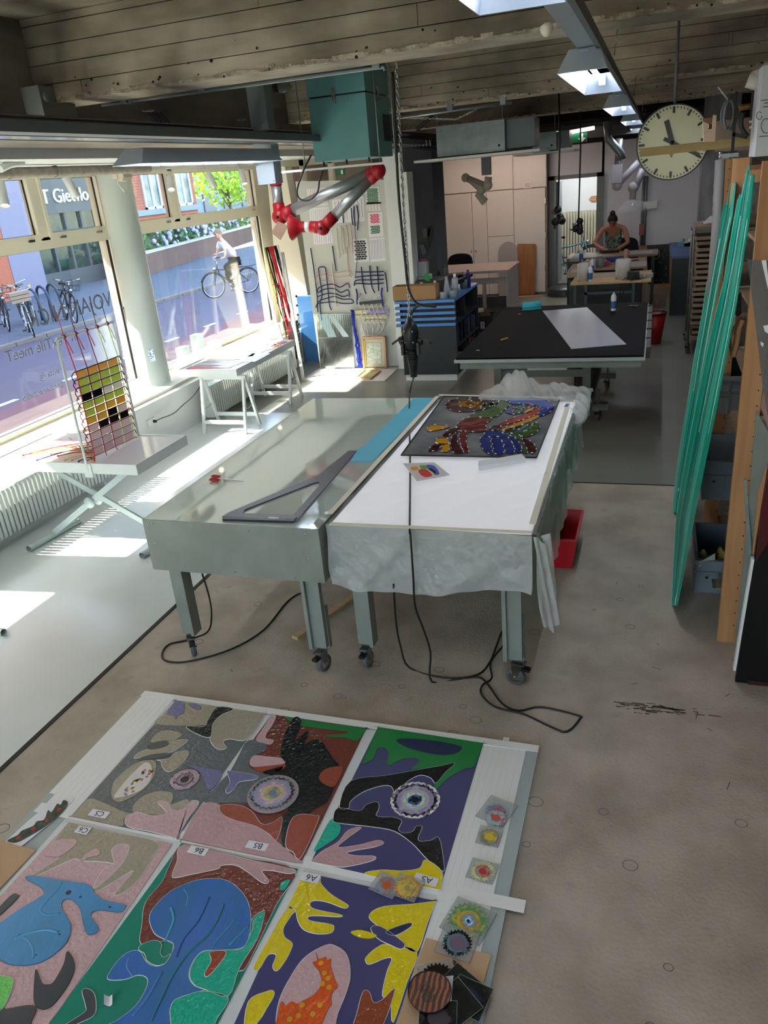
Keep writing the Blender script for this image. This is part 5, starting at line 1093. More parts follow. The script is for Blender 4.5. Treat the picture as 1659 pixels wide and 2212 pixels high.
rope('hanging_plain_ropes', 'cream and pink thin ropes hanging in the middle of the board', [rr_(l) for l in ([(740, 720), (750, 850), (770, 1010)], [(780, 700), (785, 850), (803, 970)], [(800, 720), (810, 850), (825, 960)], [(830, 690), (850, 800), (855, 900)], [(870, 680), (885, 800), (895, 960)], [(840, 900), (850, 1100), (880, 1190)], [(900, 560), (920, 800), (935, 1000), (915, 1180)])], ['#cfc0a8', '#cfc0a8', '#cfc0a8', '#d3a090', '#d3a090', '#d3a090', '#8a7a8a'], .006)
rope('pink_rope_weave', 'pale pink rope woven in waves above the blue weave', [rr_(l) for l in ([(540, 1160), (640, 1140), (740, 1150), (860, 1130), (890, 1170)], [(545, 1190), (640, 1170), (750, 1190), (870, 1175)], [(560, 1240), (640, 1220), (740, 1250), (860, 1240)], [(545, 1160), (540, 1240), (560, 1250)])], ['#d8aca8'], .006)
rope('blue_rope_weave', 'navy blue rope woven in loose waves on the left of the board', [rr_(l) for l in ([(865, 1290), (845, 1250), (770, 1285), (720, 1260), (650, 1260), (570, 1290), (555, 1330), (600, 1325)], [(580, 1320), (650, 1300), (720, 1300), (780, 1335), (850, 1310), (860, 1380)], [(560, 1375), (650, 1345), (730, 1350), (800, 1375), (850, 1360)], [(540, 1480), (570, 1420), (650, 1390), (720, 1375), (800, 1400), (880, 1400), (895, 1435), (800, 1440), (720, 1425), (640, 1430), (560, 1440)], [(490, 910), (520, 1100), (550, 1340), (560, 1520)], [(565, 1100), (575, 1180), (600, 1350), (580, 1450), (600, 1600)], [(570, 1095), (625, 1095), (640, 1150), (660, 1350), (670, 1450), (690, 1505)], [(700, 890), (715, 1000), (735, 1130)])], [nv], .0085)
rope('white_rope_loop', 'off white rope loop crossing the blue weave', [rr_([(690, 1060), (700, 1150), (720, 1300), (730, 1440), (750, 1465), (765, 1420)])], ['#d8cfc0'])
rope('blue_grid_weave', 'navy rope grid of four rows at the right of the board', [rr_(l) for l in ([(920, 1140), (1060, 1140), (1190, 1135)], [(915, 1190), (1060, 1175), (1190, 1170)], [(910, 1270), (925, 1220), (1060, 1215), (1190, 1208)], [(905, 1270), (930, 1250), (1060, 1255), (1190, 1245)], [(975, 1090), (985, 1200), (1000, 1290), (1020, 1350)], [(1055, 1080), (1065, 1200), (1080, 1290), (1105, 1340)], [(1125, 1085), (1135, 1200), (1140, 1320)], [(1200, 1140), (1215, 1220), (1225, 1330)])], [nv], .009)
nt_ = thing('white_net_weave', 'white knotted net holding cream and violet glass strips, hung by blue cords', 'artwork', B(800, 660))
for l in ([(940, 1430), (970, 1340), (995, 1400)], [(1090, 1400), (1150, 1350), (1185, 1400)]): MB().tube([B(*r5(*p), .04) for p in l], .006, 5).build('net_cord', M_paper, nt_)
for l in ([(925, 1300), (935, 1350), (935, 1450)], [(1175, 1290), (1165, 1340), (1185, 1470)]): MB().tube([B(*r5(*p), .04) for p in l], .012, 5).build('blue_cord', mat('cord_24', '#24348c', .8), nt_)
MB().bar(B(*r5(960, 1440), .03), B(*r5(1165, 1420), .03), .02, .045).build('dark_rod', mat('dark_slate', '#3c4246', .6), nt_)
for a, e, c, h in (((980, 1470), (1180, 1465), '#a8a084', .05), ((895, 1525), (1035, 1520), '#d8d0aa', .055), ((1035, 1520), (1235, 1512), '#a58fd0', .055), ((915, 1570), (1220, 1565), '#d6cba4', .055), ((985, 1615), (1195, 1612), '#d8cfae', .05)):
    MB().bar(B(*r5(*a), .035), B(*r5(*e), .035), .008, h).build('glass_strip', mat('strip_'+c[1:], c, .3), nt_)
rn = random.Random(21)
for j in range(5):
    for i in range(6):
        a = r5(950+i*42+(j % 2)*18, 1445+j*52); MB().tube([B(a[0], a[1], .045), B(a[0]+4, a[1]+7, .045), B(a[0]+9, a[1]+1, .045)], .005, 4).build('net_cord', M_paper, nt_)
        MB().tube([B(a[0]+4, a[1]+7, .045), B(a[0]+3+rn.uniform(-1, 1), a[1]+12, .045)], .005, 4).build('net_cord', M_paper, nt_)
for k in range(4):
    l = [(975+k*55, 1650), (985+k*50, 1700), (1010+k*40, 1740)]; MB().tube([B(*r5(*p), .045) for p in l], .0065, 5).build('net_cord', M_paper, nt_)
MB().tube(smooth_open([B(*r5(*p), .045) for p in ((975, 1640), (1000, 1710), (1060, 1745), (1120, 1745), (1180, 1690), (1195, 1640))], 3), .0065, 5).build('net_cord', M_paper, nt_)
mr = thing('mirror_panel', 'large mirror panel with fine hatching leaning at the foot of the board', 'mirror', B(720, 780))
mm = mat('etched_mirror', '#aeb2ae', .12, .9)
MB().poly([B(*r5(545, 1540)), B(*r5(880, 1535)), B(*r5(890, 1758)), B(*r5(565, 1768))], (0, -.01, 0)).build('mirror_glass', mm, mr)
MB().poly([B(*r5(565, 1772)), B(*r5(890, 1762)), B(*r5(915, 2062)), B(*r5(590, 2068))], (0, -.01, 0)).build('mirror_glass', mm, mr)
h = MB()
for i in range(15):
    a = r5(570+i*21, 1550); e = r5(580+i*21+rn.uniform(-5, 12), 1550+rn.uniform(90, 200)); h.tube([B(*a, .034), B(*e, .034)], .0022, 4)
    a = r5(600+i*20, 1790); e = r5(560+i*20, 1790+rn.uniform(60, 250)); e = (max(e[0], 690), e[1]); h.tube([B(*a, .034), B(*e, .034)], .0022, 4)
h.build('etched_line', mat('hatch_grey', '#4a4c50', .6), mr, kind='stuff')
for pl_, c in (([(545, 1545), (640, 1542), (740, 1760), (660, 1762)], '#a8c3c8'), ([(650, 1542), (700, 1540), (860, 1758), (800, 1760)], '#b4c4c9')): MB().poly([B(*r5(*p), .033) for p in pl_], (0, -.002, 0)).build('pale_band', mat('band_'+c[1:], c, .2), mr)
bn = thing('blue_net_bundle', 'long bright blue knotted net hanging beside the mirror panel', 'rope artwork', B(770, 700))
rn = random.Random(31)
for k in range(12):
    x = 880+rn.uniform(0, 10); pts = []
    for j in range(9): pts.append(B(*r5(x+j*8+rn.uniform(-10, 14+j*4), 1500+j*68), .04+rn.uniform(0, .03)))
    MB().tube(pts, .007, 4).build('net_cord', mat('cord_1f', '#2038b4', .8), bn)
fr_ = thing('framed_glass_work', 'small light wood frame with textured glass standing against the board', 'picture frame', P(805, 790, y=YB-.12))
Q = [r5(990, 1768), r5(1195, 1762), r5(1210, 2060), r5(1005, 2065)]; W3 = [P(*q, y=YB-.1) for q in Q]; ctr = sum(W3, Vector((0, 0, 0)))/4
for i in range(4):
    a, e = W3[i], W3[(i+1) % 4]; MB().bar(a, e, .03, .035, (0, 1, 0)).build('frame_bar', mat('light_oak', '#c29a78', .5), fr_)
MB().poly([ctr+(w-ctr)*.9 for w in W3], (0, .006, 0)).build('mount', mat('mount_grey', '#b9b6a2', .4), fr_)
MB().poly([ctr+(w-ctr)*.66 for w in W3], (0, -.006, 0)).build('textured_glass', mat('patchy_glass', '#a9b4a4', .2, col2='#d0d6cc', scale=20, bump=.5), fr_)
MB().bar(ctr+(W3[0]-ctr)*.85, ctr+(W3[3]-ctr)*.82, .012, .03, (0, 1, 0)).build('yellow_strip', mat('yellow_edge', '#d3c63e', .4), fr_)
wb = MB().poly([P(*q, z=.004) for q in ((652, 822), (693, 795), (862, 795), (831, 824))], (0, 0, .012)); single('white_floor_board', wb, mat('glossy_white_board', '#d8d4d6', .2), 'white board lying on the floor in front of the display board', 'board')
sf = thing('flat_wooden_frame', 'small wood framed green picture lying flat on the white floor board', 'picture frame', P(795, 808, z=.02))
Q = [P(*q, z=.03) for q in ((769, 816), (789, 800), (821, 801), (800, 818))]; ctr = sum(Q, Vector((0, 0, 0)))/4
for i in range(4): MB().bar(Q[i], Q[(i+1) % 4], .025, .028).build('frame_bar', mat('light_oak', '#c29a78', .5), sf)
MB().poly([ctr+(w-ctr)*.92 for w in Q], (0, 0, .004)).build('picture', mat('green_picture', '#8f9a5c', .4, col2='#c2b77a', scale=18), sf)
for q, l in (((660, 800, 690, 812), ''),):
    pass
# ---------------- overhead: ducts, lamps, clock ----------------
def hood(y0, y1, x, z, w, label, sc=1):
    t = thing('fluorescent_lamp', label, 'ceiling lamp', (x, (y0+y1)/2, z))
    hw = w/2; tw = hw*.62; h = .11; m = mat('hood_white', '#b9c6d6', .35); e = .12
    MB().add([(x-tw, y0+e, z+h), (x+tw, y0+e, z+h), (x+tw, y1-e, z+h), (x-tw, y1-e, z+h), (x-hw, y0, z), (x+hw, y0, z), (x+hw, y1, z), (x-hw, y1, z)],
             [(0, 1, 2, 3), (3, 2, 1, 0)], 0).build('hood_top', m, t)
    for k, f in enumerate(((0, 4, 5, 1), (2, 6, 7, 3), (1, 5, 6, 2), (3, 7, 4, 0))):
        vs = [(x-tw, y0+e, z+h), (x+tw, y0+e, z+h), (x+tw, y1-e, z+h), (x-tw, y1-e, z+h), (x-hw, y0, z), (x+hw, y0, z), (x+hw, y1, z), (x-hw, y1, z)]
        p = [Vector(vs[i]) for i in f]; c = Vector((x, (y0+y1)/2, z+h/2)); n = (p[1]-p[0]).cross(p[2]-p[0]).normalized(); o = n*.004
        MB().add(p+[v+o for v in p], [(0, 1, 2, 3), (7, 6, 5, 4), (0, 4, 5, 1), (1, 5, 6, 2), (2, 6, 7, 3), (3, 7, 4, 0)]).build('hood_side', m, t)
    tb = MB().tube([(x, y0+.14, z+.065), (x, y1-.14, z+.065)], .014, 10); tb.build('fluorescent_tube', mat('lit_tube', '#f2f6ff', emit=TUBE_W), t)
    MB().box(x-.02, x+.02, y0+.1, y0+.14, z+.04, z+.1).build('lamp_holder', M_white, t); MB().box(x-.02, x+.02, y1-.14, y1-.1, z+.04, z+.1).build('lamp_holder', M_white, t)
    return t
pos = ['nearest of the centre row, cut by the picture top', 'second of the centre row, its tube showing', 'third of the centre row', 'fourth of the centre row', 'farthest of the centre row beside the clock']
for i in range(5):
    hood(.9+i*3.6, 2.56+i*3.6, -.385, 3.1, .24, 'white hooded fluorescent lamp, '+pos[i])
tr_ = thing('lamp_trunking', 'long grey metal trunking carrying the centre row of lamps', 'trunking', (-.37, 8, 3.22))
MB().box(-.42, -.33, -3, 17.6, 3.215, 3.27).build('channel', mat('trunk_grey', '#a9b4bd', .3, .4), tr_)
MB().box(-.325, -.30, -3, 17.6, 3.2, 3.25).build('side_lip', M_grey, tr_)
for y in (3.1, 5.6, 9.5, 13.8, 16): 
    MB().tube([(-.29, y, 3.26), (-.27, y, 3.44)], .004, 5).build('hanging_chain', M_steel, tr_)
sdv = thing('smoke_detector', 'small white round detector on the lamp trunking near the top', 'detector', P(1181, 63, z=3.2))
c = P(1181, 63, z=3.2); MB().lathe(c, [(0, -.02), (.018, -.02), (.024, -.005), (.024, .015), (0, .015)], 16, (-.6, -.6, -.5)).build('cap', mat('cream_plastic', '#d9d3c2', .5), sdv)
# left row
hood(5.4, 7.85, -3.72, 2.95, .26, 'long white hooded fluorescent lamp of the window side row')
t = thing('window_side_trunking', 'grey lamp trunking running along the window side', 'trunking', (-3.5, 8, 3.1))
MB().box(-3.36, -3.22, 1, 13, 3.09, 3.15).build('channel', M_grey, t)
MB().box(-3.56, -3.40, 1, 13, 3.09, 3.11).build('reflector', mat('alu_reflector', '#c8cccd', .2, .8), t)
t = thing('cable_tray', 'perforated grey metal cable tray below the concrete beams on the window side', 'cable tray', (-3.9, 8, 3.2))
ty = mat('tray_grey', '#565b5d', .45, .3)
for i in range(6): MB().box(-3.86, -3.85, 1+i*2, 2.98+i*2, 3.15, 3.245).build('side_plate', ty, t)
MB().box(-4.1, -3.86, 1, 13, 3.15, 3.155).build('tray_floor', ty, t)
hl = MB()
for i in range(120): hl.box(-3.849, -3.847, 3.2+i*.075, 3.214+i*.075, 3.2, 3.208)
hl.build('perforation', M_blk, t, kind='stuff')
MB().tube([(-3.93, 1, 3.26), (-3.93, 13, 3.26)], .02, 8).build('conduit', mat('old_conduit', '#4e4740', .8), t)
for i in range(8): MB().obox((-3.8, 3.6+i*1.15, 3.145), (.07, .0, 0), (0, .012, 0), (0, 0, .008)).build('bracket', M_zinc, t)
for px, py in ((640, 480), (1045, 520)):
    a = P(px/2, py/2, x=-4.0); MB().tube([a+Vector((0, -.08, 0)), a+Vector((0, .08, .01))], .007, 6).build('threaded_rod', M_zinc, t)
ct = MB().tube([P(220, 226, y=5.66), P(829, 143, y=5.66), P(832, 152, y=5.66)], .014, 8)
for px, py in ((440, 190), (815, 142), (272, 218)):
    c = P(px, py, y=5.66); ct.box(c.x-.025, c.x+.025, 5.62, 5.69, c.z-.02, c.z+.035)
single('steel_conduit', ct, M_zinc, 'grey steel conduit clipped under the first concrete beam', 'conduit')
ct = MB().tube([P(855, 255, y=9.62), P(1105, 222, y=9.62)], .016, 8)
for px, py in ((973, 236), (1087, 222)): c = P(px, py, y=9.62); ct.box(c.x-.03, c.x+.03, 9.58, 9.66, c.z-.02, c.z+.06)
single('steel_conduit', ct, M_zinc, 'grey steel conduit clipped under the second concrete beam', 'conduit')
bx = P(98, 225, x=-4.2); t = thing('grey_junction_box', 'pale grey electrical box on the concrete above the cable tray', 'junction box', bx)
MB().box(-4.25, -4.1, bx.y-.16, bx.y+.2, bx.z-.02-.1, bx.z+.1).build('box', mat('pale_box', '#8c908a', .5), t)
MB().lathe((-4.1, bx.y-.1, bx.z+.03), [(.035, 0), (.035, .015), (0, .018)], 14, (1, 0, 0)).build('cap', mat('pale_box', '#8c908a', .5), t)
for k in range(4): pass
cb = MB()
for k in range(4): cb.tube([Vector((-4.2+.02*k, 6.55+.03*k, 3.39)), Vector((-4.15+.02*k, 6.6+.03*k, 3.3)), Vector((-4.1, 6.75+.05*k, 3.24))], .008, 6)
single('cable_drop', cb, mat('navy_cable', '#20263c', .5), 'dark cables dropping from the beam into the cable tray', 'cable')
# filter unit with fume arm
fu = thing('filter_unit', 'big teal steel filter box hanging from the ceiling with a toggle latch', 'filter unit', (-2.95, 8.3, 3.2))
bx0, bx1 = -3.305, -2.71
MB().box(bx0, bx1, 8.0, 8.75, 2.905, 3.47).build('body', M_teal, fu); MB().box(bx0-.003, bx1+.003, 7.997, 8.753, 3.485, 3.9).build('lid', M_teal, fu)
MB().box(bx0+.01, bx1-.01, 8.01, 8.74, 3.47, 3.485).build('seal', M_blk, fu)
def latch(c, ax):
    n = Vector(ax); s_ = Vector((0, 1, 0)) if abs(n.x) > .5 else Vector((1, 0, 0))
    b = MB().obox(c+n*.008, s_*.016, n*.006, (0, 0, .07)); b.obox(c+n*.018+Vector((0, 0, .02)), s_*.02, n*.005, (0, 0, .02)); b.tube([c+n*.02+s_*.012+Vector((0, 0, -.06)), c+n*.025+s_*.012, c+n*.025-s_*.012, c+n*.02-s_*.012+Vector((0, 0, -.06))], .004, 5); return b
latch(Vector((-3.03, 8.0, 3.47)), (0, -1, 0)).build('latch', M_steel, fu); latch(Vector((bx1, 8.35, 3.47)), (1, 0, 0)).build('latch', M_steel, fu)
MB().box(bx1, bx1+.006, 8.5, 8.72, 3.05, 3.3).build('grille', M_blk, fu)
for x in (-3.25, -3.0, -2.76): MB().tube([(x, 8.1, 2.905), (x, 8.1, 2.86)], .01, 6).build('foot_bolt', M_blk, fu)
hf = thing('hanging_lamp_rail', 'thin white rail hung on rods below the teal filter box', 'rail', P(700, 360, y=7.8))
a, c = P(610, 372, y=7.8), P(855, 350, y=7.8); MB().bar(a, c, .05, .02).build('rail', wht, hf)
for px, py, ty_ in ((645, 188, 366), (804, 150, 352), (838, 150, 350)):
    c = P(px, py, y=7.8); e = P(px+(ty_-py)*.085, ty_, y=7.8); c.x = e.x; c.z = 3.9
    MB().tube([c, e], .006, 6).build('hanging_rod', M_zinc, hf)
cbl = smooth_open([P(*q, y=7.7) for q in ((672, 335), (655, 370), (642, 410), (648, 430), (668, 432), (686, 415), (690, 390), (697, 370))], 4)
single('black_cable_loop', MB().tube(cbl, .009, 8), M_cable, 'black cable hanging in a loop left of the teal filter box', 'cable')
ar = thing('extraction_arm', 'fume extraction arm with grey tubes and red joints hanging from a square duct', 'extraction arm', (-3.8, 8, 2.5))
dk_ = mat('duct_pale_steel', '#8f9ba0', .4, .3)
dz = Vector((-3.83, 8.0, 0)); MB().box(-3.93, -3.73, 7.92, 8.1, 2.745, 3.22).build('square_duct', mat('duct_white', '#a9b4ba', .4), ar); MB().box(-3.93, -3.74, 7.94, 8.1, 3.25, 3.91).build('square_duct', dk_, ar)
for dx in (-.085, .085):
    for dy in (-.0,): MB().lathe((-3.83+dx, 7.92, 2.77), [(0, .004), (.006, .004), (.006, 0)], 8, (0, -1, 0)).build('screw', M_steel, ar)
J0 = P(596, 400, y=8.0); J1 = P(600, 468, y=8.0); E1 = P(818, 368, y=8.0); J2 = P(697, 492, y=7.85); N0 = P(632, 488, y=7.85)
J0.z = 2.745; tubem = mat('brushed_aluminium', '#a3a6a5', .35, .7); redm = mat('red_rubber_joint', '#a3121e', .4)
MB().tube([J0+Vector((0, 0, .0)), J0+Vector((0, 0, -.02))], .062, 20).build('collar', redm, ar)
MB().tube([J0+Vector((0, 0, -.02)), Vector((J0.x, 8, J1.z+.1))], .055, 20).build('tube', tubem, ar)
MB().tube([Vector((J0.x, 8, J1.z+.13)), Vector((J0.x, 8, J1.z+.02))], .062, 20).build('cuff', redm, ar)
MB().ball(Vector((J0.x-.0, 8, J1.z)), .085, 20).build('joint', redm, ar)
c1 = Vector((J0.x, 8, J1.z)); d1_ = (E1-c1).normalized()
MB().tube([c1, c1+d1_*.17], .068, 20).build('cuff', redm, ar); MB().tube([c1+d1_*.16, E1-d1_*.1], .06, 20).build('tube', tubem, ar)
MB().tube([E1-d1_*.12, E1], .066, 20).build('cuff', redm, ar); MB().ball(E1+Vector((0, -.02, 0)), .078, 20).build('joint', redm, ar)
d2 = (J2-E1).normalized(); MB().tube([E1, E1+d2*.13], .062, 20).build('cuff', redm, ar); MB().tube([E1+d2*.1, J2-d2*.13], .052, 20).build('tube', tubem, ar)
MB().tube([J2-d2*.17, J2], .06, 20).build('cuff', redm, ar); MB().ball(J2, .075, 20).build('joint', redm, ar)
d3 = (N0-J2).normalized(); MB().tube([J2, J2+d3*.13], .06, 20).build('cuff', redm, ar); MB().tube([J2+d3*.12, J2+d3*.2], .05, 20).build('tube', M_white, ar)
n0 = J2+d3*.19; MB().lathe(n0, [(.054, 0), (.056, .05), (.07, .07), (.13, .15), (.128, .155), (.06, .08)], 14, d3+Vector((0, -.1, -.1))).build('nozzle', redm, ar)
for c in (c1, J2): MB().lathe(c+Vector((.01, -.085, .0)), [(0, .02), (.016, .02), (.018, 0)], 6, (0, -1, 0)).build('lock_knob', M_blk, ar)
tg = MB().poly([P(*q, y=7.8) for q in ((600, 478), (623, 488), (606, 519), (586, 503))], (0, .002, 0)); tg.build('paper_tag', mat('brown_tag', '#9a7f6c', .8), ar)
cp = P(690, 215, y=8.0); t = thing('glass_bulkhead_lamp', 'small glass bulkhead lamp on the dark concrete beside the duct', 'lamp', P(595, 190, y=8.2))
c = P(597, 190, y=8.0); MB().lathe(c, [(.05, -.02), (.05, .03), (0, .04)], 14, (1, 0, 0)).build('base', M_blk, t); MB().lathe(c+Vector((.02, 0, 0)), [(.045, 0), (.055, .05), (.03, .12), (0, .14)], 14, (1, .2, 0)).build('glass_dome', mat('dome_glass', '#8d9291', .1, alpha=.6), t)
# hanging socket on a chain
t = thing('hanging_power_socket', 'black plug connector hanging on a chain and cable in front of the blue cabinet', 'power socket', (-1.73, 5.7, 1.5))
T = Vector((-1.70, 5.72, 3.40)); Bt = P(885, 690, y=5.6)
def chain(a, c, parent, link=.035, r=.0035, nm='chain_link'):
    a, c = Vector(a), Vector(c); n = int((c-a).length/(link*.8)); d = (c-a).normalized(); u = d.orthogonal().normalized(); v = d.cross(u); first = {}
    for i in range(n):
        p = a+(c-a)*((i+.5)/n); s_ = u if i % 2 else v; k = i % 2
        if k not in first:
            o = MB().tube([p+d*link*.5*math.cos(q*.785)+s_*link*.26*math.sin(q*.785) for q in range(8)], r, 4, closed=True).build(nm, M_steel, parent); first[k] = (o, p)
        else:
            o0, p0 = first[k]; o = o0.copy(); COL.objects.link(o); o.parent = parent; o.location = o0.location+(p-p0)
chain(T, Bt+Vector((0, 0, .02)), t)
pts = smooth_open([P(848, 155, y=5.6), P(855, 300, y=5.6), P(862, 430, y=5.6), P(875, 560, y=5.6), P(882, 620, y=5.6), P(900, 655, y=5.5), P(940, 662, y=5.45), P(925, 658, y=5.5), P(900, 662, y=5.58), P(887, 680, y=5.6)], 5)
MB().tube(pts, .010, 8).build('supply_cable', M_cable, t)
bd_ = MB(); c = Bt
bd_.lathe(c, [(0, .01), (.022, .0), (.05, -.04), (.062, -.09), (.062, -.2), (.045, -.23), (0, -.23)], 8)
bd_.build('socket_body', M_blk, t)
for k in range(6): MB().lathe(c+Vector((0, 0, -.245-.018*k)), [(0, .008), (.05-.003*k, .008), (.05-.003*k, -.006), (0, -.006)], 16).build('plug_ring', M_blk, t)
MB().lathe(c+Vector((0, 0, -.23)), [(.04, 0), (.034, -.1), (.026, -.2), (.012, -.205), (0, -.206)], 14).build('plug', M_blk, t)
for s_ in (-1, 1):
    MB().obox(c+Vector((.105*s_, 0, -.15)), (.042, 0, -.026*s_), (0, .02, 0), (0, 0, .01)).build('hinged_cover', M_blk, t); MB().lathe(c+Vector((.055*s_, 0, -.15)), [(.03, 0), (.034, .02), (.034, .035), (.026, .035), (.022, .02), (0, .02)], 14, (s_, 0, -.3)).build('side_socket', M_blk, t)
    MB().obox(c+Vector((.06*s_, -.03, -.21)), (.01, 0, 0), (0, .02, 0), (0, 0, .045)).build('side_socket', M_blk, t)
for s_ in (-.03, .03):
    for q_2 in (-.08, -.16): MB().lathe(c+Vector((s_, -.058, q_2)), [(0, .006), (.006, .004), (.007, 0)], 8, (0, -1, 0)).build('screw', M_steel, t)
for k in (-.03, .03): MB().tube([c+Vector((k, 0, -.02)), c+Vector((0, 0, .06))], .004, 5).build('hook', M_steel, t)
cc_ = [c+Vector((0, 0, -.43)), P(884, 862, z=1.0), P(886, 1000, z=.985), P(885, 1138, z=.982), P(886, 1150, y=3.56), P(889, 1190, y=3.53), P(893, 1250, y=3.53), P(897, 1310, y=3.55), P(915, 1360, y=3.6), P(930, 1410, y=3.6), P(933, 1473, z=.006), P(1000, 1465, z=.006), P(1035, 1463, z=.006), P(1055, 1480, z=.006), P(1085, 1520, z=.006), P(1120, 1535, z=.006), P(1170, 1527, z=.006), P(1248, 1545, z=.006), P(1252, 1553, z=.006), P(1225, 1580, z=.006), P(1190, 1570, z=.006), P(1130, 1542, z=.006), P(1070, 1527, z=.006), P(1040, 1500, z=.006), P(1042, 1480, z=.006), P(1062, 1465, z=.006), P(1060, 1430, z=.006), P(1090, 1390, z=.006), P(1094, 1368, z=.006), P(1085, 1363, z=.006), P(1072, 1395, z=.006), P(1058, 1430, z=.006), P(1030, 1458, z=.006), P(960, 1464, z=.006), P(885, 1443, z=.006), P(865, 1395, z=.15), P(855, 1340, z=.35), P(850, 1262, z=.64)]
single('black_extension_cord', MB().tube(smooth_open(cc_, 4), .006, 6), M_cable, 'black cord running from the hanging plug over the covered table and looping on the floor', 'cord')
cc_ = [P(437, 1240, z=.64), P(452, 1290, z=.35), P(457, 1330, z=.1), P(448, 1365, z=.01), P(405, 1382, z=.006), P(365, 1392, z=.006), P(350, 1412, z=.006), P(360, 1428, z=.006), P(410, 1428, z=.006), P(500, 1402, z=.006), P(570, 1360, z=.006), P(620, 1300, z=.006), P(655, 1280, z=.006), P(690, 1282, z=.05)]
single('black_table_cord', MB().tube(smooth_open(cc_, 5), .006, 6), M_cable, 'black cord coiled on the floor around the front caster of the bare light table', 'cord')
pw_ = thing('pine_batten', 'raw pine batten lying on the floor between the table legs', 'wood', P(700, 1330, z=0))
a, c = P(637, 1378, z=.012), P(772, 1283, z=.012); MB().bar(a, c, .05, .024).build('batten', M_pale, pw_)
pl_ = thing('power_plug', 'black power plug lying beside the pine batten', 'plug', P(682, 1330, z=0)); c = P(682, 1335, z=.02)
MB().obox(c, (.02, .01, 0), (-.01, .02, 0), (0, 0, .018)).build('plug_body', M_blk, pl_)
for s_ in (-.008, .008): MB().tube([c+Vector((s_, 0, .015)), c+Vector((s_, .0, .045))], .002, 5).build('pin', M_steel, pl_)
# ventilation cassettes
def cassette(label, x0, x1, y, d, z0, z1, ex=.0):
    t = thing('ventilation_unit', label, 'ventilation unit', ((x0+x1)/2, y, z0))
    MB().box(x0, x1, y, y+.5, z0+.03, z1).build('casing', M_zinc, t); MB().box(x1-.01, x1+ex, y+.1, y+.6, z0+.05, z1-.01).build('side_box', mat('darker_zinc', '#5f676b', .45, .7), t)
    MB().box(x0-.3, x1+ex+.1, y-.15, y+.9, z0-.02, z0+.01).build('cover_plate', M_white, t); MB().box(x0, x1, y+.02, y+.6, z0+.01, z0+.03).build('shadow_gap', M_blk, t)
    MB().lathe((x1-.08, y, z0+.1), [(.018, .003), (0, .003)], 12, (0, -1, 0)).build('port_hole', M_blk, t)
    for x in (x0+.02, x1-.03): MB().tube([(x, y+.02, z1-.02), (x, y+.02, 3.9)], .006, 5).build('threaded_rod', M_zinc, t)
    for fx in (.05, .35, .65, .97): MB().lathe((x0+(x1-x0)*fx, y, z1-.02), [(.006, .004), (0, .004)], 6, (0, -1, 0)).build('screw', M_steel, t)
cassette('large galvanised ventilation unit hanging under the second beam', -2.92, -1.98, 11.5, .6, 2.87, 3.28, .38)
cassette('smaller galvanised ventilation unit behind the large one', -2.05, -1.65, 14.6, .5, 2.86, 3.17, .2)
ch = thing('draped_chain', 'steel chain draped level under the second beam', 'chain', P(900, 256, y=9.8)); chain(P(862, 254, y=9.8), P(985, 258, y=9.8), ch); chain(P(985, 258, y=9.8), P(1030, 236, y=9.75), ch); chain(P(862, 254, y=9.8), P(850, 243, y=9.75), ch)
bk_ = thing('cable_ladder', 'dark bundle of pipes and cables under the ceiling beside the ventilation unit', 'pipes', P(880, 300, y=12))
for i in range(4): MB().tube([P(820, 285+i*10, y=12+i*.2), P(945, 295+i*9, y=12+i*.2)], .03, 8).build('pipe', mat('dark_pipe', '#34373a', .6), bk_)
for i in range(12): MB().tube([P(840+i*8, 302, y=11.9), P(842+i*8, 316, y=11.9)], .006, 5).build('cable_tie', M_paper, bk_)
MB().tube([P(900, 280, y=12), P(935, 250, y=12)], .03, 8).build('pipe', M_grey, bk_)
dk2 = thing('dark_ceiling_ducts', 'dark ducts under the ceiling in front of the back wall', 'duct', P(1300, 275, y=16))
for i in range(3): MB().box(-4, .8, 16.2+i*.7, 16.5+i*.7, 3.05+.1*i, 3.22+.1*i).build('duct', mat('dark_pipe', '#34373a', .6), dk2)
MB().tube([P(1312, 262, y=15.5), P(1314, 300, y=15.5), P(1340, 330, y=15.5), P(1344, 345, y=15.5)], .07, 12).build('bent_duct', mat('duct_grey', '#7c8388', .4, .4), dk2)
ex = thing('exit_sign', 'green emergency exit sign with a white arrow under a lit tube', 'exit sign', P(1250, 300, y=15.8))
a, c = P(1228, 290, y=15.8), P(1268, 306, y=15.8); MB().box(a.x, c.x, 15.8, 15.84, c.z, a.z).build('panel', mat('exit_green', '#0f6a4c', .4), ex)
m = P(1257, 298, y=15.79); MB().poly([m+Vector(v) for v in ((-.02, 0, .07), (.02, 0, .07), (.02, 0, 0), (.07, 0, 0), (0, 0, -.07), (-.07, 0, 0), (-.02, 0, 0))], (0, -.003, 0)).build('arrow', M_paper, ex)
ft = P(1250, 285, y=15.75); tf = MB().tube([ft-Vector((.27, 0, 0)), ft+Vector((.27, 0, .04))], .03, 10); tag(tf.build('lit_tube_lamp', mat('warm_tube', '#ffe9d8', emit=5), origin=ft), 'short lit tube lamp above the green exit sign', 'lamp')
ex2 = P(736, 372, y=11.0); t = thing('exit_sign', 'small green running man exit sign above the display board', 'exit sign', ex2); MB().box(ex2.x-.06, ex2.x+.06, 11, 11.02, ex2.z-.04, ex2.z+.04).build('panel', mat('exit_green', '#0f6a4c', .4), t)
MB().obox(ex2+Vector((.02, -.005, 0)), (.012, 0, 0), (0, .003, 0), (0, 0, .025)).build('pictogram', M_paper, t); MB().tube([ex2+Vector((0, .01, .04)), Vector((ex2.x, 11.01, 3.92))], .004, 5).build('hanger', M_zinc, t)
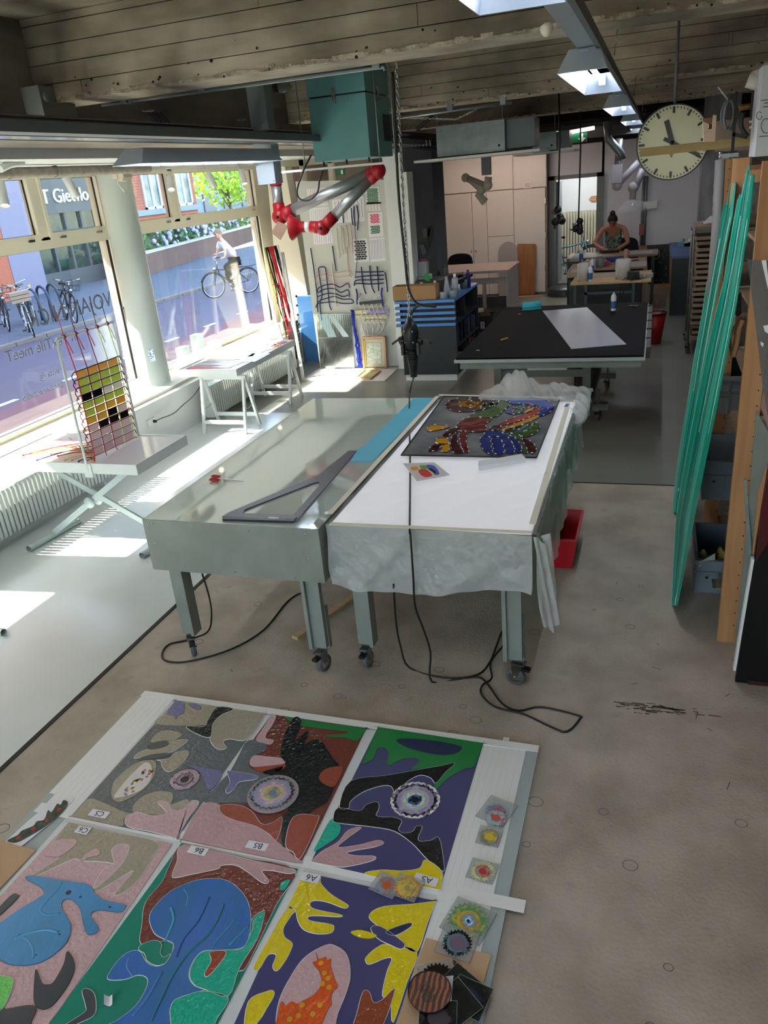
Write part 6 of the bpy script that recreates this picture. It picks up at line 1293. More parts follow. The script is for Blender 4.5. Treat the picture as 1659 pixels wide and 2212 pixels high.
# hanging tools over the back benches
for k, (px, top, bot, y, l) in enumerate(((1206, 250, 450, 13.0, 'black connector hanging on a cable before the open doorway'), (1250, 265, 480, 14.0, 'black tool cluster hanging on a cable over the back workbench'))):
    a, c = P(px, top, y=y), P(px+(bot-top)*.0, bot, y=y); a.x = c.x = P(px, bot-40, y=y).x; a.z = 3.92
    t = thing('hanging_connector', l, 'power socket', c); MB().tube([a, c.lerp(a, .5)+Vector((.02, 0, 0)), c], .012, 6).build('cable', M_cable, t)
    b = MB()
    for q in range(6): b.ball(c+Vector((random.uniform(-.06, .06), random.uniform(-.04, .04), random.uniform(-.2, .02))), .06, 7)
    b.build('connector_body', M_blk, t); MB().obox(c+Vector((-.07, 0, -.05)), (.03, 0, 0), (0, .02, 0), (0, 0, .04)).build('cover', mat('dark_red', '#6a2420', .5) if k == 0 else M_grey, t)
# station clock
t = thing('station_clock', 'large round cream clock with black bar markers hanging above the aisle', 'clock', P(1451, 308, y=7.6))
c = P(1452, 308, y=7.6); R0 = (P(1529, 308, y=7.6)-P(1375, 308, y=7.6)).length/2*1.0; R0 = R0*1.03
ax = (CAM-c); ax.z *= .35; ax = Vector((-.12, -1, 0)).normalized(); U = Vector((0, 0, 1)); Rr = U.cross(ax).normalized(); Rr = -Rr if Rr.x < 0 else Rr
RR = R0
MB().lathe(c-ax*.07, [(0, 0), (RR*.9, 0), (RR, .02), (RR, .075), (RR*.975, .082), (RR*.965, .07), (RR*.965, .06)], 56, ax).build('casing', mat('clock_grey', '#4a4d50', .45), t)
MB().lathe(c-ax*.07, [(RR*.97, .062), (0, .062)], 56, ax).build('dial', mat('clock_cream', '#cdc9a6', .4), t)
def dialp(r, ang, o=.0): return c+ax*(-.006+o)+Rr*(r*math.sin(ang))+U*(r*math.cos(ang))
for i in range(60):
    an = math.radians(i*6); d = (dialp(1, an)-dialp(0, an)); s_ = ax.cross(d).normalized()
    big = i % 5 == 0; r1 = RR*.93; r0 = RR*(.76 if big else .88); w = RR*(.034 if big else .014)
    MB().obox(dialp((r0+r1)/2, an), d.normalized()*(r1-r0)/2, s_*w, ax*.001).build('hour_marker' if big else 'minute_marker', M_blk, t)
def hand(an, l, bck, w, nm, o):
    an = math.radians(an); d = (dialp(1, an)-dialp(0, an)).normalized(); s_ = ax.cross(d).normalized()
    MB().obox(dialp((l-bck)/2, an, o), d*(l+bck)/2, s_*w, ax*.003).build(nm, M_blk, t)
hand(342, RR*.62, RR*.12, RR*.065, 'hour_hand', .008); hand(118, RR*.86, RR*.26, RR*.05, 'minute_hand', .016)
MB().lathe(c, [(RR*.05, -.004), (RR*.05, .018), (0, .02)], 14, ax).build('hand_hub', M_blk, t)
tri = [dialp(0, 0, .001)+Rr*a*RR+U*b*RR for a, b in ((-.07, -.27), (.07, -.27), (0, -.39))]; MB().tube(tri, .003, 4, closed=True).build('maker_mark', M_blk, t)
MB().tube([dialp(0, 0, .002)+Rr*(.02*math.cos(q))*RR*1.2+U*(-.31+.02*math.sin(q))*RR for q in (0, 1.05, 2.1, 3.14, 4.2, 5.25)], .002, 4, closed=True).build('maker_mark', M_blk, t)
MB().bar(dialp(0, 0, .001)+Rr*-.07*RR+U*-.25*RR, dialp(0, 0, .001)+Rr*.07*RR+U*-.25*RR, .002, .008).build('maker_mark', M_blk, t)
MB().tube([c+U*RR*.98-ax*.04, Vector((c.x, c.y+.04, 3.9))], .012, 8).build('hanger', M_grey, t)

# unseen warm lamps above the ventilation plates, added to brighten the cupboards
for i, (x, y) in enumerate(((-3.9, 15.9), (-2.9, 16.7))):
    t = thing('cupboard_fill_lamp', 'unseen warm fill lamp added over the pale cupboards, the %s one' % ('left', 'right')[i], 'ceiling lamp', (x, y, 3.1))
    MB().box(x-.6, x+.6, y-.06, y+.06, 3.12, 3.2).build('housing', M_white, t); MB().tube([(x-.55, y, 3.1), (x+.55, y, 3.1)], .016, 8).build('fluorescent_tube', mat('warm_fill_tube', '#ffe8d8', emit=40), t)
    for s_ in (-.5, .5): MB().tube([(x+s_, y, 3.2), (x+s_, y, 3.92)], .006, 5).build('hanging_rod', M_zinc, t)
# ---------------- right side: shelving, glass strips, rack ----------------
sh = thing('shelving_unit', 'tall orange pine shelving with drilled posts along the right wall', 'shelf', (.9, 6, 0))
PX0 = .455
posts = [(PX0, 4.31), (1.22, 4.31), (PX0, 6.0), (1.22, 6.0), (PX0, 7.4), (1.22, 7.4)]
for x, y in posts:
    zt = 2.62
    p = MB().box(x, x+.045, y-.0, y+.11, 0, zt) if False else MB().box(x, x+.10, y, y+.045, 0, zt)
    po = p.build('post', M_wood2, sh)
    if x == PX0:
        hb = MB()
        for k in range(30): hb.lathe((x+.082, y, .12+k*.083), [(.0045, .002), (0, .002)], 8, (0, -1, 0))
        hb.build('peg_hole', M_blk, po, kind='stuff')
for y in (4.31, 6.0, 7.4):
    for z in (.06, .98, 2.52): MB().box(PX0+.1, 1.22, y+.005, y+.04, z-.055, z+.02).build('rail', M_wood2, sh)
shz = [.085, .52, .955, 1.38, 1.80, 2.18]
for z in shz:
    for ya, yb in ((4.36, 5.98), (6.06, 7.38)):
        MB().box(PX0+.105, 1.28, ya, yb, z-.022, z).build('shelf_board', mat('shelf_board', '#8a7259', .6, col2='#7a634c', scale=5, stretch=(1, 6, 1)), sh)
        MB().box(PX0+.105, 1.28, ya-.004, ya, z-.022, z).build('white_edging', mat('cream_edge', '#cfcabd', .6), sh)
wf = thing('wooden_loop_frame', 'bent pale wood loop frame hooked on the near shelf post', 'wooden frame', P(1588, 740, y=4.5))
pts = [P(*q, y=4.55) for q in ((1605, 682), (1585, 722), (1581, 735), (1580, 767), (1590, 768), (1597, 730), (1604, 700))]
MB().tube(smooth_open([P(*q, y=4.5) for q in ((1604, 690), (1596, 710), (1590, 745), (1583, 770))], 4), .016, 8).build('thick_bar', mat('peach_wood', '#c08d66', .5), wf)
MB().bar(P(1604, 685, y=4.6), P(1575, 727, y=4.6), .012, .02).build('thin_bar', mat('peach_wood', '#c08d66', .5), wf); MB().bar(P(1575, 727, y=4.6), P(1582, 770, y=4.52), .012, .012).build('thin_bar', mat('peach_wood', '#c08d66', .5), wf)
# grey crates beside and on the shelves
def crate(x0, x1, y0, y1, z0, z1, label, cl='#71777c'):
    t = thing('plastic_crate', label, 'crate', ((x0+x1)/2, (y0+y1)/2, z0)); m = mat('crate_'+cl[1:], cl, .55); w = .012
    MB().box(x0, x1, y0, y1, z0, z0+w).build('floor_panel', m, t)
    for b in ((x0, x1, y0, y0+w), (x0, x1, y1-w, y1), (x0, x0+w, y0+w, y1-w), (x1-w, x1, y0+w, y1-w)): MB().box(*b, z0+w, z1).build('side_panel', m, t)
    r = MB(); h = z1-z0
    r.box(x0-.01, x1+.01, y0-.015, y0, z1-.03, z1); r.box(x0-.012, x0, y0, y1, z1-.03, z1); r.box(x0-.01, x1+.01, y0-.012, y0, z0+h*.62, z0+h*.64+.006)
    for i in range(5): r.box(x0+(x1-x0-.012)*i/4, x0+(x1-x0-.012)*i/4+.012, y0-.012, y0, z0, z1)
    r.build('rib', m, t)
    MB().lathe((x0+(x1-x0)*.12, y0-.013, z0+h*.5), [(.01, .002), (0, .002)], 8, (0, -1, 0)).build('drain_hole', M_blk, t)
    return t
crate(.35, .92, 4.9, 5.5, .0, .24, 'lowest grey plastic crate by the near shelf post, holding a yellow cloth')
crate(.38, .95, 5.35, 5.95, .48, .76, 'grey plastic crate standing halfway up beside the shelf, with black cable inside')
crate(.40, .97, 5.9, 6.5, .93, 1.2, 'upper grey plastic crate holding two glue bottles')
yc = thing('yellow_cloth', 'crumpled yellow cloth spilling out of the lowest grey crate', 'cloth', (.5, 5.1, .3))
def cl_(u, v): return P(1512+u*85, 1195+v*45+8*math.sin(u*9), y=5.0)+Vector((0, .12*v+.05*math.sin(u*13+v*7), .03*math.sin(u*17)*math.cos(v*11)))
MB().sheet(cl_, 18, 12).build('cloth', mat('yellow_cloth', '#a99a5a', .9, col2='#8f8148', scale=9), yc)
MB().sheet(lambda u, v: P(1510+u*35, 1215+v*40-20*u, y=4.88)+Vector((0, .06*v, 0)), 8, 6).build('white_flap', mat('cream_paper', '#b9b7a8', .8), yc)
for i, (px, l) in enumerate(((1541, 'left'), (1563, 'right'))):
    p = P(px, 905, y=6.3); p.z = 1.0; t = thing('glue_bottle', 'grey glue bottle with a thin nozzle in the upper crate, the %s one' % l, 'bottle', p)
    MB().lathe(p, [(0, 0), (.04, 0), (.04, .15), (.036, .19), (.015, .22), (.012, .25)], 14).build('bottle_body', mat('bottle_grey', '#5c6163', .5), t); MB().lathe(p+Vector((0, 0, .25)), [(.012, 0), (.005, .05), (.003, .09), (0, .09)], 8).build('nozzle', mat('bottle_grey2', '#7d8283', .5), t)
def jar(p, r, h, body, lid, lh, label, nm='paint_tin', cat='tin', lab=None, lr=1.0):
    t = thing(nm, label, cat, p); MB().lathe(p, [(0, 0), (r, 0), (r, h*.86), (r*.85, h)], 18).build('body', mat('jar_'+body[1:], body, .35), t)
    MB().lathe(p+Vector((0, 0, h)), [(r*lr, -.005), (r*lr, lh-.004), (r*lr*.94, lh), (0, lh)], 18).build('lid', mat('lid_'+lid[1:], lid, .4), t)
    if lab: MB().lathe(p, [(r*1.015, h*.15), (r*1.015, h*.7)], 18).build('paper_label', mat('lab_'+lab[1:], lab, .6), t)
    return t
jj = P(1628, 850, y=4.5); bxp = thing('white_cardboard_box', 'low white cardboard box under the red capped jar', 'box', P(1628, 880, y=4.45))
a, c = P(1604, 885, y=4.42), P(1646, 860, y=4.42); MB().box(a.x, a.x+.2, 4.42, 4.62, .957, c.z).build('box_body', mat('lilac_box', '#a7a5b0', .6), bxp); MB().box(a.x-.002, a.x+.202, 4.418, 4.622, c.z-.03, c.z+.001).build('lid', mat('lilac_box', '#a7a5b0', .6), bxp)
jp = Vector((P(1629, 850, y=4.5).x, 4.5, c.z+.002)); jt = jar(jp, .033, .075, '#141418', '#a51e22', .038, 'small dark jar with a bright red screw cap and hazard label on the near shelf', 'screw_jar', 'jar', '#d9d9dc', 1.12)
for i in range(4): MB().obox(jp+Vector((-.012+.02*(i % 2), -.0335, .045-.02*(i//2))), (.005, 0, .005), (0, .0005, 0), (.005, 0, -.005)).build('hazard_symbol', M_blk, jt)
jar(Vector((P(1598, 1160, y=4.6).x, 4.6, .522)), .05, .12, '#a9a7ab', '#1a1a1c', .012, 'dented silver paint tin with a black rim on the second shelf', lab='#c9c6c8')
jar(Vector((.95, 4.75, .957-.43)), .04, .1, '#5b564c', '#1a1a1c', .02, 'small dark tin at the back of the second shelf')
jar(Vector((P(1618, 1000, y=4.9).x, 4.9, .522)), .045, .17, '#6b675b', '#26262a', .03, 'brown bottle with a red and white label behind the grey board', 'brown_bottle', 'bottle', '#a3494a')
for i in range(3):
    jar(Vector((.62+.09*i, 5.0, .522)), .038, .2, '#17171a', '#0e0e10', .02, 'black cylinder at the back of the second shelf, %s of three' % ('left', 'middle', 'right')[i], 'black_canister', 'canister')
for i in range(7):
    p = Vector((.62+.085*i, 4.6+.1*(i % 2), 1.802)); jar(p, .034, .08, ('#8c8f92', '#7a4a44', '#a19a92')[i % 3], '#c9c9c9', .02, 'small jar on the upper shelf, %s from the near post' % ORD[i], 'small_jar', 'jar')
for i in range(9):
    p = Vector((.6+.07*i, 4.55, 2.182)); b = MB().box(p.x, p.x+.055, p.y, p.y+.09, 2.182, 2.23+.01*(i % 3)); o = single('sample_block', b, mat('block_%d' % (i % 3), ('#8f8d92', '#7d4b44', '#9aa3a0')[i % 3], .6), 'small sample block on the highest shelf, %s from the near post' % ORD[i], 'block', 'sample blocks on the highest shelf')
for k, (z, n, l) in enumerate(((1.382, 5, 'black box on the middle shelf'),)):
    for i in range(n):
        single('black_storage_box', MB().box(.62+.12*i, .73+.12*i, 4.5, 4.75, z, z+.16+.02*(i % 2)), M_blk, l+', %s from the near post' % ORD[i], 'box', 'black boxes on the middle shelf')
gb_ = MB().sheet(lambda u, v: P(1575+u*30, 640+v*45, y=5.3)+Vector((0, .1*u, .01*math.sin(u*8+v*5))), 8, 8); single('grey_bag', gb_, mat('bag_grey', '#6f7370', .8), 'grey cloth bag hanging behind the near shelf post', 'bag')
for i in range(8):
    single('flat_offcut', MB().box(.6-.02*i, 1.0, 4.45, 4.7, .524+i*.006, .528+i*.006) if i < 3 else MB().obox((.5+.02*i, 4.7, .12+i*.012), (.12, .02*(i-5), 0), (0, .06, 0), (0, 0, .003)), mat('offcut_%d' % (i % 2), ('#8f8a5c', '#6c665e')[i % 2], .5), 'flat offcut in the loose stacks on the lower shelves, %s from the bottom' % ORD[i], 'offcut', 'flat offcuts on the lower shelves')
gs = single('green_plastic_strip', MB().bar(P(1556, 857, y=5), P(1610, 857, y=4.7), .02, .004), mat('lime_plastic', '#7ab83a', .5), 'thin lime green strip poking out past the near shelf post', 'strip')
# teal glass strips leaning against the shelf
tg = [glassmat('teal_glass_a', '#2f9f8c', graze=.25, body=.8, bodycol='#0fa58c'), glassmat('teal_glass_b', '#6fc9b4', graze=.25, body=.7, bodycol='#4cc4ad'), glassmat('teal_glass_c', '#17806f', graze=.25, body=.85, bodycol='#0b8270')]
rn = random.Random(17)
def LP(px, py, d=0):
    'pixel to the plane in which the strips lean: x = .22 + .092 z'
    r = ray(px, py); t = (.22+d+.092*CH)/(r.x-.092*r.z); return CAM+r*t
def prof(tab, y):
    for (y0, x0), (y1, x1) in zip(tab, tab[1:]):
        if y <= y1: return x0+(x1-x0)*(y-y0)/(y1-y0)
    return tab[-1][1]
GL1 = [(390, 1571), (430, 1560), (480, 1549), (530, 1543), (600, 1529), (700, 1514), (760, 1501), (850, 1489), (960, 1470), (1040, 1459), (1108, 1453)]
GR1 = [(390, 1586), (420, 1593), (480, 1577), (660, 1542), (900, 1500), (1108, 1462)]
GL2 = [(362, 1612), (400, 1600), (460, 1588), (600, 1566), (700, 1541), (900, 1499), (1110, 1461), (1308, 1451)]
GR2 = [(362, 1618), (380, 1628), (420, 1626), (680, 1585), (880, 1546), (1100, 1501), (1308, 1462)]
ORD2 = ['leftmost', 'second', 'third', 'fourth', 'fifth', 'rightmost']
def strips(L, R, n, y0, y1, off, grp, tops):
    for k in range(n):
        u0, u1 = k/n-.01, (k+1)/n+.015; yt = tops[k]; ys = [yt+(y1-yt)*i/10 for i in range(11)]
        rk_ = 0
        lf = [(prof(L, y)+(prof(R, y)-prof(L, y))*u0, y) for y in ys]; rg = [(prof(L, y)+(prof(R, y)-prof(L, y))*u1, y) for y in ys]
        m = (lf[0][0]*.5+rg[0][0]*.5, yt-rn.uniform(3, 14)); ring_ = lf[::-1]+[m]+rg
        d = off+.002*k; pts = [LP(a, b, d) for a, b in ring_]
        t = thing('glass_strip', 'tall teal glass strip, %s of the %s group leaning on the shelf' % (ORD2[k] if k < n-1 else 'rightmost', grp), 'glass strip', pts[0])
        MB().poly(pts, (.005, 0, 0)).build('pane', tg[(k*2+(off > 0)) % 3], t)
        MB().tube([p-Vector((.001, 0, 0)) for p in pts[:11]], .0018, 4).build('cut_edge', mat('bright_edge', '#6fc9b6', .2, spec=.8), t)
        if k % 2: MB().tube([LP((a[0]+b[0])/2+1, a[1], d-.003) for a, b in list(zip(lf, rg))[1:7]], .003, 4).build('chipped_edge', mat('pale_chip', '#a8ded2', .2, spec=.8), t)
strips(GL1, GR1, 4, 390, 1108, .018, 'left', [560, 450, 396, 398])
strips(GL2, GR2, 4, 362, 1308, -.012, 'right', [430, 372, 365, 380])
# leaning boards and the black panel at the right edge
gbd = MB().poly([P(1590, 1380, z=.0)+Vector((.0, 0, 0)), Vector((.62, 4.05, .88)), Vector((.78, 4.0, .86)), Vector((.72, 3.98, .0))], (0, -.02, 0))
def lean(name, label, quad, y, yo, m, off=(0, -.02, 0), kind=None):
    pts = [P(px, py, y=y+yo*(2212-py)/2212) for px, py in quad]
    return single(name, MB().poly(pts, off), m, label, 'board')
lean('grey_green_board', 'grey green painted board leaning against the near shelf post', [(1587, 1395), (1609, 1170), (1633, 885), (1659, 930), (1659, 1150), (1637, 1140), (1622, 1200), (1605, 1440)], 4.15, .12, M_green)
bp_ = thing('leaning_panel', 'tall black panel with white edge leaning at the right picture edge', 'panel', (.62, 3.9, 0))
MB().poly([P(1587, 1466, y=3.93), P(1627, 1205, y=3.97), P(1659, 1000, y=4.0), P(1720, 1000, y=4.0), P(1720, 1480, y=3.93)], (0, -.03, 0)).build('panel', mat('gloss_black', '#050505', .35), bp_)
MB().bar(P(1586, 1445, y=3.9), P(1626, 1205, y=3.94), .012, .04, (0, 1, 0)).build('white_edge', M_white, bp_)
MB().poly([P(1634, 1210, y=3.9), P(1643, 1100, y=3.93), P(1659, 1020, y=3.95), P(1700, 1020, y=3.95), P(1700, 1100, y=3.93)], (0, -.01, 0)).build('dark_red_sheet', mat('oxblood', '#4c0710', .3), bp_)
MB().poly([P(1616, 1470, y=3.9), P(1659, 1475, y=3.9), P(1659, 1497, y=3.9), P(1616, 1492, y=3.9)], (0, .02, 0)).build('wooden_foot', mat('dark_mahogany', '#3d1713', .5), bp_)
lean('orange_board', 'edge of an orange wooden board leaning behind the black panel', [(1625, 1195), (1637, 1060), (1659, 1000), (1659, 1060), (1640, 1150), (1629, 1205)], 4.05, 0, M_wood2)
single('aluminium_profile', MB().bar(P(1609, 1036, y=4.2), P(1621, 1195, y=4.15), .014, .014), M_zinc, 'slim aluminium profile leaning in front of the lower shelf', 'profile')
cg = glassmat('clear_grey_sheet', '#cfd3d6', body=.35, bodycol='#8a9094')
single('clear_plastic_sheet', MB().poly([P(*q, y=4.0) for q in ((1614, 560), (1659, 563), (1720, 565), (1720, 960), (1659, 900), (1648, 840), (1632, 700))], (0, .003, 0)), cg, 'clear grey plastic sheet leaning at the right edge before the shelf', 'sheet')
for q in (((1645, 563), (1655, 562), (1662, 620), (1659, 625)), ((1649, 704), (1659, 702), (1661, 722), (1652, 716)), ((1643, 738), (1650, 742), (1648, 750), (1643, 744))):
    single('white_tape_piece', MB().poly([P(*k, y=3.985) for k in q], (0, .002, 0)), M_paper, 'white tape piece on the clear plastic sheet, the one at height %d of three' % int(q[0][1]) if False else ('upper', 'middle', 'lower')[(q[0][1] > 600)+(q[0][1] > 720)]+' white tape piece on the clear plastic sheet', 'tape', 'tape pieces on the clear sheet')
single('pink_board', MB().poly([P(*q, y=4.1) for q in ((1643, 880), (1659, 800), (1700, 780), (1700, 930), (1659, 925))], (0, .02, 0)), mat('pink_board', '#9a7468', .7), 'dull pink board at the right edge behind the clear sheet', 'board')
# on top of the shelf: bar, clamp, cable coil, white box
single('wooden_lath', MB().bar(P(1382, 330, y=4.75), P(1640, 303, y=4.75), .045, .042), mat('ochre_wood', '#8a7442', .5, col2='#9c8450', scale=5, stretch=(1, 6, 6)), 'long ochre wooden lath jutting from the shelf top across the clock', 'lath')
t = thing('white_carton', 'white cardboard carton with line drawings on top of the shelf', 'box', P(1650, 310, y=4.5))
c = P(1633, 312, y=4.4); MB().box(c.x, c.x+.35, 4.4, 4.7, 2.64, 3.02).build('carton', mat('carton_white', '#c6c8ce', .6), t)
rn = random.Random(3)
for k, (x, z, w) in enumerate(((1643, 218, .06), (1648, 232, .05), (1650, 224, .05), (1640, 296, .09))):
    q = P(x, z, y=4.399); MB().box(q.x, q.x+w, 4.396, 4.399, q.z, q.z+.003).build('printed_line', mat('print_blue', '#3c4264', .6), t)
MB().tube([P(1640+10*math.cos(q)*.6, 250+9*math.sin(q), y=4.395) for q in (0, .8, 1.6, 2.4, 3.2, 4, 4.8, 5.6)], .0015, 4).build('printed_drawing', mat('print_blue', '#3c4264', .6), t)
MB().tube([P(1655+14*math.cos(q)*.8, 272+16*math.sin(q), y=4.395) for q in [k*.5 for k in range(13)]], .0015, 4).build('printed_drawing', mat('print_blue', '#3c4264', .6), t)
t = thing('bar_clamp', 'black steel bar clamp fixed to the shelf top', 'clamp', P(1588, 300, y=4.6))
MB().bar(P(1591, 198, y=4.6), P(1581, 340, y=4.6), .014, .02).build('clamp_bar', mat('clamp_black', '#1c1d20', .35, .5), t)
MB().bar(P(1558, 337, y=4.6), P(1595, 334, y=4.6), .03, .018).build('clamp_jaw', M_zinc, t); MB().cyl(P(1556, 342, y=4.6), P(1557, 328, y=4.6), .008, 8).build('screw_end', M_steel, t); MB().cyl(P(1574, 344, y=4.6), P(1575, 330, y=4.6), .009, 8).build('screw_end', M_steel, t)
MB().tube(smooth_open([P(*q, y=4.58) for q in ((1606, 242), (1601, 262), (1604, 280), (1615, 295))], 4), .011, 8).build('grip', M_blk, t); MB().bar(P(1583, 290, y=4.6), P(1615, 296, y=4.6), .02, .018).build('clamp_jaw', M_blk, t)
t = thing('cable_coil', 'coil of grey cable hanging on the clamp', 'cable', P(1573, 245, y=4.65))
rn = random.Random(5)
for k in range(8):
    cx_, w = 1574+rn.uniform(-3, 3), 10+k*1.1
    MB().tube([P(cx_+w*math.cos(q)+4*math.sin(q)*-.7, 248+(31+rn.uniform(-2, 2))*math.sin(q), y=4.62+.012*k) for q in [j*.45 for j in range(14)]], .005, 6, closed=True).build('cable_turn', mat('grey_cable', '#5c6064', .5), t)
MB().tube([P(1572, 215, y=4.6), P(1561, 200, y=4.6), P(1551, 188, y=4.6)], .004, 5).build('cable_end', mat('grey_cable_l', '#a3a5a5', .5), t)
t = thing('wooden_bracket', 'pale wooden block bracket clamped on the lath in front of the clock', 'bracket', P(1535, 290, y=4.8))
MB().poly([P(*q, y=4.7) for q in ((1520, 307), (1518, 262), (1531, 268), (1532, 276), (1526, 280), (1538, 278), (1541, 248), (1548, 249), (1544, 306))], (0, .03, 0)).build('upright', mat('pale_block', '#bfa58e', .6), t)
MB().poly([P(*q, y=4.75) for q in ((1518, 256), (1541, 254), (1540, 268), (1519, 270))], (0, .04, 0)).build('brown_block', mat('brown_block', '#7a4f2c', .5), t)
pbd = single('perforated_board', MB().poly([P(*q, y=5.2) for q in ((1545, 262), (1600, 256), (1640, 250), (1640, 322), (1545, 328))], (0, .02, 0)), mat('perf_board', '#7a6658', .7), 'brown perforated board lying behind the clamp on the shelf top', 'board')
hl = MB()
for i in range(6):
    for j in range(2):
        q = P(1618+i*6, 266+j*12, y=5.19); hl.box(q.x, q.x+.012, 5.186, 5.19, q.z, q.z+.012)
hl.build('peg', M_paper, pbd)
single('brass_rod', MB().tube([P(1592, 234, y=4.8), P(1632, 228, y=4.78)], .014, 10), mat('brass', '#8a6a34', .35, .7), 'short brass rod behind the black clamp bar', 'rod')
t = thing('dark_picture_frame', 'dark empty frame standing beside the white carton', 'frame', P(1630, 230, y=4.8))
Q = [P(*q, y=4.75) for q in ((1627, 194), (1643, 192), (1640, 254), (1623, 256))]
for i in range(4): MB().bar(Q[i], Q[(i+1) % 4], .012, .02, (0, 1, 0)).build('frame_bar', mat('dark_brown', '#2a1f1b', .5), t)
MB().poly(Q, (0, .01, 0)).build('backing', mat('slate_dark', '#2c3030', .5), t)
t = thing('white_pipe_fitting', 'white plastic pipe fittings on top of the carton at the upper right', 'pipe fitting', P(1640, 178, y=4.6))
MB().tube([P(1616, 172, y=4.6), P(1650, 182, y=4.6)], .035, 14).build('pipe', mat('pvc_white', '#b9b6b1', .45), t); MB().tube([P(1640, 150, y=4.6), P(1642, 190, y=4.6)], .03, 12).build('pipe', mat('pvc_white', '#b9b6b1', .45), t)
MB().tube([P(1642+6*math.cos(q), 198+6*math.sin(q), y=4.55) for q in [k*.63 for k in range(10)]], .006, 6, closed=True).build('ring', mat('pvc_white', '#b9b6b1', .45), t)
single('wrapped_tube', MB().tube([P(1556, 345, y=6.5), P(1549, 480, y=6.5), P(1535, 660, y=6.5)], .035, 10), mat('tube_grey', '#8a8688', .6), 'grey vertical tube standing behind the leaning glass', 'tube')
# tray rack on wheels
rk = thing('tray_rack', 'tall grey wheeled rack filled with shallow wooden trays', 'rack', (.75, 12.6, 0))
rg = mat('rack_grey', '#6d6866', .5, .3); rx0, rx1, ry0, ry1 = .50, 1.0, 12.0, 12.9
for x in (rx0, rx1):
    for y in (ry0, ry1): MB().tube([(x, y, .12), (x, y, 1.62)], .016, 8).build('upright', rg, rk)
    MB().tube([(x, ry0, 1.62), (x, ry0+.05, 1.67), (x, ry1-.05, 1.67), (x, ry1, 1.62)], .016, 8).build('top_loop', rg, rk)
    MB().tube([(x, ry0, .14), (x, ry1, .14)], .016, 8).build('base_rail', rg, rk)
for i, (x, y) in enumerate(((rx0, ry0), (rx1, ry0), (rx0, ry1), (rx1, ry1))): caster(None, x, y, rk, .05, 1.3)
rn = random.Random(8)
m0 = None
for i in range(19):
    z = .22+i*.075; dx = rn.uniform(-.02, .03)
    b = MB() if m0 is None else None
    if m0 is None:
        b.box(.52, .98, 11.92, 12.86, .22, .228); b.box(.52, .98, 11.92, 11.94, .228, .262); b.box(.52, .54, 11.94, 12.86, .228, .262); b.box(.96, .98, 11.94, 12.86, .228, .262)
        m0 = b.build('wooden_tray', mat('tray_wood', '#8c7965', .6), rk); base0 = m0.location.copy()
    else:
        o = m0.copy(); COL.objects.link(o); o.parent = rk; o.location = base0+Vector((dx, -rn.uniform(0, .12), z-.22))
    if i % 2 == 0: MB().box(rx0+.01, rx0+.02, ry0, ry1, z-.012, z-.004).build('runner', rg, rk)
MB().box(.5, 1.02, 11.95, 12.9, 1.70, 1.73).build('top_tray', mat('tray_wood', '#8c7965', .6), rk)
cr = MB().sheet(lambda u, v: Vector((.62+u*.36, 12.2+v*.4, 1.74+.09*math.sin(u*3.1)*math.sin(v*3.1)*(1+.5*math.sin(u*19+v*7)))), 16, 14); single('crumpled_white_paper', cr, mat('dull_paper', '#9a9896', .8), 'crumpled white paper on top of the tray rack', 'paper')
single('framed_card', MB().poly([P(*q, y=13.87) for q in ((1541, 398), (1556, 396), (1554, 460), (1538, 462))], (0, .02, 0)), mat('card_brown', '#6b4a3c', .6, col2='#b5aca4', scale=9), 'small brown and white card hanging on the concrete pillar', 'card')
# red bin and bucket
def bin_(x0, x1, y0, y1, h, label, m, fl=.03):
    t = thing('storage_bin', label, 'bin', ((x0+x1)/2, (y0+y1)/2, 0)); w = .008
    b = MB(); o = [(x0+fl, y0+fl), (x1-fl, y0+fl), (x1-fl, y1-fl), (x0+fl, y1-fl)]; T_ = [(x0, y0), (x1, y0), (x1, y1), (x0, y1)]
    vs = [(x, y, 0) for x, y in o]+[(x, y, h) for x, y in T_]; sx = lambda v: ((v-(x0+x1)/2)*.96+(x0+x1)/2); sy = lambda v: ((v-(y0+y1)/2)*.96+(y0+y1)/2)
    vs += [(sx(x), sy(y), h) for x, y in T_]+[(sx(x), sy(y), .012) for x, y in o]
    fs = [(3, 2, 1, 0)]+[(i, (i+1) % 4, 4+(i+1) % 4, 4+i) for i in range(4)]+[(4+i, 4+(i+1) % 4, 8+(i+1) % 4, 8+i) for i in range(4)]+[(8+i, 8+(i+1) % 4, 12+(i+1) % 4, 12+i) for i in range(4)]+[(12, 13, 14, 15)]
    b.add(vs, fs).build('bin_body', m, t)
    r = MB(); 
    for i in range(4): r.bar((T_[i][0], T_[i][1], h), (T_[(i+1) % 4][0], T_[(i+1) % 4][1], h), .018, .014)
    r.build('rim', m, t)
bin_(-.66, -.435, 5.08, 5.62, .235, 'red plastic storage bin on the floor beside the covered table', M_red)
t = thing('red_bucket', 'dark red bucket hanging at the far right corner of the black table', 'bucket', P(1411, 742, z=0))
p = P(1411, 742, z=0); MB().lathe(p+Vector((.02, 0, 0)), [(0, 0), (.09, 0), (.15, .46), (.145, .46), (.085, .01), (0, .01)], 20).build('bucket_body', mat('deep_red', '#8d0f16', .4), t); MB().lathe(p+Vector((.02, 0, .455)), [(.15, 0), (.165, .004), (.165, .016), (.15, .02)], 20).build('rim', M_blk, t)
MB().tube([p+Vector((-.06, 0, .47)), p+Vector((-.02, 0, .75)), p+Vector((.03, 0, .62)), p+Vector((.04, 0, .47))], .004, 5).build('wire_handle', M_steel, t)
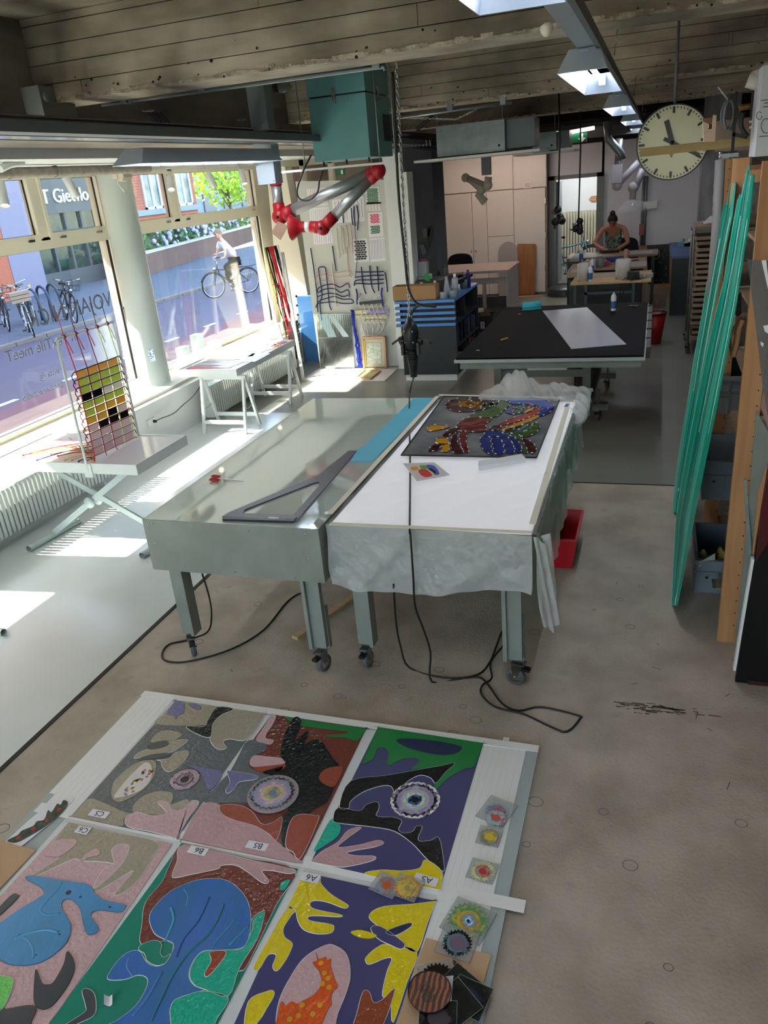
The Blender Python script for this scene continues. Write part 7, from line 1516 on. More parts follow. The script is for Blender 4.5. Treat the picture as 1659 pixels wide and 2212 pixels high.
# ---------------- blue drawer cabinet ----------------
cb = thing('drawer_cabinet', 'anthracite cabinet with bright blue drawer fronts and a blue top', 'cabinet', (-3.0, 11.1, 0))
blue = mat('bright_blue_laminate', '#4c86cf', .4); X0, X1, Y0, Y1 = -3.37, -2.53, 10.45, 12.0
MB().box(X0+.06, X1-.03, Y0+.08, Y1, .0, .1).build('plinth', M_white, cb); MB().box(X0+.06, X0+.09, Y0+.02, Y1, .1, 1.10).build('side_panel', M_dark, cb)
MB().box(X0+.09, X1-.02, Y0+.03, Y0+.05, .1, .80).build('front_panel', M_dark, cb); MB().box(X1-.02, X1, Y0+.02, Y0+.08, .1, 1.10).build('side_panel', M_dark, cb)
for k in range(5):
    z = 1.13-k*.078; MB().box(X0+.0-(.0), X1+.005, Y0-.01, Y0+.06 if k else Y1, z-.036, z).build('drawer_front' if k else 'top_board', blue, cb)
    if k: MB().box(X0+.07, X1-.02, Y0+.02, Y0+.04, z+.0, z+.042).build('recess', mat('recess_dark', '#15181a', .6), cb)
MB().box(X0+.07, X1-.02, Y1-.03, Y1, .1, 1.10).build('back_panel', M_dark, cb)
for z in (.12, .48, .80): MB().box(X0+.1, X1-.0, Y0+.1, Y1-.04, z-.02, z).build('shelf', M_dark, cb)
for y in (11.1, 11.98): MB().box(X1-.3, X1, y-.02, y, .1, 1.1).build('divider', M_dark, cb)
rn = random.Random(14)
for i in range(11):
    for zb, zz in ((.12, 0), (.48, 1)):
        c = ('#8c2f22', '#1c2238', '#33373a', '#2f4a8c', '#6a6f70', '#1a1a1c')[(i*2+zz) % 6]; h = rn.uniform(.16, .3)
        single('tool_case', MB().box(X1-.26, X1-.02-rn.uniform(0, .05), 10.6+i*.12, 10.69+i*.12, zb, zb+h), mat('case_'+c[1:], c, .5), '%s case on the %s side shelf of the blue cabinet, %s from the front' % ({'#8c2f22': 'red', '#1c2238': 'navy', '#33373a': 'dark grey', '#2f4a8c': 'blue', '#6a6f70': 'grey', '#1a1a1c': 'black'}[c], ('lower', 'upper')[zz], ORD[i]), 'tool case', 'cases in the cabinet side shelves')
ct_ = thing('cardboard_box', 'open low cardboard box on the near end of the blue cabinet', 'box', P(900, 640, y=10.5)); cm_ = mat('cardboard', '#a9825a', .8)
a, c = P(849, 640, y=10.47), P(941, 638, y=10.47); z0, z1 = 1.132, P(849, 620, y=10.47).z
for b in ((a.x, c.x, 10.47, 10.476), (a.x, c.x, 10.69, 10.696), (a.x, a.x+.006, 10.476, 10.69), (c.x-.006, c.x, 10.476, 10.69)): MB().box(*b, z0, z1).build('wall', cm_, ct_)
MB().box(a.x, c.x, 10.47, 10.696, z0-.0, z0+.005).build('bottom', cm_, ct_)
TZ = 1.131
def on_cab(px, y): q = P(px, 620, y=y); return Vector((q.x, y, TZ))
def bottle(p, r, h, col, cap, label, sh='round', rough=.3, alpha=1):
    t = thing('bottle', label, 'bottle', p); m = mat('bot_%s_%d' % (col[1:], int(alpha*10)), col, rough, alpha=alpha)
    if sh == 'cone': MB().lathe(p, [(0, 0), (r, 0), (r*.96, .01), (r*.22, h), (0, h)], 18).build('body', m, t); return
    MB().lathe(p, [(0, 0), (r, 0), (r, h*.72), (r*.8, h*.8), (r*.4, h*.86)], 16).build('body', m, t); MB().lathe(p+Vector((0, 0, h*.86)), [(r*.42, 0), (r*.42, h*.14), (0, h*.14)], 12).build('cap', mat('cap_'+cap[1:], cap, .4), t)
bottle(on_cab(911, 10.85), .045, .19, '#a9a888', '#e6e6e4', 'clear oil bottle with white cap behind the cardboard box')
bottle(on_cab(940, 10.85), .042, .2, '#9aa0a0', '#e6e6e4', 'clear round bottle with white cap beside the green card')
bottle(on_cab(965, 10.75), .06, .26, '#a8acae', '#a8acae', 'grey plastic cone bottle on the blue cabinet', 'cone')
bottle(on_cab(983, 10.85), .045, .28, '#b0b5b8', '#dfe0e0', 'tall frosted bottle with white cap on the blue cabinet')
bottle(on_cab(1012, 11.5), .035, .25, '#1f2f7c', '#26262a', 'dark blue bottle at the far right of the blue cabinet')
bottle(on_cab(964, 11.9), .035, .3, '#4c5a50', '#3a443c', 'grey green pointed bottle at the back of the blue cabinet')
bottle(on_cab(949, 11.9), .03, .24, '#181a20', '#5a1f1c', 'dark bottle with red tip at the back of the blue cabinet')
jar(on_cab(957, 10.55), .05, .07, '#9aa2a6', '#a7aeb1', .015, 'low clear tub at the front corner of the blue cabinet', 'tub', 'tub')
jar(on_cab(979, 10.6), .055, .1, '#8c9498', '#8c9498', .0, 'open clear tub beside the low tub on the blue cabinet', 'tub', 'tub')
jar(on_cab(931, 11.35)+Vector((0, 0, .17)), .028, .06, '#c9c9a9', '#c9c9a9', .01, 'small cream jar on the dark tool chest', 'small_jar', 'jar')
single('green_card', MB().poly([P(*q, y=10.9) for q in ((913, 600), (920, 589), (932, 598), (928, 608), (919, 606))], (0, .004, 0)), mat('green_card', '#2f8a48', .6), 'bright green card standing behind the cardboard box', 'card')
tc_ = MB().box(on_cab(898, 11.2).x, on_cab(955, 11.2).x, 11.2, 11.7, TZ, TZ+.16); single('tool_chest', tc_, mat('chest_dark', '#3a3e41', .5), 'dark grey tool chest at the back of the blue cabinet', 'chest')
jar(on_cab(916, 11.4)+Vector((0, 0, .162)), .09, .035, '#8c8f92', '#9a9da0', .005, 'flat silver tin on the dark tool chest', 'flat_tin', 'tin')
t = thing('white_jerrycan', 'white jerrycan with a red top on the dark tool chest', 'jerrycan', P(918, 560, y=11.5)); p = on_cab(917, 11.5)+Vector((0, 0, .162))
MB().box(p.x-.07, p.x+.07, 11.45, 11.56, p.z, p.z+.24).build('body', mat('can_pale', '#8f9498', .5), t); MB().box(p.x-.05, p.x+.07, 11.46, 11.55, p.z+.24, p.z+.28).build('top', mat('dark_red', '#6a2420', .5), t); MB().bar(p+Vector((.06, 0, .27)), p+Vector((.13, 0, .3)), .03, .02).build('spout', M_blk, t)
pc_ = thing('pen_cup', 'grey cup of brushes and pens at the far right of the blue cabinet', 'cup', on_cab(1002, 11.4)); p = on_cab(1002, 11.4)
MB().lathe(p, [(0, 0), (.05, 0), (.055, .13), (.05, .13), (.045, .01)], 14).build('cup', M_grey, pc_)
for i in range(8): MB().tube([p+Vector((random.uniform(-.03, .03), random.uniform(-.03, .03), .05)), p+Vector((random.uniform(-.07, .07), random.uniform(-.05, .05), random.uniform(.18, .24)))], .005, 5).build('pen', mat('pen_%d' % (i % 3), ('#1a1a1c', '#8a5a3a', '#2f4a8c')[i % 3], .5), pc_)
hm = MB()
for i in range(7): hm.obox(on_cab(985+i*3, 11.2+i*.05)+Vector((0, 0, .12)), (.06, .02, .01), (-.01, .03, 0), (0, .0, .03))
single('black_tool_heap', hm, M_blk, 'heap of black tools in the middle of the blue cabinet', 'tools')
single('blue_panel_piece', MB().poly([P(*q, y=11.8) for q in ((895, 555), (906, 545), (913, 617), (902, 622))], (0, .02, 0)), mat('navy_panel', '#1d3a66', .5), 'dark blue panel piece standing against the white pier', 'panel')
for i, q in enumerate((((912, 495), (921, 492), (924, 512), (915, 514)), ((922, 500), (930, 490), (935, 502), (928, 535), (923, 540)), ((906, 530), (915, 528), (922, 545), (914, 552)), ((925, 488), (931, 487), (928, 510), (924, 512)))):
    single('hanging_template', MB().poly([P(*k, y=12.58) for k in q], (0, .01, 0)), mat('template_%d' % (i % 2), ('#6a6f75', '#3c3a38')[i % 2], .6), ('grey paper template hanging highest on the dark partition', 'curved dark template on the dark partition', 'pale tilted template low on the dark partition', 'thin brown template on the dark partition')[i], 'template')
# ---------------- back of the workshop ----------------
cw = thing('wall_cupboards', 'wall of pale pinkish built-in cupboards at the back', 'cupboard', (-3.5, 18.2, 0)); cwm = mat('pale_pink_laminate', '#e2d9d3', .5)
MB().box(-4.8, -2.26, 18.22, 18.5, 0, 2.95).build('carcass', mat('cupboard_gap', '#8f7d72', .7), cw)
for x0, x1, z0, z1 in ((-4.8, -3.9, .05, 2.23), (-3.89, -3.57, .05, 2.23), (-3.56, -2.98, 1.3, 2.23), (-3.56, -2.98, .05, 1.29), (-2.97, -2.3, .05, 2.22), (-4.8, -3.57, 2.25, 2.93), (-3.56, -2.98, 2.25, 2.93), (-2.97, -2.27, 2.24, 2.93)):
    d = MB().box(x0, x1, 18.19, 18.22, z0, z1).build('door', cwm, cw)
    if z0 < .1 and x0 < -3.8: MB().box(x1-.05 if x0 < -4 else x0+.04, x1-.035 if x0 < -4 else x0+.055, 18.17, 18.19, .98, 1.03).build('handle', M_steel, d)
for z in (.5, 1.2, 1.9): MB().box(-2.305, -2.285, 18.18, 18.19, z, z+.12).build('hinge', M_steel, cw)
wp = P(1140, 400, y=18.18); t = thing('pinned_notice', 'white notice with pink printed lines on the cupboard wall', 'notice', wp); MB().box(wp.x-.09, wp.x+.09, 18.17, 18.19, wp.z-.06, wp.z+.06).build('sheet', M_paper, t)
for k in range(3): MB().box(wp.x-.06, wp.x+.06, 18.165, 18.17, wp.z-.03+k*.025, wp.z-.02+k*.025).build('printed_line', mat('pink_print', '#c9707a', .6), t)
wd = thing('white_desk', 'white desk with a pale wooden top in front of the cupboards', 'desk', (-3.2, 14.5, 0)); dm = mat('desk_white', '#b5adaa', .5)
x1 = P(1112, 560, y=15.0).x
MB().box(x1-1.7, x1, 14.3, 15.6, .98, 1.02).build('desk_top', mat('pinkish_wood', '#b79f96', .4), wd); MB().box(x1-.06, x1-.02, 14.35, 15.5, 0, .98).build('side_panel', dm, wd); MB().box(x1-1.0, x1-.06, 14.4, 14.44, .78, .88).build('front_rail', dm, wd); MB().box(x1-.5, x1-.45, 14.4, 14.5, 0, .78).build('leg', dm, wd); MB().box(x1-1.6, x1-1.2, 14.4, 15.5, 0, .98).build('cabinet_side', dm, wd)
MB().box(x1-1.1, x1-.08, 15.1, 15.14, .25, .45).build('rear_box', M_grey, wd)
def chair(p, label, s=1, ang=0):
    t = thing('office_chair', label, 'chair', p); c = mat('black_fabric', '#141418', .9); p = Vector(p)
    pts = smooth_closed([(-.24, .0), (-.25, .3), (-.18, .42), (0, .45), (.18, .42), (.25, .3), (.24, 0), (0, -.03)], 3); MB().poly([p+Vector((a, .0, .72+b)) for a, b in pts], (0, .07, 0)).build('backrest', c, t)
    MB().box(p.x-.24, p.x+.24, p.y-.45, p.y+.02, .46, .54).build('seat', c, t); MB().tube([p+Vector((0, -.2, .1)), p+Vector((0, -.2, .46))], .03, 10).build('gas_column', M_blk, t); MB().bar(p+Vector((0, .04, .48)), p+Vector((0, .05, .8)), .05, .02).build('back_bar', M_blk, t)
    for k in range(5): a = k*1.257; MB().bar(p+Vector((0, -.2, .1)), p+Vector((.28*math.cos(a), -.2+.28*math.sin(a), .06)), .04, .03).build('base_leg', M_blk, t); caster(None, p.x+.28*math.cos(a), p.y-.2+.28*math.sin(a), t, .025)
q = P(993, 560, y=16.1); chair((q.x, 16.1, 0), 'black office chair behind the white desk')
q = P(1350, 520, y=17.0); chair((q.x, 17.35, 0), 'dark office chair right behind the seated person')
pl = MB().poly([P(*k, y=18.1) for k in ((1117, 530), (1119, 527), (1155, 527), (1158, 530), (1155, 636), (1115, 637))], (0, .03, 0)); single('pine_board', pl, mat('pine_board', '#a9744a', .5, col2='#97633c', scale=4, stretch=(5, 1, .4)), 'rounded pine board leaning against the cupboards', 'board')
single('flat_plank', MB().box(P(1105, 640, y=17.9).x, P(1172, 636, y=17.9).x, 17.8, 17.98, 0, .02), M_pale, 'pale plank lying on the floor below the pine board', 'plank')
oc = P(1097, 548, y=18.05); ov = [Vector((oc.x+.22*math.cos(k*.314), 18.05, oc.z+.25*math.sin(k*.314))) for k in range(11)]+[Vector((oc.x-.22, 18.05, .0)), Vector((oc.x+.22, 18.05, .0))]; single('arched_board', MB().poly(ov, (0, .02, 0)), mat('grey_pink_board', '#a8a09f', .6), 'pale round topped board leaning against the cupboards behind the desk', 'board')
single('orange_offcut', MB().poly([P(*k, y=18.13) for k in ((943, 540), (953, 538), (965, 652), (955, 653))], (0, .02, 0)), mat('orange_wood', '#c07a44', .5), 'small orange panel at the left end of the cupboards', 'panel')
crate(-3.02, -2.68, 13.9, 14.3, 0, .3, 'dark grey folding crate with a fragile sticker on the floor by the blue cabinet', '#34383a')
ck = MB().sheet(lambda u, v: Vector((-2.95+u*.2, 14.0+v*.2, .28+.1*math.sin(u*3.1)*math.sin(v*3.1)*(1+.4*math.sin(u*13)))), 10, 10); single('brown_paper_wad', ck, mat('brown_paper', '#6a5442', .9), 'wad of brown paper sticking out of the dark crate', 'paper')
single('fragile_sticker', MB().box(-2.9, -2.83, 13.88, 13.887, .08, .2), mat('fragile_label', '#d6cfd0', .6), 'white sticker with a red glass symbol on the dark crate', 'sticker')
single('wine_glass_symbol', MB().poly([(-2.88, 13.878, .17), (-2.85, 13.878, .17), (-2.86, 13.878, .14), (-2.863, 13.878, .11), (-2.85, 13.878, .1), (-2.88, 13.878, .1), (-2.867, 13.878, .11), (-2.87, 13.878, .14)], (0, .002, 0)), M_red, 'red glass symbol printed on the crate sticker', 'symbol')
single('white_long_box', MB().box(-3.1, -2.55, 15.3, 15.6, .0, .28), mat('desk_white', '#b5adaa', .5), 'long white box on the floor under the white desk', 'box')
# extraction arm at the back
ea = thing('extraction_arm', 'small cream extraction arm hanging before the cupboards', 'extraction arm', P(1050, 380, y=14)); crm = mat('aged_cream', '#e0d6c0', .5)
a, c = P(1051, 345, y=14), P(1054, 378, y=14); MB().box(a.x-.08, a.x+.06, 13.95, 14.09, c.z, 3.38).build('square_duct', mat('duct_lilac', '#9a9aac', .5), ea)
J = [P(*q, y=14) for q in ((1055, 382), (1053, 400), (1005, 384), (1040, 410), (1033, 420), (1048, 437))]
MB().tube([J[0], J[1]], .06, 14).build('tube', crm, ea); MB().ball(J[1], .085, 14).build('joint', crm, ea); MB().tube([J[1]+Vector((-.05, 0, 0)), J[2]], .055, 14).build('tube', mat('pale_tube', '#bdb4b0', .4), ea); MB().ball(J[2], .07, 14).build('joint', crm, ea)
MB().tube([J[2]+Vector((0, 0, .03)), J[3]], .05, 14).build('tube', crm, ea); MB().ball(J[3], .08, 14).build('joint', crm, ea); MB().tube([J[3], J[4], J[5]], [.06, .06, .07], 14, cap=False).build('nozzle', crm, ea)
# workbench with clutter
wbn = thing('work_bench', 'grey workbench with a wooden top loaded with tools and paper rolls', 'workbench', (-.7, 14.3, 0))
MB().box(-1.26, -.04, 13.1, 14.3, .87, .90).build('bench_top', M_pale, wbn); MB().box(-1.42, -.15, 14.3, 15.6, .93, .96).build('bench_top', mat('bench_wood', '#8a7562', .5), wbn)
for x in (-1.22, -1.05, -.32, -.12): MB().box(x, x+.04, 13.2, 13.25, 0, .87).build('leg', mat('teal_grey', '#54686a', .5), wbn)
MB().box(-1.05, -.3, 13.2, 13.24, .7, .74).build('rail', mat('teal_grey', '#54686a', .5), wbn); MB().box(-1.35, -.2, 13.8, 15.5, .05, .85).build('cabinet', mat('bench_grey', '#4c504f', .6), wbn)
MB().box(-1.5, -1.3, 15.2, 16.6, 0, 1.0).build('side_cabinet', M_dark, wbn)
bz = .902
def roll_(px, y, r, h, label, z=bz):
    q = P(px, 600, y=y); p = Vector((q.x, y, z)); t = thing('paper_roll', label, 'paper roll', p); MB().lathe(p, [(.02, 0), (r, 0), (r, h), (.02, h), (.02, 0)], 20).build('roll', mat('tissue', '#c3bdb9', .8), t)
    MB().sheet(lambda u, v: p+Vector((-.02-r*.9+u*.1*math.sin(v*3), -r*.8+u*.03, .01+v*h*.97)), 5, 6).build('loose_end', mat('tissue', '#c3bdb9', .8), t)
roll_(1260, 13.3, .08, .28, 'white paper roll standing at the left front of the workbench'); roll_(1346, 13.4, .11, .3, 'large white paper roll standing in the middle of the workbench')
for px, y, l in ((1275, 13.25, 'blue and white spray can at the front of the workbench'), (1278, 14.2, 'white spray can behind the first one on the workbench'), (1255, 15.6, 'blue spray can at the back left of the workbench')):
    q = P(px, 600, y=y); spray(Vector((q.x, y, bz if y < 14.3 else .962)), l, 1.1)
q = P(1295, 600, y=14.5); t = thing('clear_tub', 'clear tub of small parts on the workbench', 'tub', (q.x, 14.5, .962)); MB().lathe((q.x, 14.5, .962), [(.07, 0), (.09, .17), (.085, .17), (.065, .01), (0, .01)], 16).build('tub_body', mat('tub_grey', '#6f7274', .3), t)
for i in range(14): MB().obox((q.x+random.uniform(-.04, .04), 14.5+random.uniform(-.04, .04), 1.03), (.02, 0, .01), (0, .008, 0), (0, 0, .03)).build('small_part', M_blk, t)
for nm, px, y, dims, c, l in (('red_tape_roll', 1310, 14.6, (.05, .04, .04), '#9a2026', 'red tape roll on the workbench'), ('blue_case', 1328, 15.2, (.13, .06, .03), '#2a3a8c', 'dark blue flat case on the workbench'), ('black_box', 1368, 13.25, (.09, .06, .06), '#15161a', 'black soldering box at the right front of the workbench'), ('cream_tray', 1392, 13.5, (.13, .12, .02), '#a09a8c', 'shallow cream tray at the right end of the workbench'), ('wood_sheet', 1300, 13.9, (.22, .2, .008), '#b3a294', 'pale wood sheet lying on the workbench'), ('cardboard_tray', 1245, 14.1, (.12, .3, .03), '#a38a72', 'cardboard tray at the left of the workbench'), ('white_box_set', 1378, 14.4, (.13, .1, .03), '#b5b0b0', 'white box of coloured parts at the right of the workbench')):
    q = P(px, 600, y=y); z = (bz if y < 14.3 else .962); b = MB().obox((q.x, y, z+dims[2]), (dims[0], 0, 0), (0, dims[1], 0), (0, 0, dims[2]))
    if dims[2] < .035 and dims[2] > .01:
        b.obox((q.x, y-dims[1], z+dims[2]*1.4), (dims[0], 0, 0), (0, .01, 0), (0, 0, dims[2]*1.4)); b.obox((q.x-dims[0], y, z+dims[2]*1.4), (.01, 0, 0), (0, dims[1], 0), (0, 0, dims[2]*1.4))
    single(nm, b, mat('it_'+c[1:], c, .5), l, nm.split('_')[-1])
q = P(1351, 600, y=14.6); single('pink_candle_roll', MB().lathe((q.x, 14.6, .962), [(0, 0), (.035, 0), (.035, .26), (0, .27)], 14), mat('salmon', '#b9897a', .6), 'upright salmon coloured cardboard tube on the workbench', 'tube')
for i in range(5):
    a = P(1355+i*8, 590, y=13.4+.1*i); single('bench_cable', MB().tube(smooth_open([Vector((a.x, 13.4+.1*i, .91)), Vector((a.x+.08, 13.25, .93)), Vector((a.x-.05, 13.15, .915)), Vector((a.x-.1, 13.08, .6+.1*i))], 4), .005, 5), M_cable, 'thin black cable over the front of the workbench, %s from the left' % ORD[i], 'cable', 'cables on the workbench')
for i in range(10):
    a = P(1290+i*10, 580, y=14.6+.07*i); single('hand_tool', MB().bar((a.x, 14.5+.07*i, .975), (a.x+.12*math.cos(i), 14.5+.07*i+.08*math.sin(i), .975), .012, .012), (M_blk, M_grey, M_red)[i % 3], '%s hand tool on the back part of the workbench, %s from the left' % (('black', 'grey', 'red')[i % 3], ORD[i]), 'tool', 'hand tools on the workbench')
# person's desk
pd = thing('person_desk', 'cluttered desk at which the person works', 'desk', (-.75, 16.2, 0)); MB().box(-1.6, .05, 15.8, 16.7, .96, .99).build('desk_top', mat('bench_wood', '#8a7562', .5), pd)
for x in (-1.55, -.02): MB().box(x-.04, x+.02, 15.85, 16.65, 0, .96).build('desk_side', mat('bench_grey', '#4c504f', .6), pd)
single('paper_sheets', MB().box(-.45, -.05, 15.9, 16.4, .992, 1.0), mat('sheet_grey', '#a5a3a3', .6), 'grey printed sheets on the right of the person desk', 'papers')
# wall lamp arms and lamp dome
la = thing('laboratory_exhaust', 'white jointed exhaust arm with a clear dome at the back wall', 'exhaust arm', P(1367, 440, y=16)); wl = mat('lab_white', '#a9a6ae', .4)
Q = [P(*q, y=16.2) for q in ((1333, 400), (1380, 350), (1388, 365), (1374, 403), (1368, 405), (1366, 432))]
MB().tube([Q[0], Q[1]], .06, 12).build('arm_tube', wl, la); MB().ball(Q[0], .1, 12).build('joint', wl, la); MB().tube([Q[2], Q[3]], .06, 12).build('arm_tube', wl, la); MB().ball(Q[4], .1, 12).build('joint', wl, la); MB().tube([Q[4], Q[5]], .06, 12).build('arm_tube', wl, la)
MB().lathe(Q[5], [(.06, .02), (.2, -.05), (.27, -.16), (.28, -.2)], 24).build('clear_dome', mat('dome_clear', '#b9bcc2', .08, alpha=.4, spec=.9), la)
MB().box(P(1333, 360, y=16.2).x-.09, P(1333, 360, y=16.2).x+.09, 16.1, 16.3, P(1333, 395, y=16.2).z, P(1333, 355, y=16.2).z).build('duct_end', wl, la); MB().tube([P(1338, 300, y=16.1), P(1334, 360, y=16.2)], .06, 12).build('drop_pipe', M_zinc, la)
pb = MB()
for px in (1391, 1397): a, c = P(px, 380, y=18.45), P(px, 545, y=18.45); pb.tube([a, Vector((a.x, 18.45, .9))], .03, 8)
single('wall_conduit', pb, mat('duct_grey', '#7c8388', .4, .4), 'pair of vertical grey conduits on the back wall', 'conduit')
a = P(1404, 442, y=18.44); single('wall_control_box', MB().box(a.x-.14, a.x+.14, 18.42, 18.47, a.z-.08, a.z+.07), M_white, 'small white control box on the back wall', 'control box')
a = P(1386, 495, y=18.4); single('wall_socket_red', MB().box(a.x-.05, a.x+.05, 18.36, 18.45, a.z-.12, a.z+.1), mat('grey_red_plug', '#8c4a48', .5), 'red and grey power socket at the foot of the conduits', 'socket')
single('black_chalk_board', MB().poly([P(*q, y=16.9) for q in ((1397, 530), (1446, 527), (1446, 612), (1400, 614))], (0, .03, 0)), M_blk, 'black board with pale chalk squiggles leaning behind the workbench', 'board')
sq_ = MB(); sq_.tube([P(1416+9*math.cos(q), 549+11*math.sin(q), y=16.88) for q in [k*.52 for k in range(12)]], .01, 5, closed=True); rn = random.Random(4)
for k in range(16):
    a = (rn.uniform(1403, 1440), rn.uniform(533, 606)); sq_.tube(smooth_open([P(a[0], a[1], y=16.88), P(a[0]+rn.uniform(-5, 5), a[1]+rn.uniform(0, 6), y=16.88), P(a[0]+rn.uniform(-7, 7), a[1]+rn.uniform(3, 12), y=16.88)], 3), .004, 4)
single('chalk_squiggles', sq_, mat('chalk', '#8a8a84', .9), 'chalk rings and squiggles drawn on the black board', 'drawing')
single('cork_board', MB().poly([P(*q, y=17.3) for q in ((1462, 530), (1490, 528), (1485, 612), (1458, 612))], (0, .03, 0)), mat('dark_cork', '#5a4636', .8), 'brown board leaning right of the black chalk board', 'board')
bt_ = thing('blue_bench', 'blue topped bench with small tools at the back right', 'bench', P(1485, 520, y=16)); MB().box(P(1478, 515, y=16.5).x-.25, P(1478, 515, y=16.5).x+.35, 15.0, 17.4, .98, 1.02).build('bench_top', mat('dull_blue', '#4a5f8c', .5), bt_)
q = P(1490, 520, y=16); MB().box(q.x-.3, q.x+.2, 15.0, 15.2, 0, .98).build('bench_body', M_dark, bt_)
for i, q in enumerate(((1478, 500), (1492, 497), (1500, 503))): a = P(*q, y=16.6); a.x = min(a.x, P(1478, 515, y=16.5).x+.25); single('bench_item', MB().box(a.x-.1, a.x+.1, 16.5, 16.7, 1.02, 1.08+.02*i).lathe((a.x, 16.6, 1.1), [(.03, 0), (.02, .05), (0, .06)], 8), (mat('turquoise_item', '#3f8a96', .5), mat('cream_plastic', '#d9d3c2', .5), M_white)[i], ('turquoise', 'cream', 'white')[i]+' small device on the blue bench', 'device')
# corridor radiator, arrow, bicycle
radiator_c = thing('radiator', 'tall cream column radiator seen through the open doorway', 'radiator', (-1.8, 20.8, .3)); wm2 = mat('cream_radiator', '#b9b39b', .4)
for i in range(22): MB().obox((-2.55+i*.07, 20.85, .95), (.024, 0, 0), (0, .06, 0), (0, 0, .6)).build('radiator_column', wm2, radiator_c)
a = P(1283, 429, y=20.9); ar2 = MB().poly([(a.x-.12, 20.97, a.z), (a.x-.06, 20.97, a.z+.06), (a.x+.14, 20.97, a.z+.06), (a.x+.14, 20.97, a.z-.06), (a.x-.06, 20.97, a.z-.06)], (0, -.01, 0)); single('arrow_sign', ar2, mat('arrow_brown', '#8a4a26', .5, col2='#c9a07a', scale=14, kind='wave'), 'brown striped arrow sign on the corridor wall', 'sign')
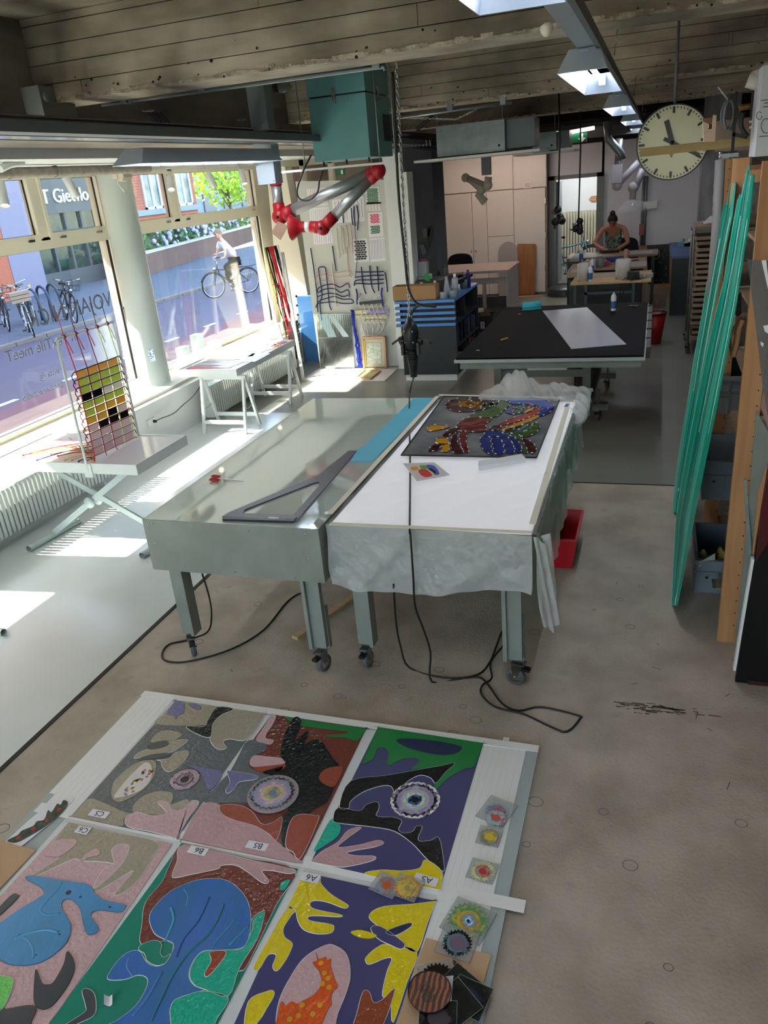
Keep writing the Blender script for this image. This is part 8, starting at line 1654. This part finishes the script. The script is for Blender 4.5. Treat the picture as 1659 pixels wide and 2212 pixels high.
# ---------------- bicycles and people ----------------
def bike(label, p, ang, frame, basket=None, lean=0, crate_=False):
    t = thing('bicycle', label, 'bicycle', p); M = Matrix.Translation(Vector(p)) @ Matrix.Rotation(ang, 4, 'Z') @ Matrix.Rotation(lean, 4, 'X')
    T = lambda x, z, y=0: M @ Vector((x, y, z)); fm_ = mat('frame_'+frame[1:], frame, .35)
    R = .34
    for cx_, nm in ((-.53, 'rear_wheel'), (.55, 'front_wheel')):
        w = MB().tube([T(cx_+R*math.cos(a), R+R*math.sin(a)) for a in [2*math.pi*k/24 for k in range(24)]], .019, 6, closed=True).build(nm, M_blk, t)
        s = MB().tube([T(cx_+R*.93*math.cos(a), R+R*.93*math.sin(a)) for a in [2*math.pi*k/24 for k in range(24)]], .009, 5, closed=True)
        for k in range(14): a = 2*math.pi*k/14; s.tube([T(cx_, R, .02 if k % 2 else -.02), T(cx_+R*.93*math.cos(a), R+R*.93*math.sin(a))], .0016, 3)
        s.cyl(T(cx_, R, -.04), T(cx_, R, .04), .02, 8); s.build('rim_and_spokes', M_steel, w)
        MB().tube([T(cx_+(R+.035)*math.cos(a), R+(R+.035)*math.sin(a)) for a in [math.radians(20+14*k) for k in range(12)]], .014, 5).build('mudguard', M_blk, t)
    f = MB(); bb, st, hd, ft = (-.05, .29), (-.2, .78), (.36, .84), (.55, .34)
    f.tube([T(*bb), T(*st)], .017, 8); f.tube([T(*bb), T(.33, .66)], .019, 8); f.tube([T(-.17, .68), T(.345, .76)], .017, 8)
    for y in (-.05, .05): f.tube([T(-.53, .34, y), T(*bb)], .011, 6); f.tube([T(-.53, .34, y), T(-.18, .7)], .009, 6); f.tube([T(*hd), T(.42, .68, y), T(.55, .34, y)], .011, 6)
    f.tube([T(.32, .68), T(*hd)], .021, 8); f.build('frame', fm_, t)
    h = MB().tube([T(*hd), T(.34, 1.0)], .013, 8); h.tube(smooth_open([T(.12, 1.06, .3), T(.28, 1.05, .28), T(.37, 1.02, .1), T(.35, 1.0, 0), T(.37, 1.02, -.1), T(.28, 1.05, -.28), T(.12, 1.06, -.3)], 3), .012, 6); h.build('handlebar', M_steel, t)
    for y in (.3, -.3): MB().tube([T(.1, 1.06, y), T(.22, 1.055, y*.97)], .017, 6).build('grip', M_blk, t)
    MB().poly([T(a, .9, b) for a, b in smooth_closed([(-.38, .09), (-.28, .1), (-.15, .04), (-.06, .015), (-.06, -.015), (-.15, -.04), (-.28, -.1), (-.38, -.09)], 2)], M.to_3x3() @ Vector((0, 0, .05))).build('saddle', M_blk, t)
    MB().tube([T(*st), T(-.22, .9)], .013, 8).build('seat_post', M_steel, t)
    c = MB().lathe(T(*bb, -.03), [(.09, 0), (.09, .006), (0, .006)], 16, M.to_3x3() @ Vector((0, 1, 0))); c.tube([T(-.05, .29, -.06), T(-.05-.0, .13, -.07)], .01, 5); c.tube([T(-.05, .29, .06), T(-.05, .46, .07)], .01, 5); c.build('crankset', M_steel, t)
    for z, y in ((.12, -.12), (.46, .12)): MB().obox(T(-.05, z, y), M.to_3x3() @ Vector((.05, 0, 0)), M.to_3x3() @ Vector((0, .04, 0)), M.to_3x3() @ Vector((0, 0, .012))).build('pedal', M_blk, t)
    rk_ = MB()
    for y in (-.06, .06): rk_.tube([T(-.2, .74, y), T(-.85, .74, y)], .007, 5); rk_.tube([T(-.7, .74, y), T(-.53, .34, y)], .006, 5)
    for x in (-.3, -.5, -.7, -.84): rk_.tube([T(x, .74, -.06), T(x, .74, .06)], .006, 5)
    rk_.build('luggage_rack', M_blk, t)
    MB().ball(T(.46, .78), .05, 8).build('head_lamp', M_steel, t)
    if basket:
        b = MB()
        for z in (.8, .92, 1.04):
            w = .16+(z-.8)*.2; b.tube([T(.42, z, -w), T(.42+.3, z, -w), T(.72, z, w), T(.42, z, w)], .006, 4, closed=True)
        for x, y in [(.42+.1*i, s*.17) for i in range(4) for s in (-1, 1)]+[(.72, y) for y in (-.08, 0, .08)]: b.tube([T(x, .8, y), T(x, 1.04, y*1.25)], .005, 4)
        b.build('wire_basket', M_blk, t)
    if crate_:
        for i in range(3): MB().obox(T(.56, .86+.08*i, .0), M.to_3x3() @ Vector((.17, 0, 0)), M.to_3x3() @ Vector((0, .21, 0)), M.to_3x3() @ Vector((0, 0, .034))).build('crate_slat', mat('crate_board', '#8c7a68', .8), t)
        MB().obox(T(.1, 1.08, .3), M.to_3x3() @ Vector((.06, 0, 0)), M.to_3x3() @ Vector((0, .02, 0)), M.to_3x3() @ Vector((0, 0, .02))).build('bell', mat('yellow_edge', '#d3c63e', .4), t)
    return t
g = lambda px, py: P(px, py, z=.03)
def bike2(F_, R_, *a):
    F_, R_ = Vector(F_), Vector(R_); d = (F_-R_).normalized(); c = F_-d*.55; return bike(a[0], (c.x, c.y, .02), math.atan2(d.y, d.x), *a[1:])
bike2(g(163, 698), g(92, 668), 'black bicycle with a wire front basket parked across the street', '#15181f', True, math.radians(-6))
bike2(g(74, 728), g(40, 690), 'silver bicycle with a wooden crate on its front rack parked across the street', '#b9bdc4', False, math.radians(5), True)
bike2(g(20, 715), g(-15, 680), 'dark bicycle at the left window edge behind the silver one', '#20242e', True, math.radians(-4))
bike2(g(60, 700), g(100, 665), 'blue black bicycle between the silver and the basket bicycle', '#1f2a44', False, math.radians(8))
st_b = MB()
for k in range(3):
    a = g(100+k*22, 700-k*6); st_b = MB(); st_b.tube(smooth_open([a, a+Vector((-.2, .1, .75)), a+Vector((-.55, .2, .8)), a+Vector((-.7, .3, .0))], 4), .035, 8)
    single('bicycle_stand', st_b, mat('stand_blue', '#2b3446', .5), 'blue grey steel hoop of the bicycle stand across the street, %s from the left' % ORD[k], 'bicycle stand', 'bicycle stand hoops')
# skinned figure helper
def figure(name, parent, joints, edges, root, m, sub=2):
    'joints: name -> (pos, radius)'
    ks = list(joints); me = bpy.data.meshes.new(name); o0 = ORG[parent.name]
    me.from_pydata([Vector(joints[k][0])-o0 for k in ks], [(ks.index(a), ks.index(b)) for a, b in edges], [])
    ob = bpy.data.objects.new(name, me); COL.objects.link(ob); ob.parent = parent; me.materials.append(m); ORG[ob.name] = o0
    sk2 = ob.modifiers.new('skin', 'SKIN'); 
    if not me.skin_vertices: pass
    for i, k in enumerate(ks):
        r = joints[k][1]; r = (r, r) if not isinstance(r, tuple) else r
        me.skin_vertices[0].data[i].radius = r; me.skin_vertices[0].data[i].use_root = (k == root)
    sk2.use_smooth_shade = True; sk2.branch_smoothing = .3
    ss = ob.modifiers.new('sub', 'SUBSURF'); ss.levels = sub; ss.render_levels = sub
    return ob
def head_on(parent, c, fwd_, upv, skin, hairc, r=.105, bun=False, glasses=False, hairlong=False):
    F_ = Vector(fwd_).normalized(); Uv = Vector(upv); Uv = (Uv-F_*Uv.dot(F_)).normalized(); Sv = F_.cross(Uv); c = Vector(c)
    b = MB(); n = 18; mm_ = 14; vs = []
    for i in range(mm_+1):
        t = math.pi*i/mm_
        for k in range(n):
            a = 2*math.pi*k/n; z = math.cos(t); w = math.sin(t); x = w*math.cos(a); y = w*math.sin(a)
            jaw = 1-.28*max(0, -z)**1.2
            px = x*.78*jaw; py = y*.95*(jaw if y < 0 else 1-.1*max(0, -z)); pz = z*1.18
            if y > .75 and -.35 < z < .05 and abs(x) < .3: py += .16*(1-abs(x)/.3)
            vs.append(c+(Sv*px+F_*py+Uv*pz)*r)
    b.add(vs, [(i*n+k, i*n+(k+1) % n, (i+1)*n+(k+1) % n, (i+1)*n+k) for i in range(mm_) for k in range(n)], 0, True)
    hd = b.build('head', skin, parent)
    MB().obox(c+F_*r*1.02-Uv*r*.12, Sv*r*.1, F_*r*.14, Uv*r*.2).build('nose', skin, hd)
    for s in (-1, 1):
        MB().ball(c+F_*r*.84+Sv*s*r*.3+Uv*r*.08, r*.12, 8).build('eye', mat('eye_dark', '#2a211d', .3), hd)
        MB().ball(c+Sv*s*r*.8-Uv*r*.02, r*.2, 8, sc=(.6, .8, 1)).build('ear', skin, hd)
        MB().obox(c+F_*r*.88+Sv*s*r*.3+Uv*r*.27, Sv*r*.17, F_*r*.03, Uv*r*.03).build('eyebrow', hairc, hd)
    MB().obox(c+F_*r*.84-Uv*r*.55, Sv*r*.24, F_*r*.05, Uv*r*.05).build('mouth', mat('lips', '#8c4a44', .5), hd)
    h = MB(); vs = []
    for i in range(9):
        t = 1.75*i/8
        for k in range(n):
            a = 2*math.pi*k/n; fr_ = max(0, math.sin(a)); lim = t*(1-.42*fr_)
            vs.append(c+(Sv*math.sin(lim)*math.cos(a)*.86+F_*math.sin(lim)*math.sin(a)*1.02+Uv*math.cos(lim)*1.24)*r*1.05)
    h.add(vs, [(i*n+k, i*n+(k+1) % n, (i+1)*n+(k+1) % n, (i+1)*n+k) for i in range(8) for k in range(n)], 0, True)
    if bun: h.ball(c+Uv*r*1.3-F_*r*.4, r*.5, 10)
    h.build('hair', hairc, parent)
    if glasses:
        for s in (-1, 1): MB().obox(c+F_*r*1.0+Sv*s*r*.33+Uv*r*.08, Sv*r*.24, F_*r*.03, Uv*r*.15).build('sunglasses', M_blk, hd)
def hand_(parent, w, d, side, skin, curl=.5, s=1):
    'palm with five fingers; w wrist, d pointing direction, side toward the thumb'
    d = Vector(d).normalized(); side = Vector(side); side = (side-d*side.dot(d)).normalized(); nrm = d.cross(side)
    w = Vector(w); j = {'w': (w, .02*s), 'p': (w+d*.045*s, (.03*s, .016*s)), 'k': (w+d*.085*s, (.032*s, .014*s))}; e = [('w', 'p'), ('p', 'k')]
    pal = MB().obox(w+d*.045*s, d*.045*s, side*.036*s, nrm*.012*s).build('palm', skin, parent)
    dn = nrm if nrm.z < 0 else -nrm
    for i, L in enumerate((.068, .076, .07, .055)):
        b0 = w+d*.088*s+side*(.028-.019*i)*s; m1_ = b0+(d*.6+dn*curl*.5).normalized()*L*.5*s; m2_ = m1_+(d*(1-curl)+dn*curl*1.3).normalized()*L*.5*s
        MB().tube([b0-d*.02*s, b0, m1_, m2_], [.008*s, .0085*s, .0078*s, .006*s], 7).build('finger', skin, pal)
    b0 = w+d*.03*s+side*.032*s; MB().tube([b0, b0+(side+d*.8+dn*.3).normalized()*.03*s, b0+(side*.4+d+dn*.5).normalized()*.06*s], [.011*s, .0095*s, .007*s], 7).build('thumb', skin, pal)
# seated person at the back desk, leaning over the work
skin = mat('skin_tone', '#a8705a', .6); skin2 = mat('skin_tone_light', '#c99a80', .6)
sp = P(1325, 500, y=17.0); X = sp.x
per = thing('person', 'seated person with dark tied hair and sleeveless green top bending over a desk', 'person', (X, 17.1, .45))
V = Vector
shL, shR = V((X-.20, 16.95, 1.40)), V((X+.20, 16.97, 1.39)); hip = V((X, 17.2, .58))
elL, elR = V((X-.34, 16.8, 1.14)), V((X+.30, 16.78, 1.13)); wrL, wrR = V((X-.14, 16.58, 1.04)), V((X+.10, 16.56, 1.03))
body = figure('body', per, {'hip': (hip, (.17, .13)), 'waist': (V((X, 17.16, .85)), (.15, .12)), 'chest': (V((X, 17.04, 1.18)), (.17, .13)), 'neck0': (V((X, 16.95, 1.42)), (.085, .075)), 'neck': (V((X, 16.88, 1.5)), .055), 'head': (V((X-.0, 16.83, 1.57)), .06),
 'sL': (shL, .062), 'eL': (elL, .046), 'wL': (wrL, .03), 'sR': (shR, .062), 'eR': (elR, .046), 'wR': (wrR, .03),
 'hL': (V((X-.1, 17.15, .55)), .1), 'kL': (V((X-.13, 16.75, .56)), .075), 'aL': (V((X-.13, 16.72, .12)), .045), 'fL': (V((X-.13, 16.58, .05)), .035),
 'hR': (V((X+.1, 17.15, .55)), .1), 'kR': (V((X+.13, 16.75, .56)), .075), 'aR': (V((X+.13, 16.72, .12)), .045), 'fR': (V((X+.13, 16.58, .05)), .035)},
 [('hip', 'waist'), ('waist', 'chest'), ('chest', 'neck0'), ('neck0', 'neck'), ('neck', 'head'), ('neck0', 'sL'), ('sL', 'eL'), ('eL', 'wL'), ('neck0', 'sR'), ('sR', 'eR'), ('eR', 'wR'), ('hip', 'hL'), ('hL', 'kL'), ('kL', 'aL'), ('aL', 'fL'), ('hip', 'hR'), ('hR', 'kR'), ('kR', 'aR'), ('aR', 'fR')], 'hip', skin)
figure('sleeveless_top', per, {'a': (V((X, 17.17, .66)), (.185, .15)), 'b': (V((X, 17.15, .9)), (.175, .145)), 'c': (V((X, 17.04, 1.18)), (.19, .15)), 'd': (V((X, 16.98, 1.33)), (.15, .11)), 'l': (V((X-.14, 16.97, 1.41)), .07), 'r': (V((X+.14, 16.98, 1.41)), .07)}, [('a', 'b'), ('b', 'c'), ('c', 'd'), ('d', 'l'), ('d', 'r')], 'a', mat('green_print_fabric', '#3f4a44', .9, col2='#8f9a84', scale=26, contrast=(.42, .58)))
figure('trousers', per, {'a': (V((X, 17.18, .56)), (.19, .14)), 'l': (V((X-.11, 17.1, .55)), .115), 'lk': (V((X-.13, 16.75, .56)), .09), 'la': (V((X-.13, 16.73, .16)), .06), 'r': (V((X+.11, 17.1, .55)), .115), 'rk': (V((X+.13, 16.75, .56)), .09), 'ra': (V((X+.13, 16.73, .16)), .06)}, [('a', 'l'), ('l', 'lk'), ('lk', 'la'), ('a', 'r'), ('r', 'rk'), ('rk', 'ra')], 'a', mat('dark_denim', '#20242c', .9))
head_on(per, (X-.01, 16.76, 1.56), (-.05, -.75, -.65), (0, -.5, .8), skin, mat('dark_hair', '#17100e', .6), .108, bun=True)
hand_(per, wrL, wrL-elL+V((0, 0, -.02)), (1, 0, .3), skin, .7); hand_(per, wrR, V((-.6, -.8, -.1)), (-1, .3, .3), skin, .4)
single('black_work_piece', MB().obox((X-.04, 16.46, 1.015), (.16, .03, 0), (-.03, .09, 0), (0, 0, .02)), M_blk, 'black work piece under the hands of the seated person', 'work piece')
# cyclist in the street
cp_ = P(497, 640, z=-.03); A_ = math.radians(-128)
bb_ = bike('dark town bicycle ridden by the cyclist in the street', (cp_.x, cp_.y+.2, -.03), A_, '#2a2c30')
M = Matrix.Translation(Vector((cp_.x, cp_.y+.2, -.03))) @ Matrix.Rotation(A_, 4, 'Z'); T = lambda x, z, y=0: M @ V((x, y, z))
cy_ = thing('person', 'cyclist in a white shirt, sunglasses and dark trousers riding through the street', 'person', T(-.25, .95))
hipc = T(-.25, 1.0); shl, shr = T(.1, 1.45, .18), T(.1, 1.45, -.18); ell, elr = T(.16, 1.2, .28), T(.16, 1.2, -.28); wl_, wr_ = T(.2, 1.09, .29), T(.2, 1.09, -.29)
j = {'hip': (hipc, (.15, .12)), 'chest': (T(-.03, 1.3), (.155, .11)), 'n0': (T(.08, 1.47), .07), 'neck': (T(.11, 1.56), .05), 'head': (T(.13, 1.63), .055), 'sl': (shl, .055), 'el': (ell, .042), 'wl': (wl_, .028), 'sr': (shr, .055), 'er': (elr, .042), 'wr': (wr_, .028),
 'hl': (T(-.2, .95, .1), .09), 'kl': (T(.18, .82, .12), .065), 'al': (T(-.03, .5, .12), .04), 'fl': (T(.08, .47, .12), .032), 'hr': (T(-.2, .95, -.1), .09), 'kr': (T(.05, .6, -.12), .065), 'ar': (T(-.1, .2, -.12), .04), 'fr': (T(.02, .16, -.12), .032)}
ed = [('hip', 'chest'), ('chest', 'n0'), ('n0', 'neck'), ('neck', 'head'), ('n0', 'sl'), ('sl', 'el'), ('el', 'wl'), ('n0', 'sr'), ('sr', 'er'), ('er', 'wr'), ('hip', 'hl'), ('hl', 'kl'), ('kl', 'al'), ('al', 'fl'), ('hip', 'hr'), ('hr', 'kr'), ('kr', 'ar'), ('ar', 'fr')]
figure('body', cy_, j, ed, 'hip', skin2)
figure('white_shirt', cy_, {'a': (T(-.22, 1.05), (.165, .13)), 'b': (T(-.03, 1.3), (.17, .125)), 'c': (T(.05, 1.42), (.13, .1)), 'l': (shl, .075), 'l2': (T(.14, 1.28, .26), .065), 'r': (shr, .075), 'r2': (T(.14, 1.28, -.26), .065)}, [('a', 'b'), ('b', 'c'), ('c', 'l'), ('l', 'l2'), ('c', 'r'), ('r', 'r2')], 'a', mat('white_shirt', '#c9cdd6', .8))
figure('trousers', cy_, {'a': (T(-.25, .98), (.17, .13)), 'l': (T(-.17, .93, .1), .105), 'lk': (T(.18, .82, .12), .08), 'la': (T(.0, .55, .12), .06), 'r': (T(-.17, .93, -.1), .105), 'rk': (T(.05, .6, -.12), .08), 'ra': (T(-.08, .26, -.12), .06)}, [('a', 'l'), ('l', 'lk'), ('lk', 'la'), ('a', 'r'), ('r', 'rk'), ('rk', 'ra')], 'a', mat('black_trousers', '#17181c', .9))
fd = M.to_3x3() @ V((1, 0, -.15)); head_on(cy_, T(.16, 1.7), fd, (0, 0, 1), skin2, mat('grey_brown_hair', '#6a5a4c', .7), .11, glasses=True)
for w_, e_ in ((wl_, ell), (wr_, elr)): hand_(cy_, w_, M.to_3x3() @ V((1, 0, -.1)), M.to_3x3() @ V((0, -1 if w_ is wl_ else 1, 0)), skin2, .8)
rb = thing('red_shoulder_bag', 'dark red bag hanging beside the cyclist', 'bag', T(-.3, .9, -.25)); MB().poly([T(-.42, .95, -.22), T(-.18, 1.1, -.22), T(-.15, .7, -.24), T(-.4, .62, -.24)], M.to_3x3() @ V((0, -.08, 0))).build('bag_body', mat('bag_red', '#6d1c2e', .8), rb); MB().tube([T(-.2, 1.1, -.24), T(-.02, 1.48, -.1), T(.05, 1.47, .1)], .012, 6).build('strap', mat('bag_red', '#6d1c2e', .8), rb)
p = P(530, 520, z=.02); 
# bicycle inside the doorway
bq = P(1215, 600, y=19.4); bike('light blue bicycle standing in the corridor behind the open doorway', (bq.x+.1, 19.5, .15), math.radians(12), '#5d8fb0')
bike('grey bicycle with a pale wheel parked at the far planter', (P(535, 515, z=0).x, P(535, 515, z=0).y, .0), math.radians(-40), '#8d8f94')
